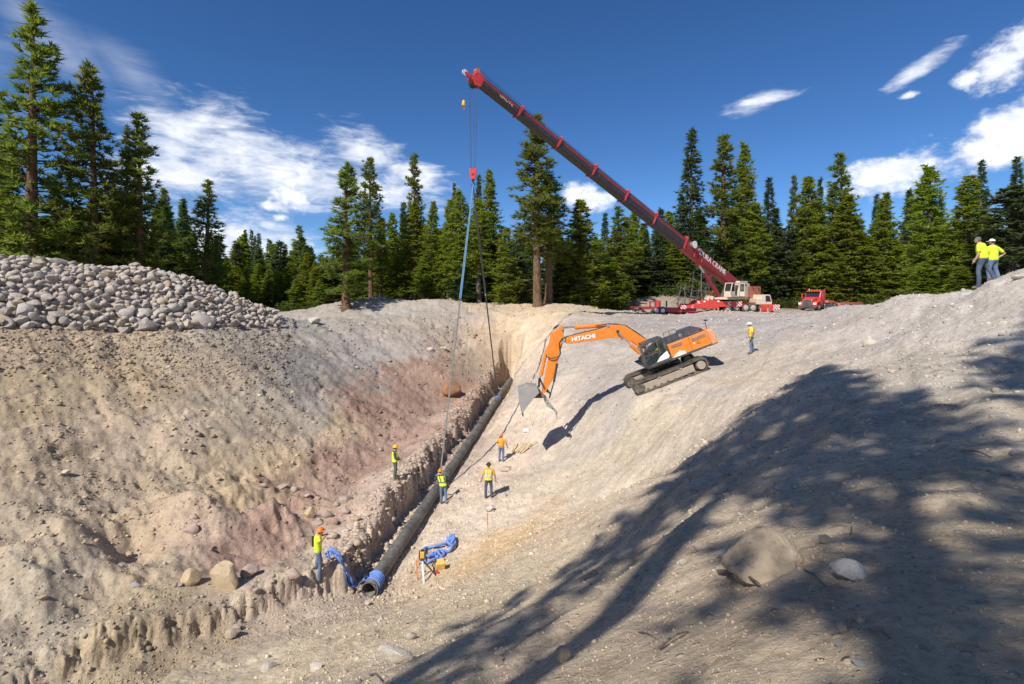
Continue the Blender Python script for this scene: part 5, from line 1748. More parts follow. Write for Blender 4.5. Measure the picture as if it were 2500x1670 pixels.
eprism('decal', [(1888, 330), (1898, 318), (1912, 336), (1890, 342)], DN + 0.048, 0.012, WHITE, sp2, 0)
rsp = random.Random(4)
spk = [(1682, 487), (1692, 462), (1700, 468), (1706, 440), (1718, 448), (1722, 428), (1738, 432), (1734, 414), (1746, 424), (1742, 404), (1752, 412), (1754, 402), (1764, 416), (1786, 404), (1780, 418), (1814, 406), (1800, 422), (1816, 420), (1806, 430), (1826, 434), (1812, 440)]
eprism('white_emblem', spk, DN + 0.045, 0.018, WHITE, sp1, 0)
eprism('counterweight', [(2026, 194), (2085, 184), (2118, 210), (2150, 312), (2152, 326), (2094, 352)], DN + 0.02, 2.95, FADEOR, ex, 0.10)
eprism('engine_hood', [(1805, 262), (1830, 215), (1975, 170), (1992, 198), (1985, 215)], DN + 0.5, 1.9, DKGREY, ex, 0.04)
eprism('engine_hood', [(1618, 352), (1800, 285), (2030, 195), (2030, 215), (1640, 372)], DN + 0.18, 2.5, DKGREY, ex, 0.02)
for k in range(4):
    eprism('hood_vent', [(1838 + k * 27, 246 - k * 9), (1858 + k * 27, 239 - k * 9), (1860 + k * 27, 228 - k * 9), (1840 + k * 27, 235 - k * 9)], DN + 0.47, 0.04, STEEL, ex, 0)
ecyl('exhaust', [(1830, 205), (1834, 170), (1842, 158)], DN + 1.6, 0.06, DKGREY, ex)
ecyl('air_filter', [(1755, 268), (1758, 235)], DN + 1.2, 0.14, STEEL, ex)
m = MB(); m.tube([E(2030, 190, DN + 0.3), E(2012, 100, DN + 0.3)], 0.018, 6); m.build('mirror_stalk', CHAR, ex)
eprism('mirror', [(1998, 88), (2036, 84), (2040, 100), (2000, 102)], DN + 0.25, 0.08, CHAR, ex, 0.02)
# guard rails beside the cab
m = MB()
for dd in (0.25,):
    m.tube([E(1612, 340, DN + dd), E(1572, 232, DN + dd), E(1690, 182, DN + dd), E(1704, 190, DN + dd), E(1745, 300, DN + dd)], 0.02, 6)
    m.tube([E(1592, 288, DN + dd), E(1720, 242, DN + dd)], 0.016, 6)
    m.tube([E(1632, 208, DN + dd), E(1672, 315, DN + dd)], 0.016, 6)
m.tube([E(1572, 232, DN + 0.25), E(1585, 225, DN + 1.2)], 0.018, 6)
m.build('guard_rail', CHAR, ex)
# cab
cb0, cb1 = DN + 0.0, DN + 1.0
cabo = [(1330, 372), (1352, 342), (1556, 268), (1660, 478), (1662, 500), (1424, 600), (1398, 580)]


def ring_prism(mb, outer, inner, d, th):
    n = len(outer)
    vs = [E(x, y, d) for x, y in outer] + [E(x, y, d) for x, y in inner]
    vs += [p + Vector((0, th, 0)) for p in vs]
    fs = []
    for i in range(n):
        j = (i + 1) % n
        fs += [(i, j, n + j, n + i), (2 * n + j, 2 * n + i, 3 * n + i, 3 * n + j), (i, 2 * n + i, 2 * n + j, j), (n + i, n + j, 3 * n + j, 3 * n + i)]
    return mb.add(vs, fs)


cabi = [(1352, 385), (1366, 362), (1545, 290), (1632, 470), (1634, 480), (1432, 572), (1416, 562)]
m = MB(); ring_prism(m, cabo, cabi, cb0, 0.08)
ring_prism(m, cabo, cabi, cb1 - 0.08, 0.08)
m.prism([E(1352, 342, cb0 + 0.08), E(1556, 268, cb0 + 0.08), E(1552, 282, cb0 + 0.08), E(1356, 356, cb0 + 0.08)], (0, cb1 - cb0 - 0.16, 0))
m.prism([E(1424, 600, cb0 + 0.08), E(1662, 500, cb0 + 0.08), E(1655, 480, cb0 + 0.08), E(1428, 575, cb0 + 0.08)], (0, cb1 - cb0 - 0.16, 0))
m.prism([E(1490, 300, cb0 - 0.01), E(1504, 295, cb0 - 0.01), E(1560, 445, cb0 - 0.01), E(1546, 452, cb0 - 0.01)], (0, 0.09, 0))
m.prism([E(1385, 470, cb0 - 0.01), E(1520, 420, cb0 - 0.01), E(1524, 432, cb0 - 0.01), E(1390, 482, cb0 - 0.01)], (0, 0.09, 0))
m.prism([E(1546, 300, cb1 - 0.1), E(1556, 268, cb0 + 0.08), E(1660, 478, cb0 + 0.08), E(1655, 490, cb1 - 0.1)], (0, 0.02, 0))
cab_ = m.build('cab', DKGREY, ex, 0.015)
eprism('white_panel', [(1512, 536), (1545, 478), (1618, 412), (1645, 468), (1630, 488)], cb0 - 0.012, 0.06, WHITE, cab_, 0.01)
eprism('window', [(1368, 378), (1487, 330), (1520, 420), (1386, 470)], cb0 + 0.03, 0.012, GLASS, cab_, 0)
eprism('window', [(1504, 318), (1545, 300), (1616, 412), (1560, 450)], cb0 + 0.03, 0.012, GLASS, cab_, 0)
eprism('window', [(1390, 484), (1525, 434), (1545, 480), (1512, 534), (1434, 568), (1418, 558)], cb0 + 0.03, 0.012, GLASS, cab_, 0)
eprism('windscreen', [(1340, 385), (1356, 372), (1420, 575), (1410, 580)], cb0 + 0.1, 0.8, GLASS, cab_, 0)
eprism('seat', [(1455, 540), (1540, 505), (1520, 470), (1490, 400), (1470, 405), (1480, 490), (1445, 510)], cb0 + 0.3, 0.5, CHAR, cab_, 0.02)
eprism('visor', [(1372, 350), (1420, 332), (1424, 350), (1376, 372)], cb0 + 0.04, 0.02, SALMON, cab_, 0)
m = MB(); m.prism([E(1425, 520, cb0 + 0.3), E(1440, 515, cb0 + 0.3), E(1445, 560, cb0 + 0.3), E(1430, 566, cb0 + 0.3)], (0, 0.15, 0)); m.build('control_lever', YEL, cab_)

# boom, arm and their cylinders
BDP = DC - 0.32
eprism('boom', [(560, 290), (575, 268), (650, 250), (900, 190), (1030, 150), (1110, 140), (1180, 150), (1250, 195), (1330, 250), (1410, 300), (1395, 400), (1330, 370), (1250, 320), (1190, 300), (1130, 285), (1050, 278), (960, 290), (650, 335), (570, 340)], BDP, 0.64, ORANGE, ex, 0.03)
M6 = Matrix.Translation(E(745, 277, BDP - 0.015)) @ Matrix.Rotation(R(9.5), 4, Vector((0, -1, 0))) @ Matrix.Rotation(R(90), 4, 'X')
text_part('HITACHI', 0.34, M6, WHITE, ex, bold=0.012, squeeze=1.06)
eprism('arm', [(500, 165), (522, 145), (545, 160), (540, 265), (530, 330), (490, 470), (478, 545), (450, 660), (350, 850), (315, 850), (322, 800), (345, 700), (372, 560), (385, 470), (350, 450), (352, 405), (385, 350), (405, 250), (412, 230)], BDP + 0.10, 0.44, ORANGE, ex, 0.025)
m = MB(); m.cyl(E(535, 312, BDP - 0.06), E(535, 312, BDP + 0.72), 0.12, 0.12, 18); m.cyl(E(530, 180, BDP - 0.02), E(530, 180, BDP + 0.64), 0.09, 0.09, 16); m.cyl(E(1000, 150, BDP - 0.02), E(1000, 150, BDP + 0.64), 0.10, 0.10, 16); m.build('pin', STEEL, ex)
m = MB(); m.tube([E(545, 170, DC), E(665, 166, DC)], 0.05, 10); m.build('cylinder_rod', CHROME, ex)
m = MB(); m.tube([E(655, 166, DC), E(990, 146, DC)], 0.13, 12); m.tube([E(655, 166, DC), E(700, 164, DC)], 0.15, 12); m.build('arm_cylinder', ORANGE, ex)
m = MB(); m.tube([E(870, 150, BDP + 0.1), E(1010, 130, BDP + 0.1), E(1110, 136, BDP + 0.1), E(1190, 152, BDP + 0.1), E(1300, 222, BDP + 0.1), E(1395, 290, BDP + 0.1)], 0.035, 7)
m.tube([E(640, 242, BDP + 0.1), E(900, 182, BDP + 0.1), E(1000, 152, BDP + 0.1)], 0.03, 7); m.tube([E(545, 275, BDP + 0.0), E(600, 258, BDP + 0.05), E(660, 244, BDP + 0.1)], 0.035, 7)
m.tube([E(556, 268, BDP - 0.02), E(520, 290, BDP - 0.06), E(494, 330, BDP - 0.06), E(498, 380, BDP - 0.02), E(505, 440, BDP), E(480, 490, BDP + 0.02)], 0.04, 7)
m.tube([E(355, 470, BDP + 0.02), E(400, 490, BDP - 0.02), E(440, 488, BDP - 0.02), E(480, 470, BDP)], 0.035, 7); m.build('hose', CHAR, ex)
for dd in (-0.12, 0.70):
    m = MB(); m.tube([E(1103, 210, BDP + dd), E(1235, 350, BDP + dd)], 0.055, 10); m.build('cylinder_rod', CHROME, ex)
    m = MB(); m.tube([E(1235, 350, BDP + dd), E(1335, 435, BDP + dd)], 0.12, 12); m.build('boom_cylinder', ORANGE, ex)
m = MB(); m.cyl(E(1103, 210, BDP - 0.2), E(1103, 210, BDP + 0.84), 0.09, 0.09, 16); m.build('pin', CHAR, ex)
m = MB(); m.tube([E(352, 432, DC), E(300, 670, DC)], 0.11, 12); m.build('bucket_cylinder', ORANGE, ex)
m = MB(); m.tube([E(300, 670, DC), E(285, 712, DC)], 0.055, 10); m.build('cylinder_rod', CHROME, ex)
m = MB()
for dd in (0.02, 0.55):
    m.prism([E(275, 700, BDP + dd), E(300, 700, BDP + dd), E(290, 790, BDP + dd), E(268, 795, BDP + dd)], (0, 0.06, 0)); m.prism([E(280, 700, BDP + dd), E(296, 695, BDP + dd), E(345, 800, BDP + dd), E(328, 805, BDP + dd)], (0, 0.06, 0))
m.build('link', CHAR, ex)
m = MB(); m.tube([E(470, 545, BDP + 0.05), E(437, 735, BDP + 0.05)], 0.07, 10); m.tube([E(437, 735, BDP + 0.05), E(405, 850, BDP + 0.05)], 0.035, 8); m.build('thumb_cylinder', CHAR, ex)
# bucket: curved shell with side plates, lip and teeth
side = [(62, 815), (160, 780), (262, 790), (285, 850), (228, 905), (115, 1050), (102, 1085), (92, 1030), (70, 930)]
BK0, BKW = BDP - 0.35, 1.35
m = MB()
for dd in (0, BKW - 0.06):
    m.prism([E(x, y, BK0 + dd) for x, y in side], (0, 0.06, 0))
shell = [(62, 815), (70, 930), (92, 1030), (102, 1085)]
for (p, q) in zip(shell[:-1], shell[1:]):
    m.prism([E(p[0], p[1], BK0 + 0.06), E(q[0], q[1], BK0 + 0.06), E(q[0] + 8, q[1], BK0 + 0.06), E(p[0] + 8, p[1], BK0 + 0.06)], (0, BKW - 0.12, 0))
m.prism([E(62, 815, BK0 + 0.06), E(160, 780, BK0 + 0.06), E(262, 790, BK0 + 0.06), E(262, 800, BK0 + 0.06), E(160, 792, BK0 + 0.06), E(66, 827, BK0 + 0.06)], (0, BKW - 0.12, 0))
bk = m.build('bucket', BUCKET, ex, 0.012)
for k in range(5):
    y_ = BK0 + 0.08 + k * (BKW - 0.28) / 4
    m = MB(); m.prism([E(94, 1040, y_), E(118, 1050, y_), E(122, 1102, y_), E(112, 1098, y_)], (0, 0.12, 0)); m.build('tooth', CHAR, bk)
m = MB(); m.cyl(E(248, 812, BDP - 0.05), E(248, 812, BDP + 0.7), 0.12, 0.12, 16); m.cyl(E(316, 884, BDP - 0.12), E(316, 884, BDP + 0.76), 0.09, 0.09, 16)
for dd in (-0.02, 0.62):
    m.prism([E(205, 790, BDP + dd), E(262, 780, BDP + dd), E(300, 830, BDP + dd), E(350, 880, BDP + dd), E(318, 905, BDP + dd), E(228, 905, BDP + dd)], (0, 0.06, 0))
m.build('bucket_bracket', DARKST, ex, 0.01)
mnd_ = MB()
mnd_.add([E(72, 818, BK0 + 0.1), E(150, 758, BK0 + 0.4), E(225, 772, BK0 + 0.5), E(232, 800, BK0 + 0.1), E(232, 800, BK0 + 1.2), E(72, 818, BK0 + 1.2), E(150, 762, BK0 + 0.95)], [(0, 1, 2, 3), (1, 6, 2), (0, 5, 6, 1), (2, 6, 5, 4), (3, 2, 4)])
mnd_.build('soil_load', soilm if False else paint('loose_soil', (0.36, 0.24, 0.15), 0.95, dirt_amt=0.5), bk)
# thumb
for dd in (0.08, 0.5):
    m = MB(); m.prism([E(322, 862, BDP + dd), E(352, 880, BDP + dd), E(392, 950, BDP + dd), E(470, 1045, BDP + dd), E(474, 1100, BDP + dd), E(462, 1125, BDP + dd), E(462, 1065, BDP + dd), E(430, 1030, BDP + dd), E(362, 990, BDP + dd), E(338, 940, BDP + dd)], (0, 0.07, 0)); m.build('thumb', BUCKET, ex, 0.01)
m = MB()
for (x, y) in ((372, 955), (420, 1010), (462, 1065)):
    m.cyl(E(x, y, BDP + 0.08), E(x, y, BDP + 0.57), 0.05, 0.05, 10)
m.prism([E(335, 800, BDP + 0.2), E(362, 800, BDP + 0.2), E(412, 860, BDP + 0.2), E(398, 900, BDP + 0.2), E(385, 910, BDP + 0.2), E(392, 862, BDP + 0.2), E(350, 835, BDP + 0.2)], (0, 0.12, 0))
m.build('thumb_link', CHAR, ex)
# ------------------------------------------------------------------ people
SKIN = paint('skin', (0.42, 0.235, 0.155), 0.55, dirt_amt=0.05, wear=0.06)
HAIRG = paint('grey_hair', (0.12, 0.105, 0.095), 0.8, dirt_amt=0.0)
HAIRB = paint('brown_hair', (0.05, 0.032, 0.02), 0.8, dirt_amt=0.0)
LIME = paint('lime_cloth', (0.66, 0.80, 0.035), 0.85, dirt_amt=0.05, bump=0.4, wear=0.06)
LEMON = paint('yellow_cloth', (0.72, 0.62, 0.045), 0.85, dirt_amt=0.06, bump=0.4, wear=0.06)
ORGC = paint('orange_cloth', (0.82, 0.34, 0.015), 0.85, dirt_amt=0.06, bump=0.4, wear=0.06)
NAVY = paint('navy_cloth', (0.035, 0.050, 0.095), 0.9, dirt_amt=0.1, bump=0.4)
JEAN = paint('blue_denim', (0.105, 0.165, 0.27), 0.9, dirt_amt=0.2, bump=0.5, wear=0.25)
JEAND = paint('dark_denim', (0.050, 0.075, 0.14), 0.9, dirt_amt=0.18, bump=0.5, wear=0.25)
GREENT = paint('dull_green_cloth', (0.075, 0.095, 0.080), 0.9, dirt_amt=0.2, bump=0.5)
BOOT = paint('boot_leather', (0.075, 0.048, 0.030), 0.7, dirt_amt=0.5)
HORG = paint('orange_hat', (0.78, 0.20, 0.02), 0.35, dirt_amt=0.05)
HYEL = paint('yellow_hat', (0.80, 0.42, 0.03), 0.35, dirt_amt=0.05)
HWHT = paint('white_hat', (0.80, 0.80, 0.79), 0.35, dirt_amt=0.04)
HBLK = paint('black_hat', (0.02, 0.02, 0.022), 0.35, dirt_amt=0.05)
BAND = paint('silver_band', (0.55, 0.56, 0.55), 0.4, dirt_amt=0.05)
BANDD = paint('dark_band', (0.10, 0.11, 0.12), 0.6, dirt_amt=0.05)
EYE = paint('eye_dark', (0.02, 0.015, 0.012), 0.3, dirt_amt=0.0)
REMESH = []


class Fig:
    def __init__(self, base, yaw):
        self.B = Vector(base)
        self.r = Vector((math.cos(yaw), -math.sin(yaw), 0))          # yaw 0 faces away from the viewer, +90 faces right
        self.f = Vector((math.sin(yaw), math.cos(yaw), 0))

    def p(self, x, y, z):
        return self.B + self.r * x + self.f * y + Vector((0, 0, z))

    def loft(self, mb, rings, n=14):
        """rings of (x, y, z, half width, half depth)"""
        vs = []
        for (x, y, z, a, b) in rings:
            for k in range(n):
                t_ = 2 * math.pi * k / n
                vs.append(self.p(x + a * math.cos(t_), y + b * math.sin(t_), z))
        m_ = len(rings)
        fs = [(i * n + k, i * n + (k + 1) % n, (i + 1) * n + (k + 1) % n, (i + 1) * n + k) for i in range(m_ - 1) for k in range(n)]
        fs += [tuple(range(n))[::-1], tuple((m_ - 1) * n + k for k in range(n))]
        return mb.add(vs, fs)

    def limb(self, mb, pts, rad):
        return mb.tube([self.p(*q) for q in pts], rad, 10)

    def ell(self, mb, c, a, n=10):
        rings = []
        for i in range(n + 1):
            t_ = math.pi * i / n
            s_ = max(0.06, math.sin(t_))
            rings.append((c[0], c[1], c[2] - a[2] * math.cos(t_), a[0] * s_, a[1] * s_))
        return self.loft(mb, rings, 14)


def voxel(o, size):
    md = o.modifiers.new('skin', 'REMESH'); md.mode = 'VOXEL'; md.voxel_size = size; md.use_smooth_shade = True
    REMESH.append(o)


def person(gp, yaw, label, shirt, trousers, hat=None, vest=None, band=None, lean=0.0, side=0.0, head=(0, 0, 0), armL=None, armR=None, feet=((-0.12, 0.0), (0.13, 0.02)), knee=0.04, scale=1.0, sleeves='short', seated=False, hair=None, bulk=1.0, cap=False, ground=True, belt=True):
    """standing (or seated) figure; arms are given as (elbow, wrist) in body space: x right, y forward, z up"""
    g = Fig(gp, yaw)
    S = scale
    root = empty('person', gp, label, 'person')
    fz = []
    for (fx, fy) in feet:
        q = g.p(fx, fy, 0)
        fz.append((gz(q.x, q.y) - gp[2]) if ground and not seated else 0.0)
    hipz = 0.93 * S + (min(fz) * 0.6 + max(fz) * 0.4 if not seated else 0)
    if seated:
        hipz = 0.52
    lean_ = lambda z: (side * (z - hipz), lean * (z - hipz))       # sideways and forward shift by height
    def T_(x, y, z):
        dx, dy = lean_(z) if z > hipz else (0, 0)
        return (x + dx, y + dy, z - 0.5 * (abs(lean) ** 2 + side ** 2) * max(0, z - hipz) * 0.6)
    sh = hipz + 0.50 * S
    W = bulk
    torso = [(0.145, 0.115, -0.06), (0.165 * W, 0.125 * W, 0.02), (0.155 * W, 0.120 * W, 0.14), (0.165 * W, 0.122 * W, 0.28), (0.195 * W, 0.125, 0.40), (0.185, 0.105, 0.48), (0.11, 0.075, 0.535)]

    def tor(mb, inf, z0=-0.06, z1=0.54, flare=0.0):
        rings = []
        for (a, b, dz) in torso:
            if z0 - 1e-6 <= dz <= z1 + 1e-6:
                x, y, z = T_(0, 0, hipz + dz * S)
                rings.append((x, y, z, (a + inf) * S, (b + inf) * S))
        if flare:
            x, y, z, a, b = rings[0]
            rings.insert(0, (x, y, z - flare, a + 0.012, b + 0.012))
        g.loft(mb, rings)

    SHL, SHR = T_(-0.205 * S, 0, sh - 0.06), T_(0.205 * S, 0, sh - 0.06)
    dl = lambda s_: ((s_ * 0.27, -0.02, sh - 0.36), (s_ * 0.27, 0.07, sh - 0.60))
    def arm_pts(A, s_):
        e, w = A if A else dl(s_)
        return T_(*e) if e[2] > hipz else e, (T_(*w) if w[2] > hipz else w)
    EL, WL = arm_pts(armL, -1); ER, WR = arm_pts(armR, 1)
    if seated:
        knees = [(-0.13, 0.42, 0.55), (0.13, 0.42, 0.55)]; ank = [(-0.13, 0.46, 0.10), (0.13, 0.46, 0.10)]
    else:
        knees = [(fx * 0.95, fy * 0.5 + knee, (hipz + fz_ + 0.08) / 2 + 0.02) for (fx, fy), fz_ in zip(feet, fz)]
        ank = [(fx, fy - 0.02, fz_ + 0.09) for (fx, fy), fz_ in zip(feet, fz)]
    hips = [(-0.09, 0, hipz - 0.03), (0.09, 0, hipz - 0.03)]
    nk = T_(0, 0, sh + 0.02)
    hc = (nk[0] + head[0], nk[1] + 0.03 + head[1], nk[2] + 0.155 + head[2])
    # body: one continuous figure
    b = MB()
    tor(b, -0.006)
    for hp, kn, an in zip(hips, knees, ank):
        g.limb(b, [hp, ((hp[0] + kn[0]) / 2, (hp[1] + kn[1]) / 2 + 0.01, (hp[2] + kn[2]) / 2), kn, ((kn[0] + an[0]) / 2, (kn[1] + an[1]) / 2 - 0.02, (kn[2] + an[2]) / 2), an], [0.088 * W, 0.078, 0.058, 0.058, 0.040])
        g.limb(b, [an, (an[0], an[1] + 0.10, an[2] - 0.05), (an[0], an[1] + 0.19, an[2] - 0.06)], [0.042, 0.036, 0.026])
    for s_, shp, e, w in ((-1, SHL, EL, WL), (1, SHR, ER, WR)):
        g.limb(b, [shp, e, ((e[0] + w[0]) / 2, (e[1] + w[1]) / 2, (e[2] + w[2]) / 2), w], [0.052, 0.042, 0.040, 0.028])
        dv = (Vector(w) - Vector(e)).normalized()
        palm = Vector(w) + dv * 0.055
        g.limb(b, [tuple(w), tuple(palm), tuple(palm + dv * 0.035)], [0.026, 0.040, 0.036])
        sd = dv.cross(Vector((0.3 * s_, 1, 0.1))).normalized(); bd = sd.cross(dv).normalized()
        for k, fl in enumerate((0.068, 0.080, 0.075, 0.058)):
            q0_ = palm + dv * 0.03 + sd * (k - 1.5) * 0.021
            q1_ = q0_ + dv * fl * 0.55
            q2_ = q1_ + (dv * 0.7 + bd * 0.6).normalized() * fl * 0.5
            g.limb(b, [tuple(q0_), tuple(q1_), tuple(q2_)], [0.0105, 0.0100, 0.0085])
        q0_ = palm - sd * 0.034 - dv * 0.01
        g.limb(b, [tuple(q0_), tuple(q0_ - sd * 0.022 + dv * 0.028), tuple(q0_ - sd * 0.026 + dv * 0.055)], [0.013, 0.012, 0.009])
    g.limb(b, [nk, (hc[0], hc[1] - 0.02, hc[2] - 0.06)], [0.056, 0.052])
    g.ell(b, hc, (0.076, 0.094, 0.118))
    g.ell(b, (hc[0], hc[1] + 0.03, hc[2] - 0.055), (0.055, 0.062, 0.062))
    g.ell(b, (hc[0], hc[1] + 0.098, hc[2] - 0.012), (0.014, 0.020, 0.024), 6)
    for s_ in (-1, 1):
        g.ell(b, (hc[0] + s_ * 0.078, hc[1] - 0.008, hc[2] - 0.005), (0.012, 0.022, 0.032), 6)
    bo_ = b.build('body', SKIN, root); voxel(bo_, 0.0105)
    for s_ in (-1, 1):
        m = MB(); g.ell(m, (hc[0] + s_ * 0.032, hc[1] + 0.086, hc[2] + 0.014), (0.013, 0.008, 0.008), 6); m.build('eye', EYE, bo_)
    m = MB(); g.ell(m, (hc[0], hc[1] + 0.088, hc[2] - 0.060), (0.024, 0.008, 0.006), 6); m.build('mouth', paint('lips', (0.30, 0.12, 0.10), 0.5, dirt_amt=0), bo_)
    # shirt
    b = MB(); tor(b, 0.012, flare=0.0)
    for shp, e, w in ((SHL, EL, WL), (SHR, ER, WR)):
        cpt = Vector(shp) * 0.3 + Vector((0, 0, sh - 0.03)) * 0.7
        mid = Vector(shp).lerp(Vector(e), 0.72)
        x0, y0, z0_ = T_(0, 0, sh - 0.06)
        pts = [(x0 + (shp[0] - x0) * 0.4, y0, z0_ + 0.01), shp]
        if sleeves == 'short':
            g.limb(b, pts + [tuple(mid)], [0.07, 0.076, 0.070])
        else:
            g.limb(b, pts + [e, tuple(Vector(e).lerp(Vector(w), 0.93))], [0.07, 0.072, 0.058, 0.042])
    so_ = b.build('shirt', shirt, root); voxel(so_, 0.016)
    # trousers
    b = MB()
    x, y, z = T_(0, 0, hipz + 0.07)
    g.loft(b, [(0, 0, hipz - 0.10, 0.150, 0.118), (0, 0, hipz - 0.03, 0.168 * W, 0.135 * W), (x, y, z, 0.168 * W, 0.130 * W)])
    for hp, kn, an in zip(hips, knees, ank):
        g.limb(b, [(hp[0], hp[1], hp[2] - 0.01), ((hp[0] + kn[0]) / 2, (hp[1] + kn[1]) / 2 + 0.01, (hp[2] + kn[2]) / 2), kn, ((kn[0] + an[0]) / 2, (kn[1] + an[1]) / 2 - 0.02, (kn[2] + an[2]) / 2), (an[0], an[1], an[2] - 0.02)], [0.104 * W, 0.094, 0.076, 0.074, 0.070])
    to_ = b.build('trousers', trousers, root); voxel(to_, 0.016)
    for an in ank:
        b = MB(); g.limb(b, [(an[0], an[1], an[2] + 0.06), (an[0], an[1] - 0.01, an[2] - 0.02), (an[0], an[1] + 0.06, an[2] - 0.045), (an[0], an[1] + 0.19, an[2] - 0.055)], [0.055, 0.056, 0.052, 0.040])
        b.box(g.p(an[0], an[1] + 0.065, an[2] - 0.085), (0.09, 0.27, 0.03), Matrix((g.r, g.f, Vector((0, 0, 1)))).transposed())
        bt = b.build('boot', BOOT, root); voxel(bt, 0.013)
    if belt:
        x, y, z = T_(0, 0, hipz + 0.075)
        m = MB(); g.loft(m, [(x, y, z - 0.02, 0.172 * W, 0.136 * W), (x, y, z + 0.02, 0.172 * W, 0.136 * W)], 20); m.build('belt', BANDD, to_)
    if vest is not None:
        b = MB(); tor(b, 0.030, 0.0, 0.49, flare=0.04)
        vo = b.build('vest', vest, root); voxel(vo, 0.016)
        if band is not None:
            x, y, z = T_(0, 0, hipz + 0.16 * S)
            m = MB(); g.loft(m, [(x, y, z - 0.025, 0.192 * W * S, 0.157 * W * S), (x, y, z + 0.03, 0.193 * W * S, 0.158 * W * S)], 24); m.build('reflective_band', band, vo)
            for s_ in (-1, 1):
                for fb in (-1, 1):
                    m = MB()
                    pts = [T_(s_ * 0.095, fb * (0.152 * W), hipz + 0.17), T_(s_ * 0.10, fb * 0.156, hipz + 0.30), T_(s_ * 0.11, fb * 0.158, hipz + 0.40), T_(s_ * 0.115, fb * 0.125, hipz + 0.485)]
                    for p_, q_ in zip(pts[:-1], pts[1:]):
                        m.prism([g.p(p_[0] - 0.024, p_[1], p_[2]), g.p(p_[0] + 0.024, p_[1], p_[2]), g.p(q_[0] + 0.024, q_[1], q_[2]), g.p(q_[0] - 0.024, q_[1], q_[2])], g.f * fb * 0.012)
                    m.build('reflective_band', band, vo)
    hx, hy, hz = hc
    if hat is not None:
        b = MB()
        rings = []
        for i in range(7):
            t_ = math.pi / 2 * i / 6
            rings.append((hx, hy - 0.005, hz + 0.045 + 0.105 * math.sin(t_), max(0.012, 0.108 * math.cos(t_)), max(0.014, 0.128 * math.cos(t_))))
        if cap:
            rings = [(a_, b_, c_ - 0.02, d_ * 0.88, e_ * 0.86) for a_, b_, c_, d_, e_ in rings]
        g.loft(b, rings, 20)
        ho = b.build('cap' if cap else 'hard_hat', hat, root, smooth=True)
        b = MB()
        if cap:
            g.loft(b, [(hx, hy + 0.12, hz + 0.025, 0.075, 0.085), (hx, hy + 0.12, hz + 0.037, 0.075, 0.085)], 16)
        else:
            g.loft(b, [(hx, hy + 0.012, hz + 0.036, 0.140, 0.172), (hx, hy + 0.010, hz + 0.050, 0.128, 0.158)], 22)
        b.build('brim', hat, ho)
        if not cap:
            b = MB(); g.loft(b, [(hx, hy - 0.005, hz + 0.10, 0.02, 0.122), (hx, hy - 0.005, hz + 0.158, 0.016, 0.06)], 14); b.build('ridge', hat, ho)
    if hair is not None or hat is not None:
        b = MB()
        g.loft(b, [(hx, hy - 0.030, hz - 0.045, 0.070, 0.070), (hx, hy - 0.022, hz + 0.0, 0.081, 0.084), (hx, hy - 0.014, hz + 0.05, 0.081, 0.096), (hx, hy - 0.006, hz + 0.10, 0.062, 0.082), (hx, hy - 0.004, hz + 0.126, 0.025, 0.035)])
        b.build('hair', hair or HAIRB, root, smooth=True)
    return root, g, (WL, WR), hipz


def on(px, py):
    return G(px, py)


# left worker: looks down at what he holds
pg = on(776, 1394)
A = person(pg, R(62), 'person in lime shirt and orange hard hat at the trench lip by the blue strap', LIME, JEAN, HORG, head=(0.0, 0.06, -0.03), armL=((-0.26, 0.04, 1.14), (-0.09, 0.22, 1.20)), armR=((0.26, 0.05, 1.12), (0.08, 0.23, 1.21)), feet=((-0.10, 0.0), (0.11, 0.06)), scale=1.02)
m = MB(); m.box(A[1].p(0.0, 0.33, 1.24), (0.16, 0.09, 0.02), Matrix.Rotation(R(-30), 3, 'X')); m.build('phone', CHAR, None, 0.004, origin=tuple(A[1].p(0.0, 0.33, 1.24)))
tag(bpy.data.objects['phone'], 'small dark device held by the person in lime shirt at the trench lip', 'phone')
m = MB(); m.box(A[1].p(-0.26, -0.06, 0.98), (0.10, 0.24, 0.36), Matrix((A[1].r, A[1].f, Vector((0, 0, 1)))).transposed()); m.tube([A[1].p(-0.22, -0.04, 1.15), A[1].p(-0.10, -0.16, 1.42), A[1].p(0.08, -0.12, 1.50)], 0.015, 6)
m.build('shoulder_bag', CHAR, None, 0.02, origin=tuple(A[1].p(-0.26, -0.06, 0.80)))
tag(bpy.data.objects['shoulder_bag'], 'black bag hanging at the hip of the person in lime shirt', 'bag')
# worker with yellow hat, dark sleeves under a lime vest
person(on(964, 1170), R(80), 'person in yellow hard hat and lime vest over dark sleeves on the left bank', NAVY, GREENT, HYEL, LIME, None, armL=((-0.24, 0.02, 1.12), (-0.15, 0.20, 0.98)), armR=((0.25, 0.03, 1.12), (0.17, 0.22, 0.99)), sleeves='long')
# worker bending at the pipe
pw = on(1082, 1228)
person((pw[0], pw[1], pw[2]), R(-18), 'person in orange hard hat and lime vest leaning over the black pipe', NAVY, JEAN, HORG, LIME, BANDD, lean=0.34, side=-0.18, head=(-0.02, 0.05, -0.02), armL=((-0.34, 0.16, 1.20), (-0.36, 0.38, 1.02)), armR=((0.30, 0.10, 1.12), (0.22, 0.28, 0.94)), feet=((-0.11, -0.05), (0.12, -0.20)), sleeves='long', scale=1.0)
# worker in yellow vest, black hat, seen from behind
person(on(1193, 1216), R(-4), 'person in black hard hat and yellow vest over orange shirt standing in the pit', ORGC, JEAND, HBLK, LEMON, BAND, armL=((-0.31, 0.0, 1.12), (-0.36, 0.05, 0.88)), armR=((0.31, 0.0, 1.12), (0.35, 0.06, 0.88)), feet=((-0.15, 0.0), (0.14, 0.02)), scale=1.02, bulk=1.05)
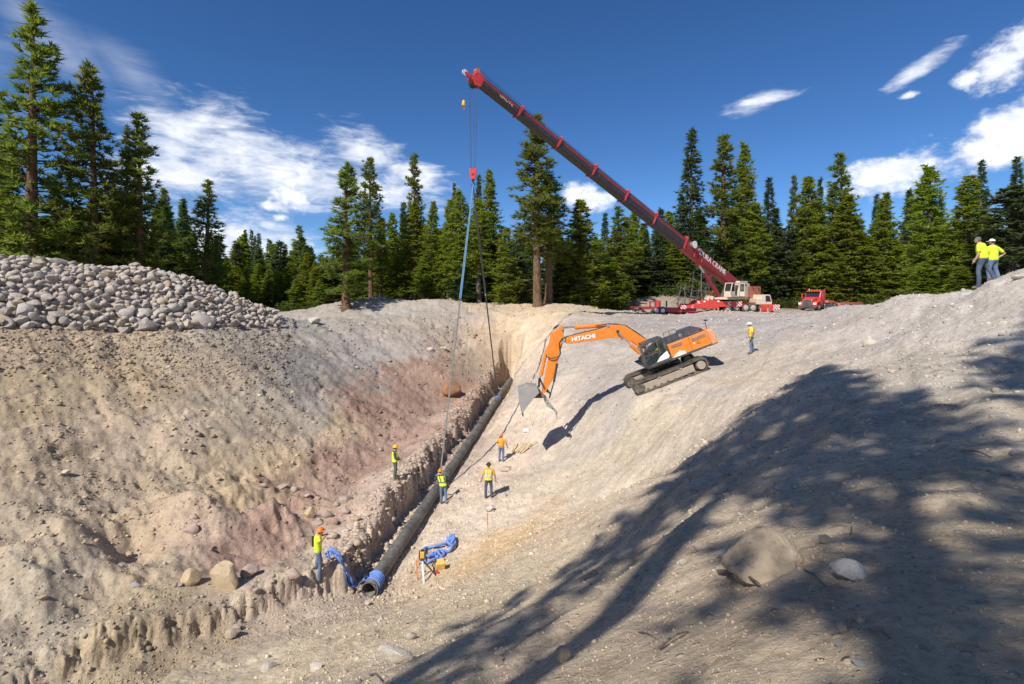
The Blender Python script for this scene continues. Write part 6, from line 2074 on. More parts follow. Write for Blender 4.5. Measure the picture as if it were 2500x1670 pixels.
# worker in orange shirt, seen from behind
person(on(1224, 1126), R(8), 'person in plain orange shirt and orange hard hat standing beside the wooden stakes', ORGC, JEAN, HORG, None, None, armL=((-0.30, 0.06, 1.14), (-0.20, 0.24, 1.05)), armR=((0.32, 0.02, 1.12), (0.36, 0.12, 0.90)), feet=((-0.12, 0.02), (0.12, -0.06)), bulk=1.06)
# worker by the excavator
person(on(1835, 862), R(-76), 'person in white hard hat and yellow vest looking down behind the excavator', LEMON, JEAN, HWHT, LEMON, ORGC, lean=0.06, head=(0, 0.05, -0.03), armL=((-0.26, 0.0, 1.14), (-0.26, 0.10, 0.90)), armR=((0.26, 0.03, 1.12), (0.24, 0.16, 0.92)), feet=((-0.10, 0.06), (0.11, -0.10)), scale=1.02)
# worker in front of the crane, leaning on a stick
cw_ = on(1820, 757)
B_ = person(cw_, R(170), 'person in lime shirt and white hard hat standing in front of the crane wheels', LIME, JEAN, HWHT, head=(0, 0.05, -0.03), armL=((-0.30, 0.05, 1.22), (-0.18, 0.25, 1.30)), armR=((0.30, 0.05, 1.22), (0.22, 0.30, 1.18)), bulk=1.1)
m = MB(); m.tube([B_[1].p(0.26, 0.36, 0.0), B_[1].p(0.24, 0.34, 1.36)], 0.025, 8); m.build('wooden_pole', paint('pale_wood', (0.55, 0.42, 0.26), 0.8), None, origin=tuple(B_[1].p(0.26, 0.36, 0.0)))
tag(bpy.data.objects['wooden_pole'], 'pale pole held by the person in front of the crane', 'pole')
# two men on the crest
ma = R3(2403, 702, 19.4); za = gz(ma[0] - 0.05, ma[1])
person((ma[0] - 0.05, ma[1], za), R(-30), 'grey haired person in lime shirt and jeans, nearer one of the crest pair', LIME, JEAND, None, lean=0.10, head=(-0.04, 0.06, -0.02), armL=((-0.30, 0.02, 1.16), (-0.33, 0.14, 0.93)), armR=((0.29, 0.06, 1.14), (0.20, 0.24, 1.02)), feet=((-0.16, 0.10), (0.20, -0.24)), hair=HAIRG, bulk=1.25, scale=1.09)
mb_ = R3(2424, 700, 20.2); zb_ = gz(mb_[0], mb_[1])
person((mb_[0], mb_[1], zb_), R(-12), 'person in white cap and lime shirt with hand on hip behind the grey haired one', LIME, JEAN, HWHT, cap=True, armL=((-0.30, 0.02, 1.16), (-0.30, 0.14, 0.93)), armR=((0.46, -0.10, 1.22), (0.24, -0.02, 1.06)), feet=((-0.14, 0.05), (0.15, -0.08)), bulk=1.12, scale=1.06)
# operators
q = sp_(0.78, 1.32, 2.06)
person((q.x, q.y, q.z), math.atan2(hf.x, hf.y), 'person in lime vest sitting at the controls in the crane cab', NAVY, JEAND, None, LIME, BAND, seated=True, armL=((-0.26, 0.12, 0.80), (-0.18, 0.34, 0.74)), armR=((0.26, 0.12, 0.80), (0.18, 0.34, 0.74)), hair=HAIRB, ground=False, belt=False)
q = E(1500, 560, DN + 0.5)
person((q.x, q.y, q.z), R(-90), 'person in lime vest sitting in the orange excavator cab', LIME, JEAN, None, LIME, BAND, seated=True, armL=((-0.26, 0.12, 0.80), (-0.18, 0.34, 0.74)), armR=((0.26, 0.12, 0.80), (0.18, 0.34, 0.74)), hair=HAIRB, ground=False, belt=False, scale=0.9)

# turn the lofted volumes into continuous surfaces
_dg = bpy.context.evaluated_depsgraph_get()
for o in REMESH:
    me = bpy.data.meshes.new_from_object(o.evaluated_get(_dg))
    old = o.data
    o.modifiers.clear()
    o.data = me
    me.name = old.name
    bpy.data.meshes.remove(old)
    n_ = len(me.vertices)
    # one relaxing pass
    co = np.empty(n_ * 3); me.vertices.foreach_get('co', co); co = co.reshape(-1, 3)
    ed = np.empty(len(me.edges) * 2, dtype=np.int32); me.edges.foreach_get('vertices', ed); ed = ed.reshape(-1, 2)
    for _ in range(2):
        acc = np.zeros_like(co); cnt = np.zeros(n_)
        np.add.at(acc, ed[:, 0], co[ed[:, 1]]); np.add.at(acc, ed[:, 1], co[ed[:, 0]]); np.add.at(cnt, ed.ravel(), 1)
        co = co * 0.45 + acc / np.maximum(cnt, 1)[:, None] * 0.55
    me.vertices.foreach_set('co', co.ravel()); me.update()
# ------------------------------------------------------------------ pipe, slings and the small site things
PIPEM = bpy.data.materials.new('dusty_pipe'); PIPEM.use_nodes = True
t = NT(PIPEM.node_tree); bs = t.n['Principled BSDF']
g_ = t.n.new('ShaderNodeNewGeometry'); ps = g_.outputs['Position']
n1 = t.noise(ps, 1.3, 6, 0.65); n2 = t.noise(ps, 9.0, 5, 0.65)
c_ = t.mix(t.map(n1, 0.38, 0.62), (0.060, 0.057, 0.054), (0.150, 0.140, 0.126))
c_ = t.mix(t.map(n2, 0.52, 0.75), c_, (0.31, 0.275, 0.23))
t.link(c_, bs.inputs['Base Color']); bs.inputs['Roughness'].default_value = 0.62
PIPEO = Vector(PA); PD = Vector(PB - PA); PLEN = PD.length; PD.normalize()
ps_ = PD.cross(Vector((0, 0, 1))).normalized(); pu_ = ps_.cross(PD).normalized()
pipe = empty('pipe', tuple(PA), 'long dusty black pipe lying along the trench between two slings', 'pipe')


def ringpts(c, r, n=28):
    return [c + (ps_ * math.cos(2 * math.pi * k / n) + pu_ * math.sin(2 * math.pi * k / n)) * r for k in range(n)]


vs, fs, n = [], [], 28
NS = 40
for i in range(NS + 1):
    sag = -0.05 * math.sin(math.pi * i / NS)
    vs += [p + pu_ * sag for p in ringpts(PIPEO + PD * PLEN * i / NS, PIPE_R)]
for i in range(NS + 1):
    sag = -0.05 * math.sin(math.pi * i / NS)
    vs += [p + pu_ * sag for p in ringpts(PIPEO + PD * PLEN * i / NS, PIPE_R - 0.03)]
for i in range(NS):
    for k in range(n):
        k2 = (k + 1) % n
        fs.append((i * n + k, i * n + k2, (i + 1) * n + k2, (i + 1) * n + k))
        o_ = (NS + 1) * n
        fs.append((o_ + i * n + k2, o_ + i * n + k, o_ + (i + 1) * n + k, o_ + (i + 1) * n + k2))
o_ = (NS + 1) * n
for k in range(n):
    k2 = (k + 1) % n
    fs.append((k2, k, o_ + k, o_ + k2)); fs.append((NS * n + k, NS * n + k2, o_ + NS * n + k2, o_ + NS * n + k))
mesh_obj('pipe_wall', vs, fs, PIPEM, pipe, True)
for k in range(1, 4):
    m = MB(); cc_ = PIPEO + PD * PLEN * (k / 4 + 0.03) + pu_ * (-0.05 * math.sin(math.pi * k / 4))
    m.tube([cc_ - PD * 0.035, cc_, cc_ + PD * 0.035], [PIPE_R + 0.004, PIPE_R + 0.022, PIPE_R + 0.004], 28); m.build('weld_bead', PIPEM, pipe, smooth=True)

BLUE = paint('blue_webbing', (0.13, 0.24, 0.62), 0.8, dirt_amt=0.12, bump=0.5, wear=0.25)
TEAL = paint('sky_blue_webbing', (0.085, 0.20, 0.33), 0.7, dirt_amt=0.12)
GREYR = paint('grey_green_rope', (0.16, 0.17, 0.155), 0.8, dirt_amt=0.15)
DKSL = paint('dark_sling', (0.028, 0.035, 0.040), 0.8, dirt_amt=0.10)


def pipe_at(px):
    lo, hi = 0.0, PLEN
    for _ in range(50):
        md_ = (lo + hi) / 2
        q = PIPEO + PD * md_
        if q.x / q.y * F + CX < px:
            lo = md_
        else:
            hi = md_
    return PIPEO + PD * lo + pu_ * -0.04


HT = HK + px_ * 0.0 - pz_ * 0.96
for nm, px, mats, lb in (('lifting_sling', 1074, (TEAL, GREYR), 'long sling, blue above and grey below, from hook to the near part of the pipe'), ('lifting_sling', 1214, (DKSL, DKSL), 'long dark sling from the hook to the far end of the pipe')):
    c = pipe_at(px)
    topc = c + pu_ * (PIPE_R + 0.12)
    sl = empty(nm, tuple(c), lb, 'sling')
    mid = HT.lerp(topc, 0.50)
    w_ = 0.042 if px < 1100 else 0.045
    for part, p_, q_, mt in (('upper_leg', HT, mid, mats[0]), ('lower_leg', mid, topc, mats[1])):
        m = MB()
        for sgn in (-1, 1):
            off = px_ * sgn * 0.045 * (1 if part == 'upper_leg' else 0.6)
            m.tube([p_ + off * (0.3 if part == 'upper_leg' else 1), p_.lerp(q_, 0.5) + off, q_ + off * (1 if part == 'upper_leg' else 0.3)], w_ * (1.0 if part == 'upper_leg' else 0.72), 7)
        m.build(part, mt, sl)
    m = MB(); m.tube([mid - px_ * 0.04 + (topc - mid).normalized() * 0.12, mid + (HT - mid).normalized() * 0.12], 0.07, 8); m.build('shackle', CHROME, sl)
    m = MB()
    m.tube([p for p in ringpts(c, PIPE_R + 0.02, 24)], 0.028, 6, closed=True); m.tube([p + PD * 0.07 for p in ringpts(c, PIPE_R + 0.02, 24)], 0.028, 6, closed=True)
    m.build('choker_loop', BLUE if px > 1100 else GREYR, sl)

wl = PIPEO + PD * -0.08
m = MB(); m.tube([p + PD * (0.05 * math.sin(k)) for k, p in enumerate(ringpts(wl + pu_ * 0.06, PIPE_R + 0.10, 20))], 0.016, 5, closed=True); o = m.build('wire_hoop', STEEL, None, origin=tuple(wl)); tag(o, 'thin wire hoop round the open near end of the pipe', 'wire')
# flat blue strap round the near end of the pipe, over the trench lip to the ground beside the worker
def strap(mb, pts, w, th, roll=None):
    """flat band swept along pts"""
    P = [Vector(p) for p in pts]
    vs, fs = [], []
    for i, p in enumerate(P):
        d = (P[min(i + 1, len(P) - 1)] - P[max(i - 1, 0)]).normalized()
        u = Vector((0, 0, 1)); s = d.cross(u)
        s = s.normalized() if s.length > 1e-3 else Vector((1, 0, 0))
        a = (roll[i] if roll else 0.0)
        s2 = (s * math.cos(a) + s.cross(d) * math.sin(a)).normalized(); n_ = d.cross(s2).normalized()
        vs += [p - s2 * w / 2 - n_ * th / 2, p + s2 * w / 2 - n_ * th / 2, p + s2 * w / 2 + n_ * th / 2, p - s2 * w / 2 + n_ * th / 2]
    for i in range(len(P) - 1):
        for k in range(4):
            fs.append((i * 4 + k, i * 4 + (k + 1) % 4, (i + 1) * 4 + (k + 1) % 4, (i + 1) * 4 + k))
    fs += [(3, 2, 1, 0), tuple((len(P) - 1) * 4 + k for k in range(4))]
    return mb.add(vs, fs)


def smooth_path(pts, k=6):
    out = []
    P = [np.array(p, float) for p in pts]
    P = [2 * P[0] - P[1]] + P + [2 * P[-1] - P[-2]]
    for i in range(1, len(P) - 2):
        for j in range(k):
            t_ = j / k
            a, b, c, d = P[i - 1], P[i], P[i + 1], P[i + 2]
            out.append(0.5 * ((2 * b) + (c - a) * t_ + (2 * a - 5 * b + 4 * c - d) * t_ ** 2 + (3 * b - a - 3 * c + d) * t_ ** 3))
    out.append(P[-2])
    return out


pc = PIPEO + PD * 0.5 + pu_ * -0.005
st = empty('blue_strap', tuple(pc), 'wide blue strap from the near pipe end over the trench lip to the worker', 'strap')
m = MB()
for k in range(5):
    m.tube([p + PD * (k * 0.11 - 0.2) for p in ringpts(pc, PIPE_R + 0.014, 28)], 0.045, 6, closed=True)
m.build('wrap', BLUE, st)
def gp_(px, py, up=0.05):
    q = G(px, py); q[2] += up
    return q
lip = gp_(838, 1378, 0.05)
path = [tuple(pc + pu_ * 0.30 - ps_ * 0.05), R3(862, 1430, 18.9), R3(848, 1402, 18.6), R3(838, 1378, 18.35), R3(828, 1362, 18.2), R3(818, 1348, 18.25), R3(809, 1341, 18.3), R3(801, 1352, 18.2), R3(800, 1360, 18.1)]
path = [np.array(p) for p in path]
for i in range(3, len(path)):
    path[i][2] = max(path[i][2], gz(path[i][0], path[i][1]) + 0.05)
sp = smooth_path(path, 7)
for k in range(3):
    m = MB(); rs_ = np.random.RandomState(k)
    off = [np.array([0.06 * math.sin(i * 0.35 + k * 1.7) + (k - 1) * 0.04, 0.03 * math.cos(i * 0.4 + k), 0.03 * math.sin(i * 0.5 + k * 2)]) * min(1, 0.3 + i * 0.1) for i in range(len(sp))]
    strap(m, [p + o__ for p, o__ in zip(sp, off)], 0.095, 0.016, [0.5 * math.sin(i * 0.3 + k) + 0.8 for i in range(len(sp))])
    m.build('strand', BLUE, st, smooth=True)

# coil of blue sling in the pit
cen = G(1095, 1345)
coil = empty('sling_heap', tuple(cen), 'tangled heap of blue sling lying on pale ground beside the tripod', 'sling')
rs_ = np.random.RandomState(12)
cl_pts = [(1038, 1378), (1036, 1360), (1036, 1350), (1046, 1343), (1062, 1341), (1085, 1340), (1093, 1334), (1102, 1324), (1092, 1322), (1100, 1330), (1110, 1338), (1104, 1346), (1096, 1352), (1080, 1352), (1070, 1356), (1078, 1362), (1084, 1358), (1072, 1352), (1060, 1360), (1048, 1368), (1042, 1366)]
p3 = [G(x, y) + np.array([0, 0, 0.07 + 0.05 * (i % 3)]) for i, (x, y) in enumerate(cl_pts)]
m = MB(); m.tube(smooth_path(p3, 5), 0.055, 7); m.build('sling_loop', BLUE, coil, smooth=True)
cl2 = [(1094, 1335), (1104, 1325), (1108, 1332), (1098, 1338), (1096, 1328), (1106, 1322), (1111, 1336), (1100, 1344), (1092, 1338), (1104, 1334), (1110, 1328)]
p3 = [G(x, y) + np.array([0, 0, 0.13 + 0.06 * (i % 3)]) for i, (x, y) in enumerate(cl2)]
m = MB(); m.tube(smooth_path(p3, 5), 0.06, 7); m.build('sling_loop', BLUE, coil, smooth=True)
cl3 = [(1042, 1378), (1058, 1373), (1068, 1369), (1080, 1370), (1066, 1362), (1054, 1358), (1070, 1354), (1068, 1370)]
p3 = [G(x, y) + np.array([0, 0, 0.07 + 0.05 * (i % 2)]) for i, (x, y) in enumerate(cl3)]
m = MB(); m.tube(smooth_path(p3, 5), 0.05, 7); m.build('sling_loop', BLUE, coil, smooth=True)

# tripod with yellow level, its case, marker and pins
tg = G(1034, 1418)
tri = empty('tripod', tuple(tg), 'white legged tripod carrying a yellow laser level beside the pipe', 'tripod')
TGV = Vector(tg)
top = TGV + Vector((-0.06, 0.12, 0.72))
for (dx, dy), mt, r_ in (((0.05, -0.20), WHITE, 0.038), ((-0.42, 0.42), STEEL, 0.014), ((0.42, 0.20), DKGREY, 0.030)):
    ft = TGV + Vector((dx, dy, 0)); ft.z = gz(ft.x, ft.y)
    m = MB(); m.tube([top, ft], [r_, r_ * 0.9], 8); m.build('leg', mt, tri)
m = MB(); m.box(top + Vector((0, 0, 0.02)), (0.16, 0.16, 0.04)); m.build('head_plate', DKGREY, tri, 0.01)
lv = MB(); lv.box(top + Vector((0, 0, 0.20)), (0.17, 0.17, 0.24)); lo_ = lv.build('level', YEL, tri, 0.02)
for sgn in (-1, 1):
    m = MB(); m.box(top + Vector((sgn * 0.10, 0, 0.19)), (0.035, 0.19, 0.28)); m.build('guard', CHAR, lo_, 0.008)
m = MB(); m.cyl(top + Vector((0, 0, 0.32)), top + Vector((0, 0, 0.38)), 0.06, 0.05, 12); m.build('lens_head', CHAR, lo_)
cg = G(1072, 1392); CGV = Vector(cg)
case = empty('instrument_case', tuple(cg), 'yellow plastic instrument case lying tilted on the pit floor', 'case')
RM = Matrix.Rotation(R(20), 3, 'Z') @ Matrix.Rotation(R(14), 3, 'X')
m = MB(); m.box(CGV + Vector((0.02, 0.05, 0.16)), (0.36, 0.30, 0.30), RM); m.build('case_body', paint('case_yellow', (0.72, 0.48, 0.10), 0.5, dirt_amt=0.25), case, 0.03)
m = MB(); m.box(CGV + Vector((0.02, 0.05, 0.22)) , (0.372, 0.312, 0.02), RM); m.build('lid_seam', paint('case_dark_yellow', (0.50, 0.32, 0.06), 0.5), case)  # darker yellow line where the lid meets the body
m = MB(); m.tube([CGV + Vector((-0.19, -0.04, 0.10)), CGV + Vector((-0.25, -0.05, 0.18)), CGV + Vector((-0.19, -0.02, 0.28))], 0.02, 6); m.build('handle', CHAR, case)
fg = G(1066, 1402); FV = Vector(fg)
m = MB(); m.prism([FV + Vector((-0.08, 0, 0.02)), FV + Vector((0.10, 0, 0.02)), FV + Vector((-0.02, 0, 0.10))], (0, 0.10, 0)); m.build('marker_wedge', BRED, None, 0.0, origin=tuple(fg))
tag(bpy.data.objects['marker_wedge'], 'small red wedge in front of the yellow case', 'marker')
PWOOD = paint('stake_wood', (0.60, 0.44, 0.25), 0.85, dirt_amt=0.15, wear=0.2)
ORGP = paint('marking_orange', (0.85, 0.20, 0.03), 0.6, dirt_amt=0.05)


def stake(px, py, h, label, lean=(0.0, 0.0), r=0.018, topc=ORGP, frac=0.35, group=None, body=PWOOD):
    g = Vector(G(px, py))
    s = empty('survey_stake', tuple(g), label, 'stake', group)
    tp = g + Vector((lean[0] * h, lean[1] * h, h)); md_ = g.lerp(tp, 1 - frac)
    m = MB(); m.tube([g - (tp - g).normalized() * 0.15, md_], r, 4); m.build('shaft', body, s)
    m = MB(); m.tube([md_, tp], r * 1.05, 4); m.build('painted_top', topc, s)
    return s


stake(1191, 1310, 0.98, 'thin wooden stake with orange top standing below the pale round rock', (-0.02, 0.0), 0.020, frac=0.45)
stake(1027, 1424, 0.80, 'thin brown pin standing against the tripod', (-0.12, 0.10), 0.014, body=PWOOD, frac=0.1)
stake(1018, 1416, 0.72, 'orange marker pin left of the tripod', (-0.02, 0.02), 0.016, frac=0.95)
stake(1300, 1040, 0.95, 'thin leaning stake rising from the white sack under the bucket', (-0.22, 0.1), 0.018, topc=PWOOD)
stake(1332, 1046, 0.62, 'thin upright stake with orange tip right of the white sack', (0.0, 0.0), 0.018)
# fan of loose wooden stakes
for i, (x0, y0, x1, y1) in enumerate([(1258, 1106, 1282, 1084), (1262, 1108, 1292, 1078), (1268, 1108, 1298, 1076), (1272, 1110, 1305, 1080), (1276, 1108, 1294, 1086), (1254, 1102, 1262, 1088), (1249, 1104, 1256, 1090), (1280, 1104, 1310, 1082)]):
    a, b = Vector(G(x0, y0)) + Vector((0, 0, 0.05)), Vector(G(x1, y1)) + Vector((0, 0, 0.12 + 0.03 * (i % 4)))
    d = (b - a).normalized(); b = a + d * min(1.15, (b - a).length)
    m = MB(); s = d.cross(Vector((0, 0, 1))).normalized(); n_ = s.cross(d)
    m.prism([a + s * 0.035 + n_ * 0.02, a - s * 0.035 + n_ * 0.02, a - s * 0.035 - n_ * 0.02, a + s * 0.035 - n_ * 0.02], (b - a))
    o = m.build('wooden_stake', PWOOD, None, origin=tuple(a))
    tag(o, 'pale wooden stake in the loose fan beside the person in orange shirt', 'stake', 'loose wooden stakes')
sg = Vector(G(1284, 1056))
m = MB(); rs_ = np.random.RandomState(2)
m.box(sg + Vector((0, 0, 0.12)), (0.46, 0.30, 0.26), Matrix.Rotation(R(12), 3, 'Z'))
sk = m.build('sack', paint('white_sack', (0.72, 0.73, 0.74), 0.8, dirt_amt=0.15, bump=0.6), None, 0.09, origin=tuple(sg))
tag(sk, 'white sack lying on the slope below the excavator bucket', 'sack')

# ------------------------------------------------------------------ rocks
ROCKM = bpy.data.materials.new('rock'); ROCKM.use_nodes = True
t = NT(ROCKM.node_tree); bs = t.n['Principled BSDF']
oi = t.n.new('ShaderNodeObjectInfo'); tcn = t.n.new('ShaderNodeTexCoord')
n1 = t.noise(tcn.outputs['Object'], 1.6, 7, 0.65); n2 = t.noise(tcn.outputs['Object'], 9, 6, 0.7)
c_ = t.ramp(oi.outputs['Random'], [(0.0, (0.36, 0.315, 0.275)), (0.22, (0.47, 0.405, 0.345)), (0.42, (0.33, 0.295, 0.265)), (0.58, (0.47, 0.41, 0.35)), (0.72, (0.45, 0.35, 0.235)), (0.86, (0.50, 0.445, 0.39)), (1.0, (0.35, 0.315, 0.295))])
c_ = t.mix(1.0, c_, t.ramp(n1, [(0.3, (0.72, 0.70, 0.68)), (0.55, (1, 1, 1)), (0.75, (1.12, 1.1, 1.06))]), 'MULTIPLY')
c_ = t.mix(t.map(n2, 0.55, 0.8, 0, 0.5), c_, (0.20, 0.18, 0.16))
t.link(c_, bs.inputs['Base Color']); bs.inputs['Roughness'].default_value = 0.92; bs.inputs['Specular IOR Level'].default_value = 0.15
b_ = t.n.new('ShaderNodeBump'); b_.inputs['Strength'].default_value = 0.6; b_.inputs['Distance'].default_value = 0.15
t.link(t.m('ADD', t.m('MULTIPLY', n2, 0.5), n1), b_.inputs['Height']); t.link(b_.outputs[0], bs.inputs['Normal'])


def tint_rock(name, c):
    return paint(name, c, 0.92, dirt_amt=0.25, wear=0.2, bump=0.8, spec=0.15, scale=1.5)


def ico(sub):
    bm_ = bmesh.new(); bmesh.ops.create_icosphere(bm_, subdivisions=sub, radius=1.0)
    v = np.array([tuple(q.co) for q in bm_.verts]); f = np.array([[q.index for q in fc.verts] for fc in bm_.faces]); bm_.free()
    return v, f


IC3, IF3 = ico(3)
IC2, IF2 = ico(2)
IC1, IF1 = ico(1)
ICO4, IF4 = ico(4)


def rock_shape(seed, V, facets=11, rough=0.16):
    rs = np.random.RandomState(seed)
    v = V.copy()
    for k in range(3):
        ph = rs.uniform(0, 6.28, 3); fr = rs.uniform(0.8, 1.9, (3, 3))
        v = v * (1 + rough * np.sin(v @ fr + ph).sum(1, keepdims=True) * 0.5)
    for k in range(facets):
        d = rs.normal(size=3); d /= np.linalg.norm(d); lim = rs.uniform(0.50, 0.86)
        p = v @ d
        over = np.maximum(p - lim, 0)
        v = v - over[:, None] * d * rs.uniform(0.75, 0.98)
    nz = vnoise(v[:, 0] * 3 + seed * 5.3, v[:, 1] * 3 + v[:, 2] * 2.3, seed)[:, None]
    v = v * (1 + 0.07 * nz)
    v = v / np.abs(v[:, :2]).max()
    return v * np.array([1.0, rs.uniform(0.68, 0.98), rs.uniform(0.55, 0.9)])


ROCKS = []
for k in range(14):
    me = np_mesh('rock', rock_shape(k + 1, IC2), IF2, True)
    me.set_sharp_from_angle(angle=R(30))
    me.materials.append(ROCKM)
    ROCKS.append(me)
ROCKS_HI = []
for k in range(6):
    me = np_mesh('boulder', rock_shape(k + 60, IC3, 15, 0.2), IF3, True)
    me.set_sharp_from_angle(angle=R(28))
    me.materials.append(ROCKM)
    ROCKS_HI.append(me)
rk = random.Random(21)


def rock_obj(name, me, p, size, label, group=None, rot=None, mat=None, stretch=(1, 1, 1)):
    o = bpy.data.objects.new(name, me)
    if mat is not None:
        o.data = me.copy(); o.data.materials.clear(); o.data.materials.append(mat)
    COL.objects.link(o)
    o.location = p
    o.rotation_euler = rot if rot else (rk.uniform(-0.4, 0.4), rk.uniform(-0.4, 0.4), rk.uniform(0, 6.28))
    o.scale = (size * stretch[0], size * stretch[1], size * stretch[2])
    return tag(o, label, 'boulder' if size > 0.5 else 'rock', group)


# the boulder pile: the mound itself is part of the ground (see pile_h), stones are laid over its surface
prs = np.random.RandomState(31)
cand = []
for tries in range(26000):
    u = prs.uniform(-0.10, 0.95)
    vv = prs.uniform(-0.03, 1.25)
    x, y = pile_xy(u, vv)
    foot = vv < 0.10
    big = (0.62 + 0.55 * max(0, 1 - vv * 4)) * (1.0 if u < 0.6 else 0.72)
    if u > 0.62 and vv < 0.35:
        big *= 0.45
    size = big * prs.lognormal(-0.05, 0.42) * 0.64
    size = min(max(size, 0.26), 1.35)
    ok = True
    for (cx_, cy_, cs_) in cand:
        if (x - cx_) ** 2 + (y - cy_) ** 2 < (0.56 * (size + cs_)) ** 2:
            ok = False
            break
    if ok:
        cand.append((x, y, size))
    if len(cand) >= 1100:
        break
# a second, looser layer resting in the gaps
lay2 = []
for tries in range(9000):
    i = prs.randint(len(cand)); x, y, s = cand[i]
    x2, y2 = x + prs.uniform(-0.7, 0.7), y + prs.uniform(-0.7, 0.7)
    s2 = prs.uniform(0.22, 0.52)
    if all((x2 - a) ** 2 + (y2 - b) ** 2 > (0.8 * (s2 + c)) ** 2 for a, b, c in lay2):
        lay2.append((x2, y2, s2))
    if len(lay2) >= 520:
        break
allr = [(x, y, s, 0.18) for x, y, s in cand] + [(x, y, s, 0.62) for x, y, s in lay2]
az_ok = lambda x, y: abs(math.atan2(x, y)) < R(46.5)
allr.sort(key=lambda r: -(r[2] / math.hypot(r[0], r[1])) * (1 if az_ok(r[0], r[1]) else 0.01))
sv, sf = [], []
for i, (x, y, s, lift) in enumerate(allr):
    z = gz(x, y) + s * lift * 0.9 + (0.25 if lift > 0.5 else 0.0)
    if i < 285:
        rock_obj('boulder', ROCKS[i % 14], (x, y, z), s, 'rounded grey or tan stone heaped in the big boulder pile', 'stones of the boulder pile')
    else:
        base = rock_shape(200 + i % 9, IC1, 4)
        M_ = np.array(Matrix.Rotation(rk.uniform(0, 6.28), 3, 'Z') @ Matrix.Rotation(rk.uniform(-0.5, 0.5), 3, 'X'))
        sv.append(base @ M_.T * s + np.array([x, y, z])); sf.append(IF1 + (len(sv) - 1) * len(IC1))
me = np_mesh('pile_stones', np.concatenate(sv), np.concatenate(sf), True); me.materials.append(ROCKM)
o = bpy.data.objects.new('pile_stones', me); COL.objects.link(o); tag(o, 'smaller stones filling the gaps and the back of the boulder pile', kind='stuff')

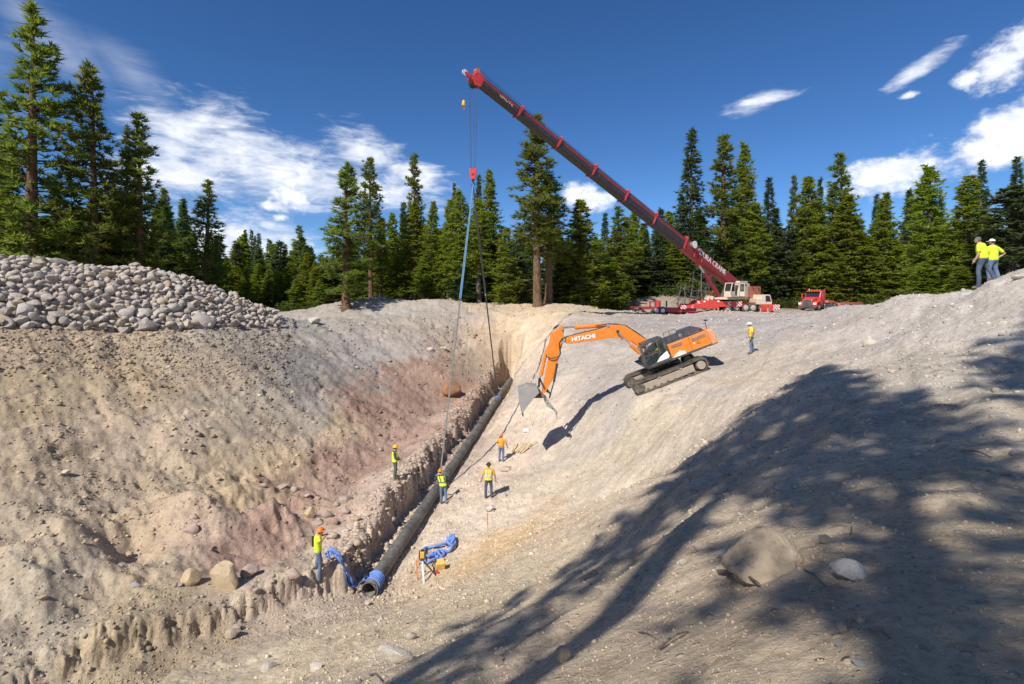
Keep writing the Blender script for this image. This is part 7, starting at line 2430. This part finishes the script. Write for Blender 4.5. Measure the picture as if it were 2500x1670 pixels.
# single rocks one can point at: (px, py of the foot, width in px, label, tint, stretch, sunk)
TAN = tint_rock('tan_rock', (0.47, 0.36, 0.23)); PINKR = tint_rock('pink_rock', (0.42, 0.32, 0.27)); PALE = tint_rock('pale_rock', (0.52, 0.46, 0.39)); RUST = tint_rock('rust_rock', (0.30, 0.15, 0.075)); GREYK = tint_rock('grey_rock', (0.36, 0.34, 0.33)); SANDR = tint_rock('sandy_rock', (0.44, 0.36, 0.27))
FG = tint_rock('dusty_rock', (0.42, 0.35, 0.27))
SING = [
    (528, 1440, 112, 'largest tan boulder on the pit floor, long and flat topped', TAN, (1, 0.8, 0.95), 0.35),
    (455, 1428, 56, 'upright tan boulder leaning against the left end of the largest pit boulder', TAN, (1, 0.8, 1.25), 0.3),
    (602, 1410, 46, 'pinkish boulder touching the right end of the largest pit boulder', PINKR, (1, 1, 1), 0.3),
    (708, 1415, 40, 'lone pinkish boulder between the pit boulder and the person in lime shirt', PINKR, (1, 1, 1), 0.3),
    (623, 1450, 20, 'small round stone in front of the large pit boulders', PINKR, (1, 1, 1), 0.2),
    (612, 1440, 16, 'smaller pebble like stone behind another near the large pit boulders', PINKR, (1, 1, 1), 0.2),
    (660, 1424, 18, 'small dark stone left of the lone pinkish boulder', PINKR, (1, 1, 1), 0.2),
    (436, 1436, 16, 'small stone at the left foot of the upright tan boulder', GREYK, (1, 1, 1), 0.2),
    (1098, 974, 54, 'rust brown rounded boulder on the reddish slope beside the sling', RUST, (1.05, 0.9, 1.35), 0.08),
    (764, 792, 33, 'pale round boulder alone on the road right of the boulder pile', PALE, (1, 1, 1), 0.15),
    (1052, 858, 24, 'white stone of the pair on the bench, the left one', PALE, (1.3, 1, 0.9), 0.2),
    (1082, 856, 22, 'white stone of the pair on the bench, the right one', PALE, (1, 1, 1), 0.2),
    (1192, 1254, 30, 'pale round rock at the head of the orange topped stake', PALE, (1, 1, 1.1), 0.2),
    (1233, 1152, 42, 'long flat rock right behind the person in black hard hat', SANDR, (1.3, 0.8, 0.6), 0.15),
    (793, 1268, 36, 'largest pink rock of the cluster above the person in lime shirt', PINKR, (1, 1, 1), 0.25),
    (752, 1262, 30, 'half buried tan rock at the left of the pink cluster', TAN, (0.9, 1, 1.4), 0.3),
    (815, 1282, 28, 'pale rock just right of the orange hard hat of the lime shirted person', PINKR, (1, 1, 1), 0.25),
    (838, 1255, 26, 'pink rock highest right of the cluster above the lime shirted person', PINKR, (1, 1, 1), 0.2),
    (866, 1277, 28, 'lone brown rock on the bench right of the pink cluster', TAN, (1.1, 1, 1), 0.25),
    (840, 1228, 34, 'shaded pink rock on the slope above the pink cluster', PINKR, (1, 1, 1), 0.35),
    (770, 1285, 30, 'low pale rock touching the orange hard hat on its left', PINKR, (1.2, 1, 0.8), 0.3),
    (804, 1318, 34, 'rock on the ground right behind the device of the lime shirted person', PINKR, (1, 1, 1), 0.3),
    (820, 1240, 20, 'small pink rock between the shaded rock and the cluster', PINKR, (1, 1, 1), 0.2),
    (688, 1196, 28, 'rounded rock high on the pink bank, the left one', PINKR, (1.2, 1, 0.8), 0.25),
    (718, 1204, 26, 'dark edged rock high on the pink bank, the middle one', PINKR, (1, 1, 1), 0.25),
    (640, 1192, 20, 'small round rock at the yellow seam of the bank', PINKR, (1, 1, 1), 0.2),
    (745, 1216, 24, 'rock in shadow high on the pink bank, the right one', PINKR, (1, 1, 0.8), 0.2),
    (460, 1307, 38, 'rounded rock half sunk in the pink spur', PINKR, (1, 1, 1), 0.4),
    (471, 1268, 22, 'pale rock on top of the pink spur', PINKR, (1, 1, 1), 0.25),
    (394, 1348, 14, 'brown stone of the group below the yellow seam, the left one', TAN, (1, 1, 1), 0.2),
    (312, 1362, 26, 'rough brown stone in the shaded hollow left of the pit boulders', TAN, (1, 1, 1), 0.2),
    (325, 1436, 24, 'stone on the bench left of the pit boulders', GREYK, (1, 1, 1), 0.25),
    (98, 1468, 24, 'tan stone on the lower left bench', TAN, (1.2, 1, 0.7), 0.3),
    (563, 1560, 34, 'tan boulder perched at the gully edge', SANDR, (1, 1, 1.1), 0.1),
    (573, 1542, 22, 'pinkish boulder just behind the one perched at the gully edge', PINKR, (1, 1, 1), 0.1),
    (152, 1538 - 375, 26, 'pale rock on the left slope with a dark shadow', PALE, (1, 1, 0.9), 0.3),
    (98, 858, 15, 'pale stone on the upper left slope below the boulder pile', PALE, (1.2, 1, 0.8), 0.2),
    (73, 882, 20, 'brown stone on the upper left slope under the pale one', TAN, (1.3, 1, 0.7), 0.2),
    (633, 970, 18, 'pale stone on the grey part of the left slope', PALE, (1.2, 1, 0.8), 0.2),
    (895, 1398 + 80, 18, 'small stone on the ground at the near end of the pipe', PALE, (1, 1, 1), 0.2),
    (945, 1420, 16, 'pale stone lying against the right side of the pipe', PALE, (1, 1, 0.8), 0.2),
    (970, 1625, 98, 'big pale foreground boulder at the bottom of the slope in sun', PALE, (1, 0.8, 0.75), 0.35),
    (1000, 1566, 32, 'pale stone touching the upper end of the big sunny foreground boulder', PALE, (1, 1, 1), 0.3),
    (1190, 1632, 88, 'long tan foreground rock at the edge of the tree shadow', SANDR, (1.2, 0.7, 0.55), 0.35),
    (1374, 1620, 46, 'angular rock lying in the tree shadow near the bottom edge', SANDR, (0.9, 1, 1.1), 0.3),
    (1375, 1555, 50, 'dusty rock fully in tree shadow on the slope', FG, (1, 1, 1), 0.45),
    (768, 1640, 42, 'pale half buried rock left of the big sunny boulder', PALE, (1, 1, 0.9), 0.4),
    (652, 1638, 36, 'pale rock at the lower left foot of the near slope', PALE, (1, 1, 1), 0.35),
    (1470, 1445, 52, 'weathered bone like stone sticking out at the shadow edge', SANDR, (1.5, 0.5, 0.45), 0.2),
    (2085, 1418, 112, 'grey angular boulder right of the largest foreground boulder', GREYK, (1.1, 0.9, 0.72), 0.30),
    (2065, 1545, 34, 'small stone in shadow below the grey angular boulder', FG, (0.8, 1, 1), 0.4),
    (2050, 1582, 22, 'round pebble in shadow near the bottom right', GREYK, (1, 1, 1), 0.3),
    (2105, 1630, 44, 'flat pale pebble nearest the bottom right corner', GREYK, (1.2, 1, 0.7), 0.35),
    (2450, 1158, 62, 'pale flat rock in sun at the right side', PALE, (1.2, 1, 0.6), 0.35),
    (2495, 1112, 60, 'blue grey slab cut by the right edge', GREYK, (1.3, 1, 0.5), 0.3),
    (1915, 1196, 50, 'flat pale rock among the shadows above the largest foreground boulder', PALE, (1.3, 1, 0.7), 0.4),
    (1668, 1380, 26, 'white stone in sun left of the largest foreground boulder', PALE, (1, 1, 1.1), 0.25),
    (1770, 1358, 52, 'pale flat stone beside the left foot of the largest foreground boulder', PALE, (1.2, 1, 0.6), 0.4),
    (1695, 1352, 30, 'tan stone on the sunny patch left of the largest foreground boulder', SANDR, (1, 1, 1), 0.3),
    (2020, 1330, 34, 'small dark stone just behind the largest foreground boulder', FG, (1, 1, 1), 0.3),
    (2492, 680, 36, 'pale slab on the crest at the right edge', PALE, (1.3, 1, 0.6), 0.2),
    (2375, 704, 30, 'whitish slab on the crest left of the two men', PALE, (1.3, 1, 0.7), 0.25),
    (1990, 798, 22, 'pale rock on the slope below the red truck', PALE, (1.5, 1, 0.6), 0.3),
    (1330, 1290, 26, 'tan stone half sunk in the ochre streak', SANDR, (1.2, 1, 0.7), 0.35),
    (1290, 1398, 24, 'pale stone on the near slope below the ochre streak', SANDR, (1.2, 1, 0.8), 0.35),
    (1000, 1524, 40, 'long tan stone casting a small shadow on the near slope', SANDR, (1.5, 0.7, 0.5), 0.3),
    (1460, 1290, 14, 'small stone at the fringe of the tree shadow', SANDR, (1, 1, 1), 0.25),
]
for i, (px, py, w, lb, mt, stc, sink) in enumerate(SING):
    g = G(px, py)
    s = w / 2 / F * g[1] / max(0.75, stc[0]) * 1.04
    me = ROCKS_HI[i % 6] if w > 40 else ROCKS[i % 14]
    zz = s * stc[2] * (0.62 - sink)
    rock_obj('boulder' if s > 0.5 else 'rock', me, (g[0], g[1] + s * 0.5, g[2] + zz), s, lb, None, (rk.uniform(-0.15, 0.15), rk.uniform(-0.15, 0.15), rk.uniform(-0.4, 0.4)), mt, stc)

# the dust covered boulder of the near slope: peaked, leaning, sunk in the soil it is covered with
g = G(1906, 1400)
bv_ = ICO4 * np.array([[1.0, 0.9, 1.0]])
zz_ = np.clip(bv_[:, 2:3] / bv_[:, 2].max(), -0.4, 1)
rad_ = np.linalg.norm(bv_[:, :2], axis=1, keepdims=True) + 1e-6
hz_ = np.clip(zz_, 0, 1)
tgt_ = 0.98 * np.sqrt(np.clip(1 - hz_ ** 1.7, 0, 1)) + 0.34 * (1 - hz_) ** 4
bv_ = np.c_[np.where(zz_ > -0.05, bv_[:, :2] / rad_ * tgt_ * np.minimum(1, rad_ / 0.06 + 0.05), bv_[:, :2]) + np.array([[0.08, 0.12]]) * hz_, zz_ * 1.12]
dn_ = fbm(bv_[:, 0] * 1.6 + 5, bv_[:, 1] * 1.6 + bv_[:, 2] * 1.3, 5, 7, 0.6)[:, None]
bv_[:, :2] *= 1 + 0.22 * dn_
bv_[:, 2:3] *= 1 + 0.16 * dn_
sb = 96 / F * g[1] * 0.92
bw_ = bv_ * np.array([sb, sb * 0.95, sb * 0.92]) + np.array([g[0], g[1] + sb * 0.75, g[2] - sb * 0.18])
bw_[:, 2] -= sb * 0.02
me = np_mesh('boulder', bw_ - np.array(g), IF4, True)
set_attr(me, 'soil', np.tile(soil(np.array([g[0]]), np.array([g[1]]))[0] * 1.02, (len(bw_), 1)))
me.materials.append(soilm)
o = bpy.data.objects.new('boulder', me); COL.objects.link(o); o.location = g
tag(o, 'largest dust covered peaked boulder half buried in the right foreground', 'boulder')

# countable stones of middle size strewn over the slopes
srs = np.random.RandomState(44)
placed = 0
while placed < 170:
    px, py = srs.uniform(10, 2490), srs.uniform(800, 1640)
    g = G(px, py)
    if g[1] > 80:
        continue
    s_, d_, al_, fz_, hw_ = [float(v[0]) for v in trench(np.array([g[0]]), np.array([g[1]]))]
    if d_ < hw_ + 0.8:
        continue
    w = srs.lognormal(2.25, 0.35)
    s = w / 2 / F * g[1]
    if s > 0.42:
        continue
    mt = [SANDR, PALE, GREYK, FG][srs.randint(4)] if px > 1000 else [TAN, PINKR, GREYK, SANDR][srs.randint(4)]
    key = (id(mt), placed % 7)
    if key not in MATS:
        mm = ROCKS[placed % 14].copy(); mm.materials.clear(); mm.materials.append(mt); MATS[key] = mm
    sunny = 'small loose stone lying on the left slope of the pit' if px < 1000 else 'small loose stone lying on the right slope of the pit'
    rock_obj('stone', MATS[key], (g[0], g[1] + s * 0.3, g[2] + s * 0.12), s, sunny, 'loose stones of the left slope' if px < 1000 else 'loose stones of the right slope')
    placed += 1

# gravel and clods nobody would count, as one mesh each side
def gravel(name, n, a0, a1, r0, r1, smin, smax, seed, label, dark=1.0, clump=0.0):
    rs = np.random.RandomState(seed)
    a = rs.uniform(R(a0), R(a1), n); r = np.exp(rs.uniform(math.log(r0), math.log(r1), n))
    x, y = np.sin(a) * r, np.cos(a) * r
    if clump:
        dn = fbm(x / 2.2, y / 2.2, 3, seed + 3)
        keep = rs.uniform(-0.35, 0.75, n) < dn * 1.4 + 0.12
        x, y, r = x[keep], y[keep], r[keep]; n = len(x)
    z = H(x, y)
    s = np.clip(rs.lognormal(-0.1, 0.55, n) * smin, 0.3 * smin, smax) * r
    cs_ = soil(x, y) * rs.uniform(0.62, 1.3, (n, 1)) * dark * (1 + rs.normal(0, 0.04, (n, 3)))
    bases = [rock_shape(300 + k, ICO0, 3, 0.2) for k in range(10)]
    pick = rs.randint(10, size=n)
    B = np.stack(bases)[pick]
    th = rs.uniform(0, 6.28, n); c, sn = np.cos(th), np.sin(th)
    Vx = B[:, :, 0] * c[:, None] - B[:, :, 1] * sn[:, None]; Vy = B[:, :, 0] * sn[:, None] + B[:, :, 1] * c[:, None]
    V = np.stack([Vx * s[:, None] + x[:, None], Vy * s[:, None] + y[:, None], B[:, :, 2] * s[:, None] * 0.9 + (z + s * 0.18)[:, None]], -1)
    nv = V.shape[1]
    Fc = ICF0[None] + (np.arange(n) * nv)[:, None, None]
    me = np_mesh(name, V.reshape(-1, 3), Fc.reshape(-1, 3))
    set_attr(me, 'soil', np.repeat(np.clip(cs_, 0.02, 0.8), nv, 0))
    me.materials.append(GRAVM)
    o = bpy.data.objects.new(name, me); COL.objects.link(o)
    return tag(o, label, kind='stuff')


# twelve-point stones keep the count low
_ph = (1 + 5 ** 0.5) / 2
ICO0 = np.array([(-1, _ph, 0), (1, _ph, 0), (-1, -_ph, 0), (1, -_ph, 0), (0, -1, _ph), (0, 1, _ph), (0, -1, -_ph), (0, 1, -_ph), (_ph, 0, -1), (_ph, 0, 1), (-_ph, 0, -1), (-_ph, 0, 1)]) / math.sqrt(1 + _ph * _ph)
ICF0 = np.array([(0, 11, 5), (0, 5, 1), (0, 1, 7), (0, 7, 10), (0, 10, 11), (1, 5, 9), (5, 11, 4), (11, 10, 2), (10, 7, 6), (7, 1, 8), (3, 9, 4), (3, 4, 2), (3, 2, 6), (3, 6, 8), (3, 8, 9), (4, 9, 5), (2, 4, 11), (6, 2, 10), (8, 6, 7), (9, 8, 1)])
GRAVM = bpy.data.materials.new('gravel'); GRAVM.use_nodes = True
t = NT(GRAVM.node_tree); bs = t.n['Principled BSDF']
at = t.n.new('ShaderNodeAttribute'); at.attribute_name = 'soil'
g_ = t.n.new('ShaderNodeNewGeometry')
t.link(t.mix(1.0, at.outputs['Color'], t.ramp(t.noise(g_.outputs['Position'], 14, 4, 0.6), [(0.3, (0.8, 0.8, 0.8)), (0.7, (1.15, 1.15, 1.15))]), 'MULTIPLY'), bs.inputs['Base Color'])
bs.inputs['Roughness'].default_value = 0.95; bs.inputs['Specular IOR Level'].default_value = 0.1
gravel('gravel', 34000, -48, -3, 11, 62, 0.0012, 0.0048, 5, 'clods and gravel strewn over the left slope and pit floor', 0.98, 1)
gravel('gravel', 7000, -46, -23, 40, 60, 0.0014, 0.0060, 15, 'fines and small rubble between the stones of the boulder pile', 0.92)
gravel('gravel', 2600, -46, -6, 13, 40, 0.0024, 0.0060, 6, 'larger clods crumbled on the lower left slope', 0.95, 1)
gravel('gravel', 14000, -8, 47, 16, 75, 0.0011, 0.0042, 7, 'gravel over the excavator slope and the plateau', 1.05)
gravel('gravel', 27000, -24, 48, 2.2, 22, 0.0014, 0.0075, 8, 'grit and pebbles on the near right slope', 0.97)

# crumbled lumps on the trench wall and at its foot
rs = np.random.RandomState(52)
al_ = rs.uniform(0.02, 1.0, 2600); off_ = rs.uniform(-2.1, -0.55, 2600)
sd_ = np.array([-PD.y, PD.x]) / math.hypot(PD.x, PD.y)
xy_ = np.array(PA)[None, :2] + (PB - PA)[None, :2] * (al_[:, None] ** 1.5) - sd_[None] * off_[:, None]
x_, y_ = xy_[:, 0], xy_[:, 1]
z_ = H(x_, y_); s_ = np.clip(rs.lognormal(-2.75, 0.55, len(x_)), 0.025, 0.2)
shp = [rock_shape(400 + k, ICO0, 3, 0.2) for k in range(8)]
B = np.stack(shp)[rs.randint(8, size=len(x_))] * s_[:, None, None] + np.stack([x_, y_, z_ + s_ * 0.1], 1)[:, None, :]
me = np_mesh('trench_rubble', B.reshape(-1, 3), (ICF0[None] + (np.arange(len(x_)) * 12)[:, None, None]).reshape(-1, 3))
set_attr(me, 'soil', np.repeat(np.clip(soil(x_, y_) * rs.uniform(0.7, 1.15, (len(x_), 1)), 0.02, 0.8), 12, 0)); me.materials.append(GRAVM)
o = bpy.data.objects.new('trench_rubble', me); COL.objects.link(o); tag(o, 'crumbled lumps of earth on the left wall of the trench', kind='stuff')

# broken sticks and roots on the near slope
STK = BARK['grey']
for (x0, y0, x1, y1, r_, lb) in [(1755, 1405, 1852, 1437, 0.020, 'dark broken stick lying below the largest foreground boulder'), (1963, 1392, 2017, 1440, 0.006, 'thin curved root right of the stick below the boulder'), (1610, 1590, 1680, 1545, 0.010, 'thin dark branch in shadow near the bottom edge'), (1560, 1545, 1600, 1562, 0.006, 'short twig near the thin dark branch'), (2120, 1545, 2175, 1568, 0.008, 'twig in shadow near the bottom right'), (902, 1652, 932, 1668, 0.012, 'twig at the bottom edge of the sunny slope'), (2350, 1105, 2420, 1120, 0.012, 'dry root lying in sun at the right'), (2080, 1290, 2076, 1312, 0.006, 'small upright sprig behind the grey angular boulder')]:
    a, b = Vector(G(x0, y0)), Vector(G(x1, y1))
    a.z += r_ * 2; b.z += r_ * 2
    md_ = a.lerp(b, 0.55) + Vector((0, 0, r_ * 3)); md_.z = max(md_.z, gz(md_.x, md_.y) + r_)
    m = MB(); m.tube(smooth_path([a, a.lerp(b, 0.25) + Vector((0, 0.01, r_)), md_, b], 4), [r_ * (1.15 - 0.04 * k) for k in range(13)], 7)
    dd = (b - a)
    for k in range(3):
        p_ = a.lerp(b, 0.3 + 0.2 * k); p_.z = md_.z
        m.tube([p_, p_ + Vector((0.05 * (1 - k), -0.06, 0.03)) * (r_ / 0.02) * 1.5], [r_ * 0.4, r_ * 0.15], 5)
    o = m.build('stick', STK, None, origin=tuple(a)); tag(o, lb, 'stick')
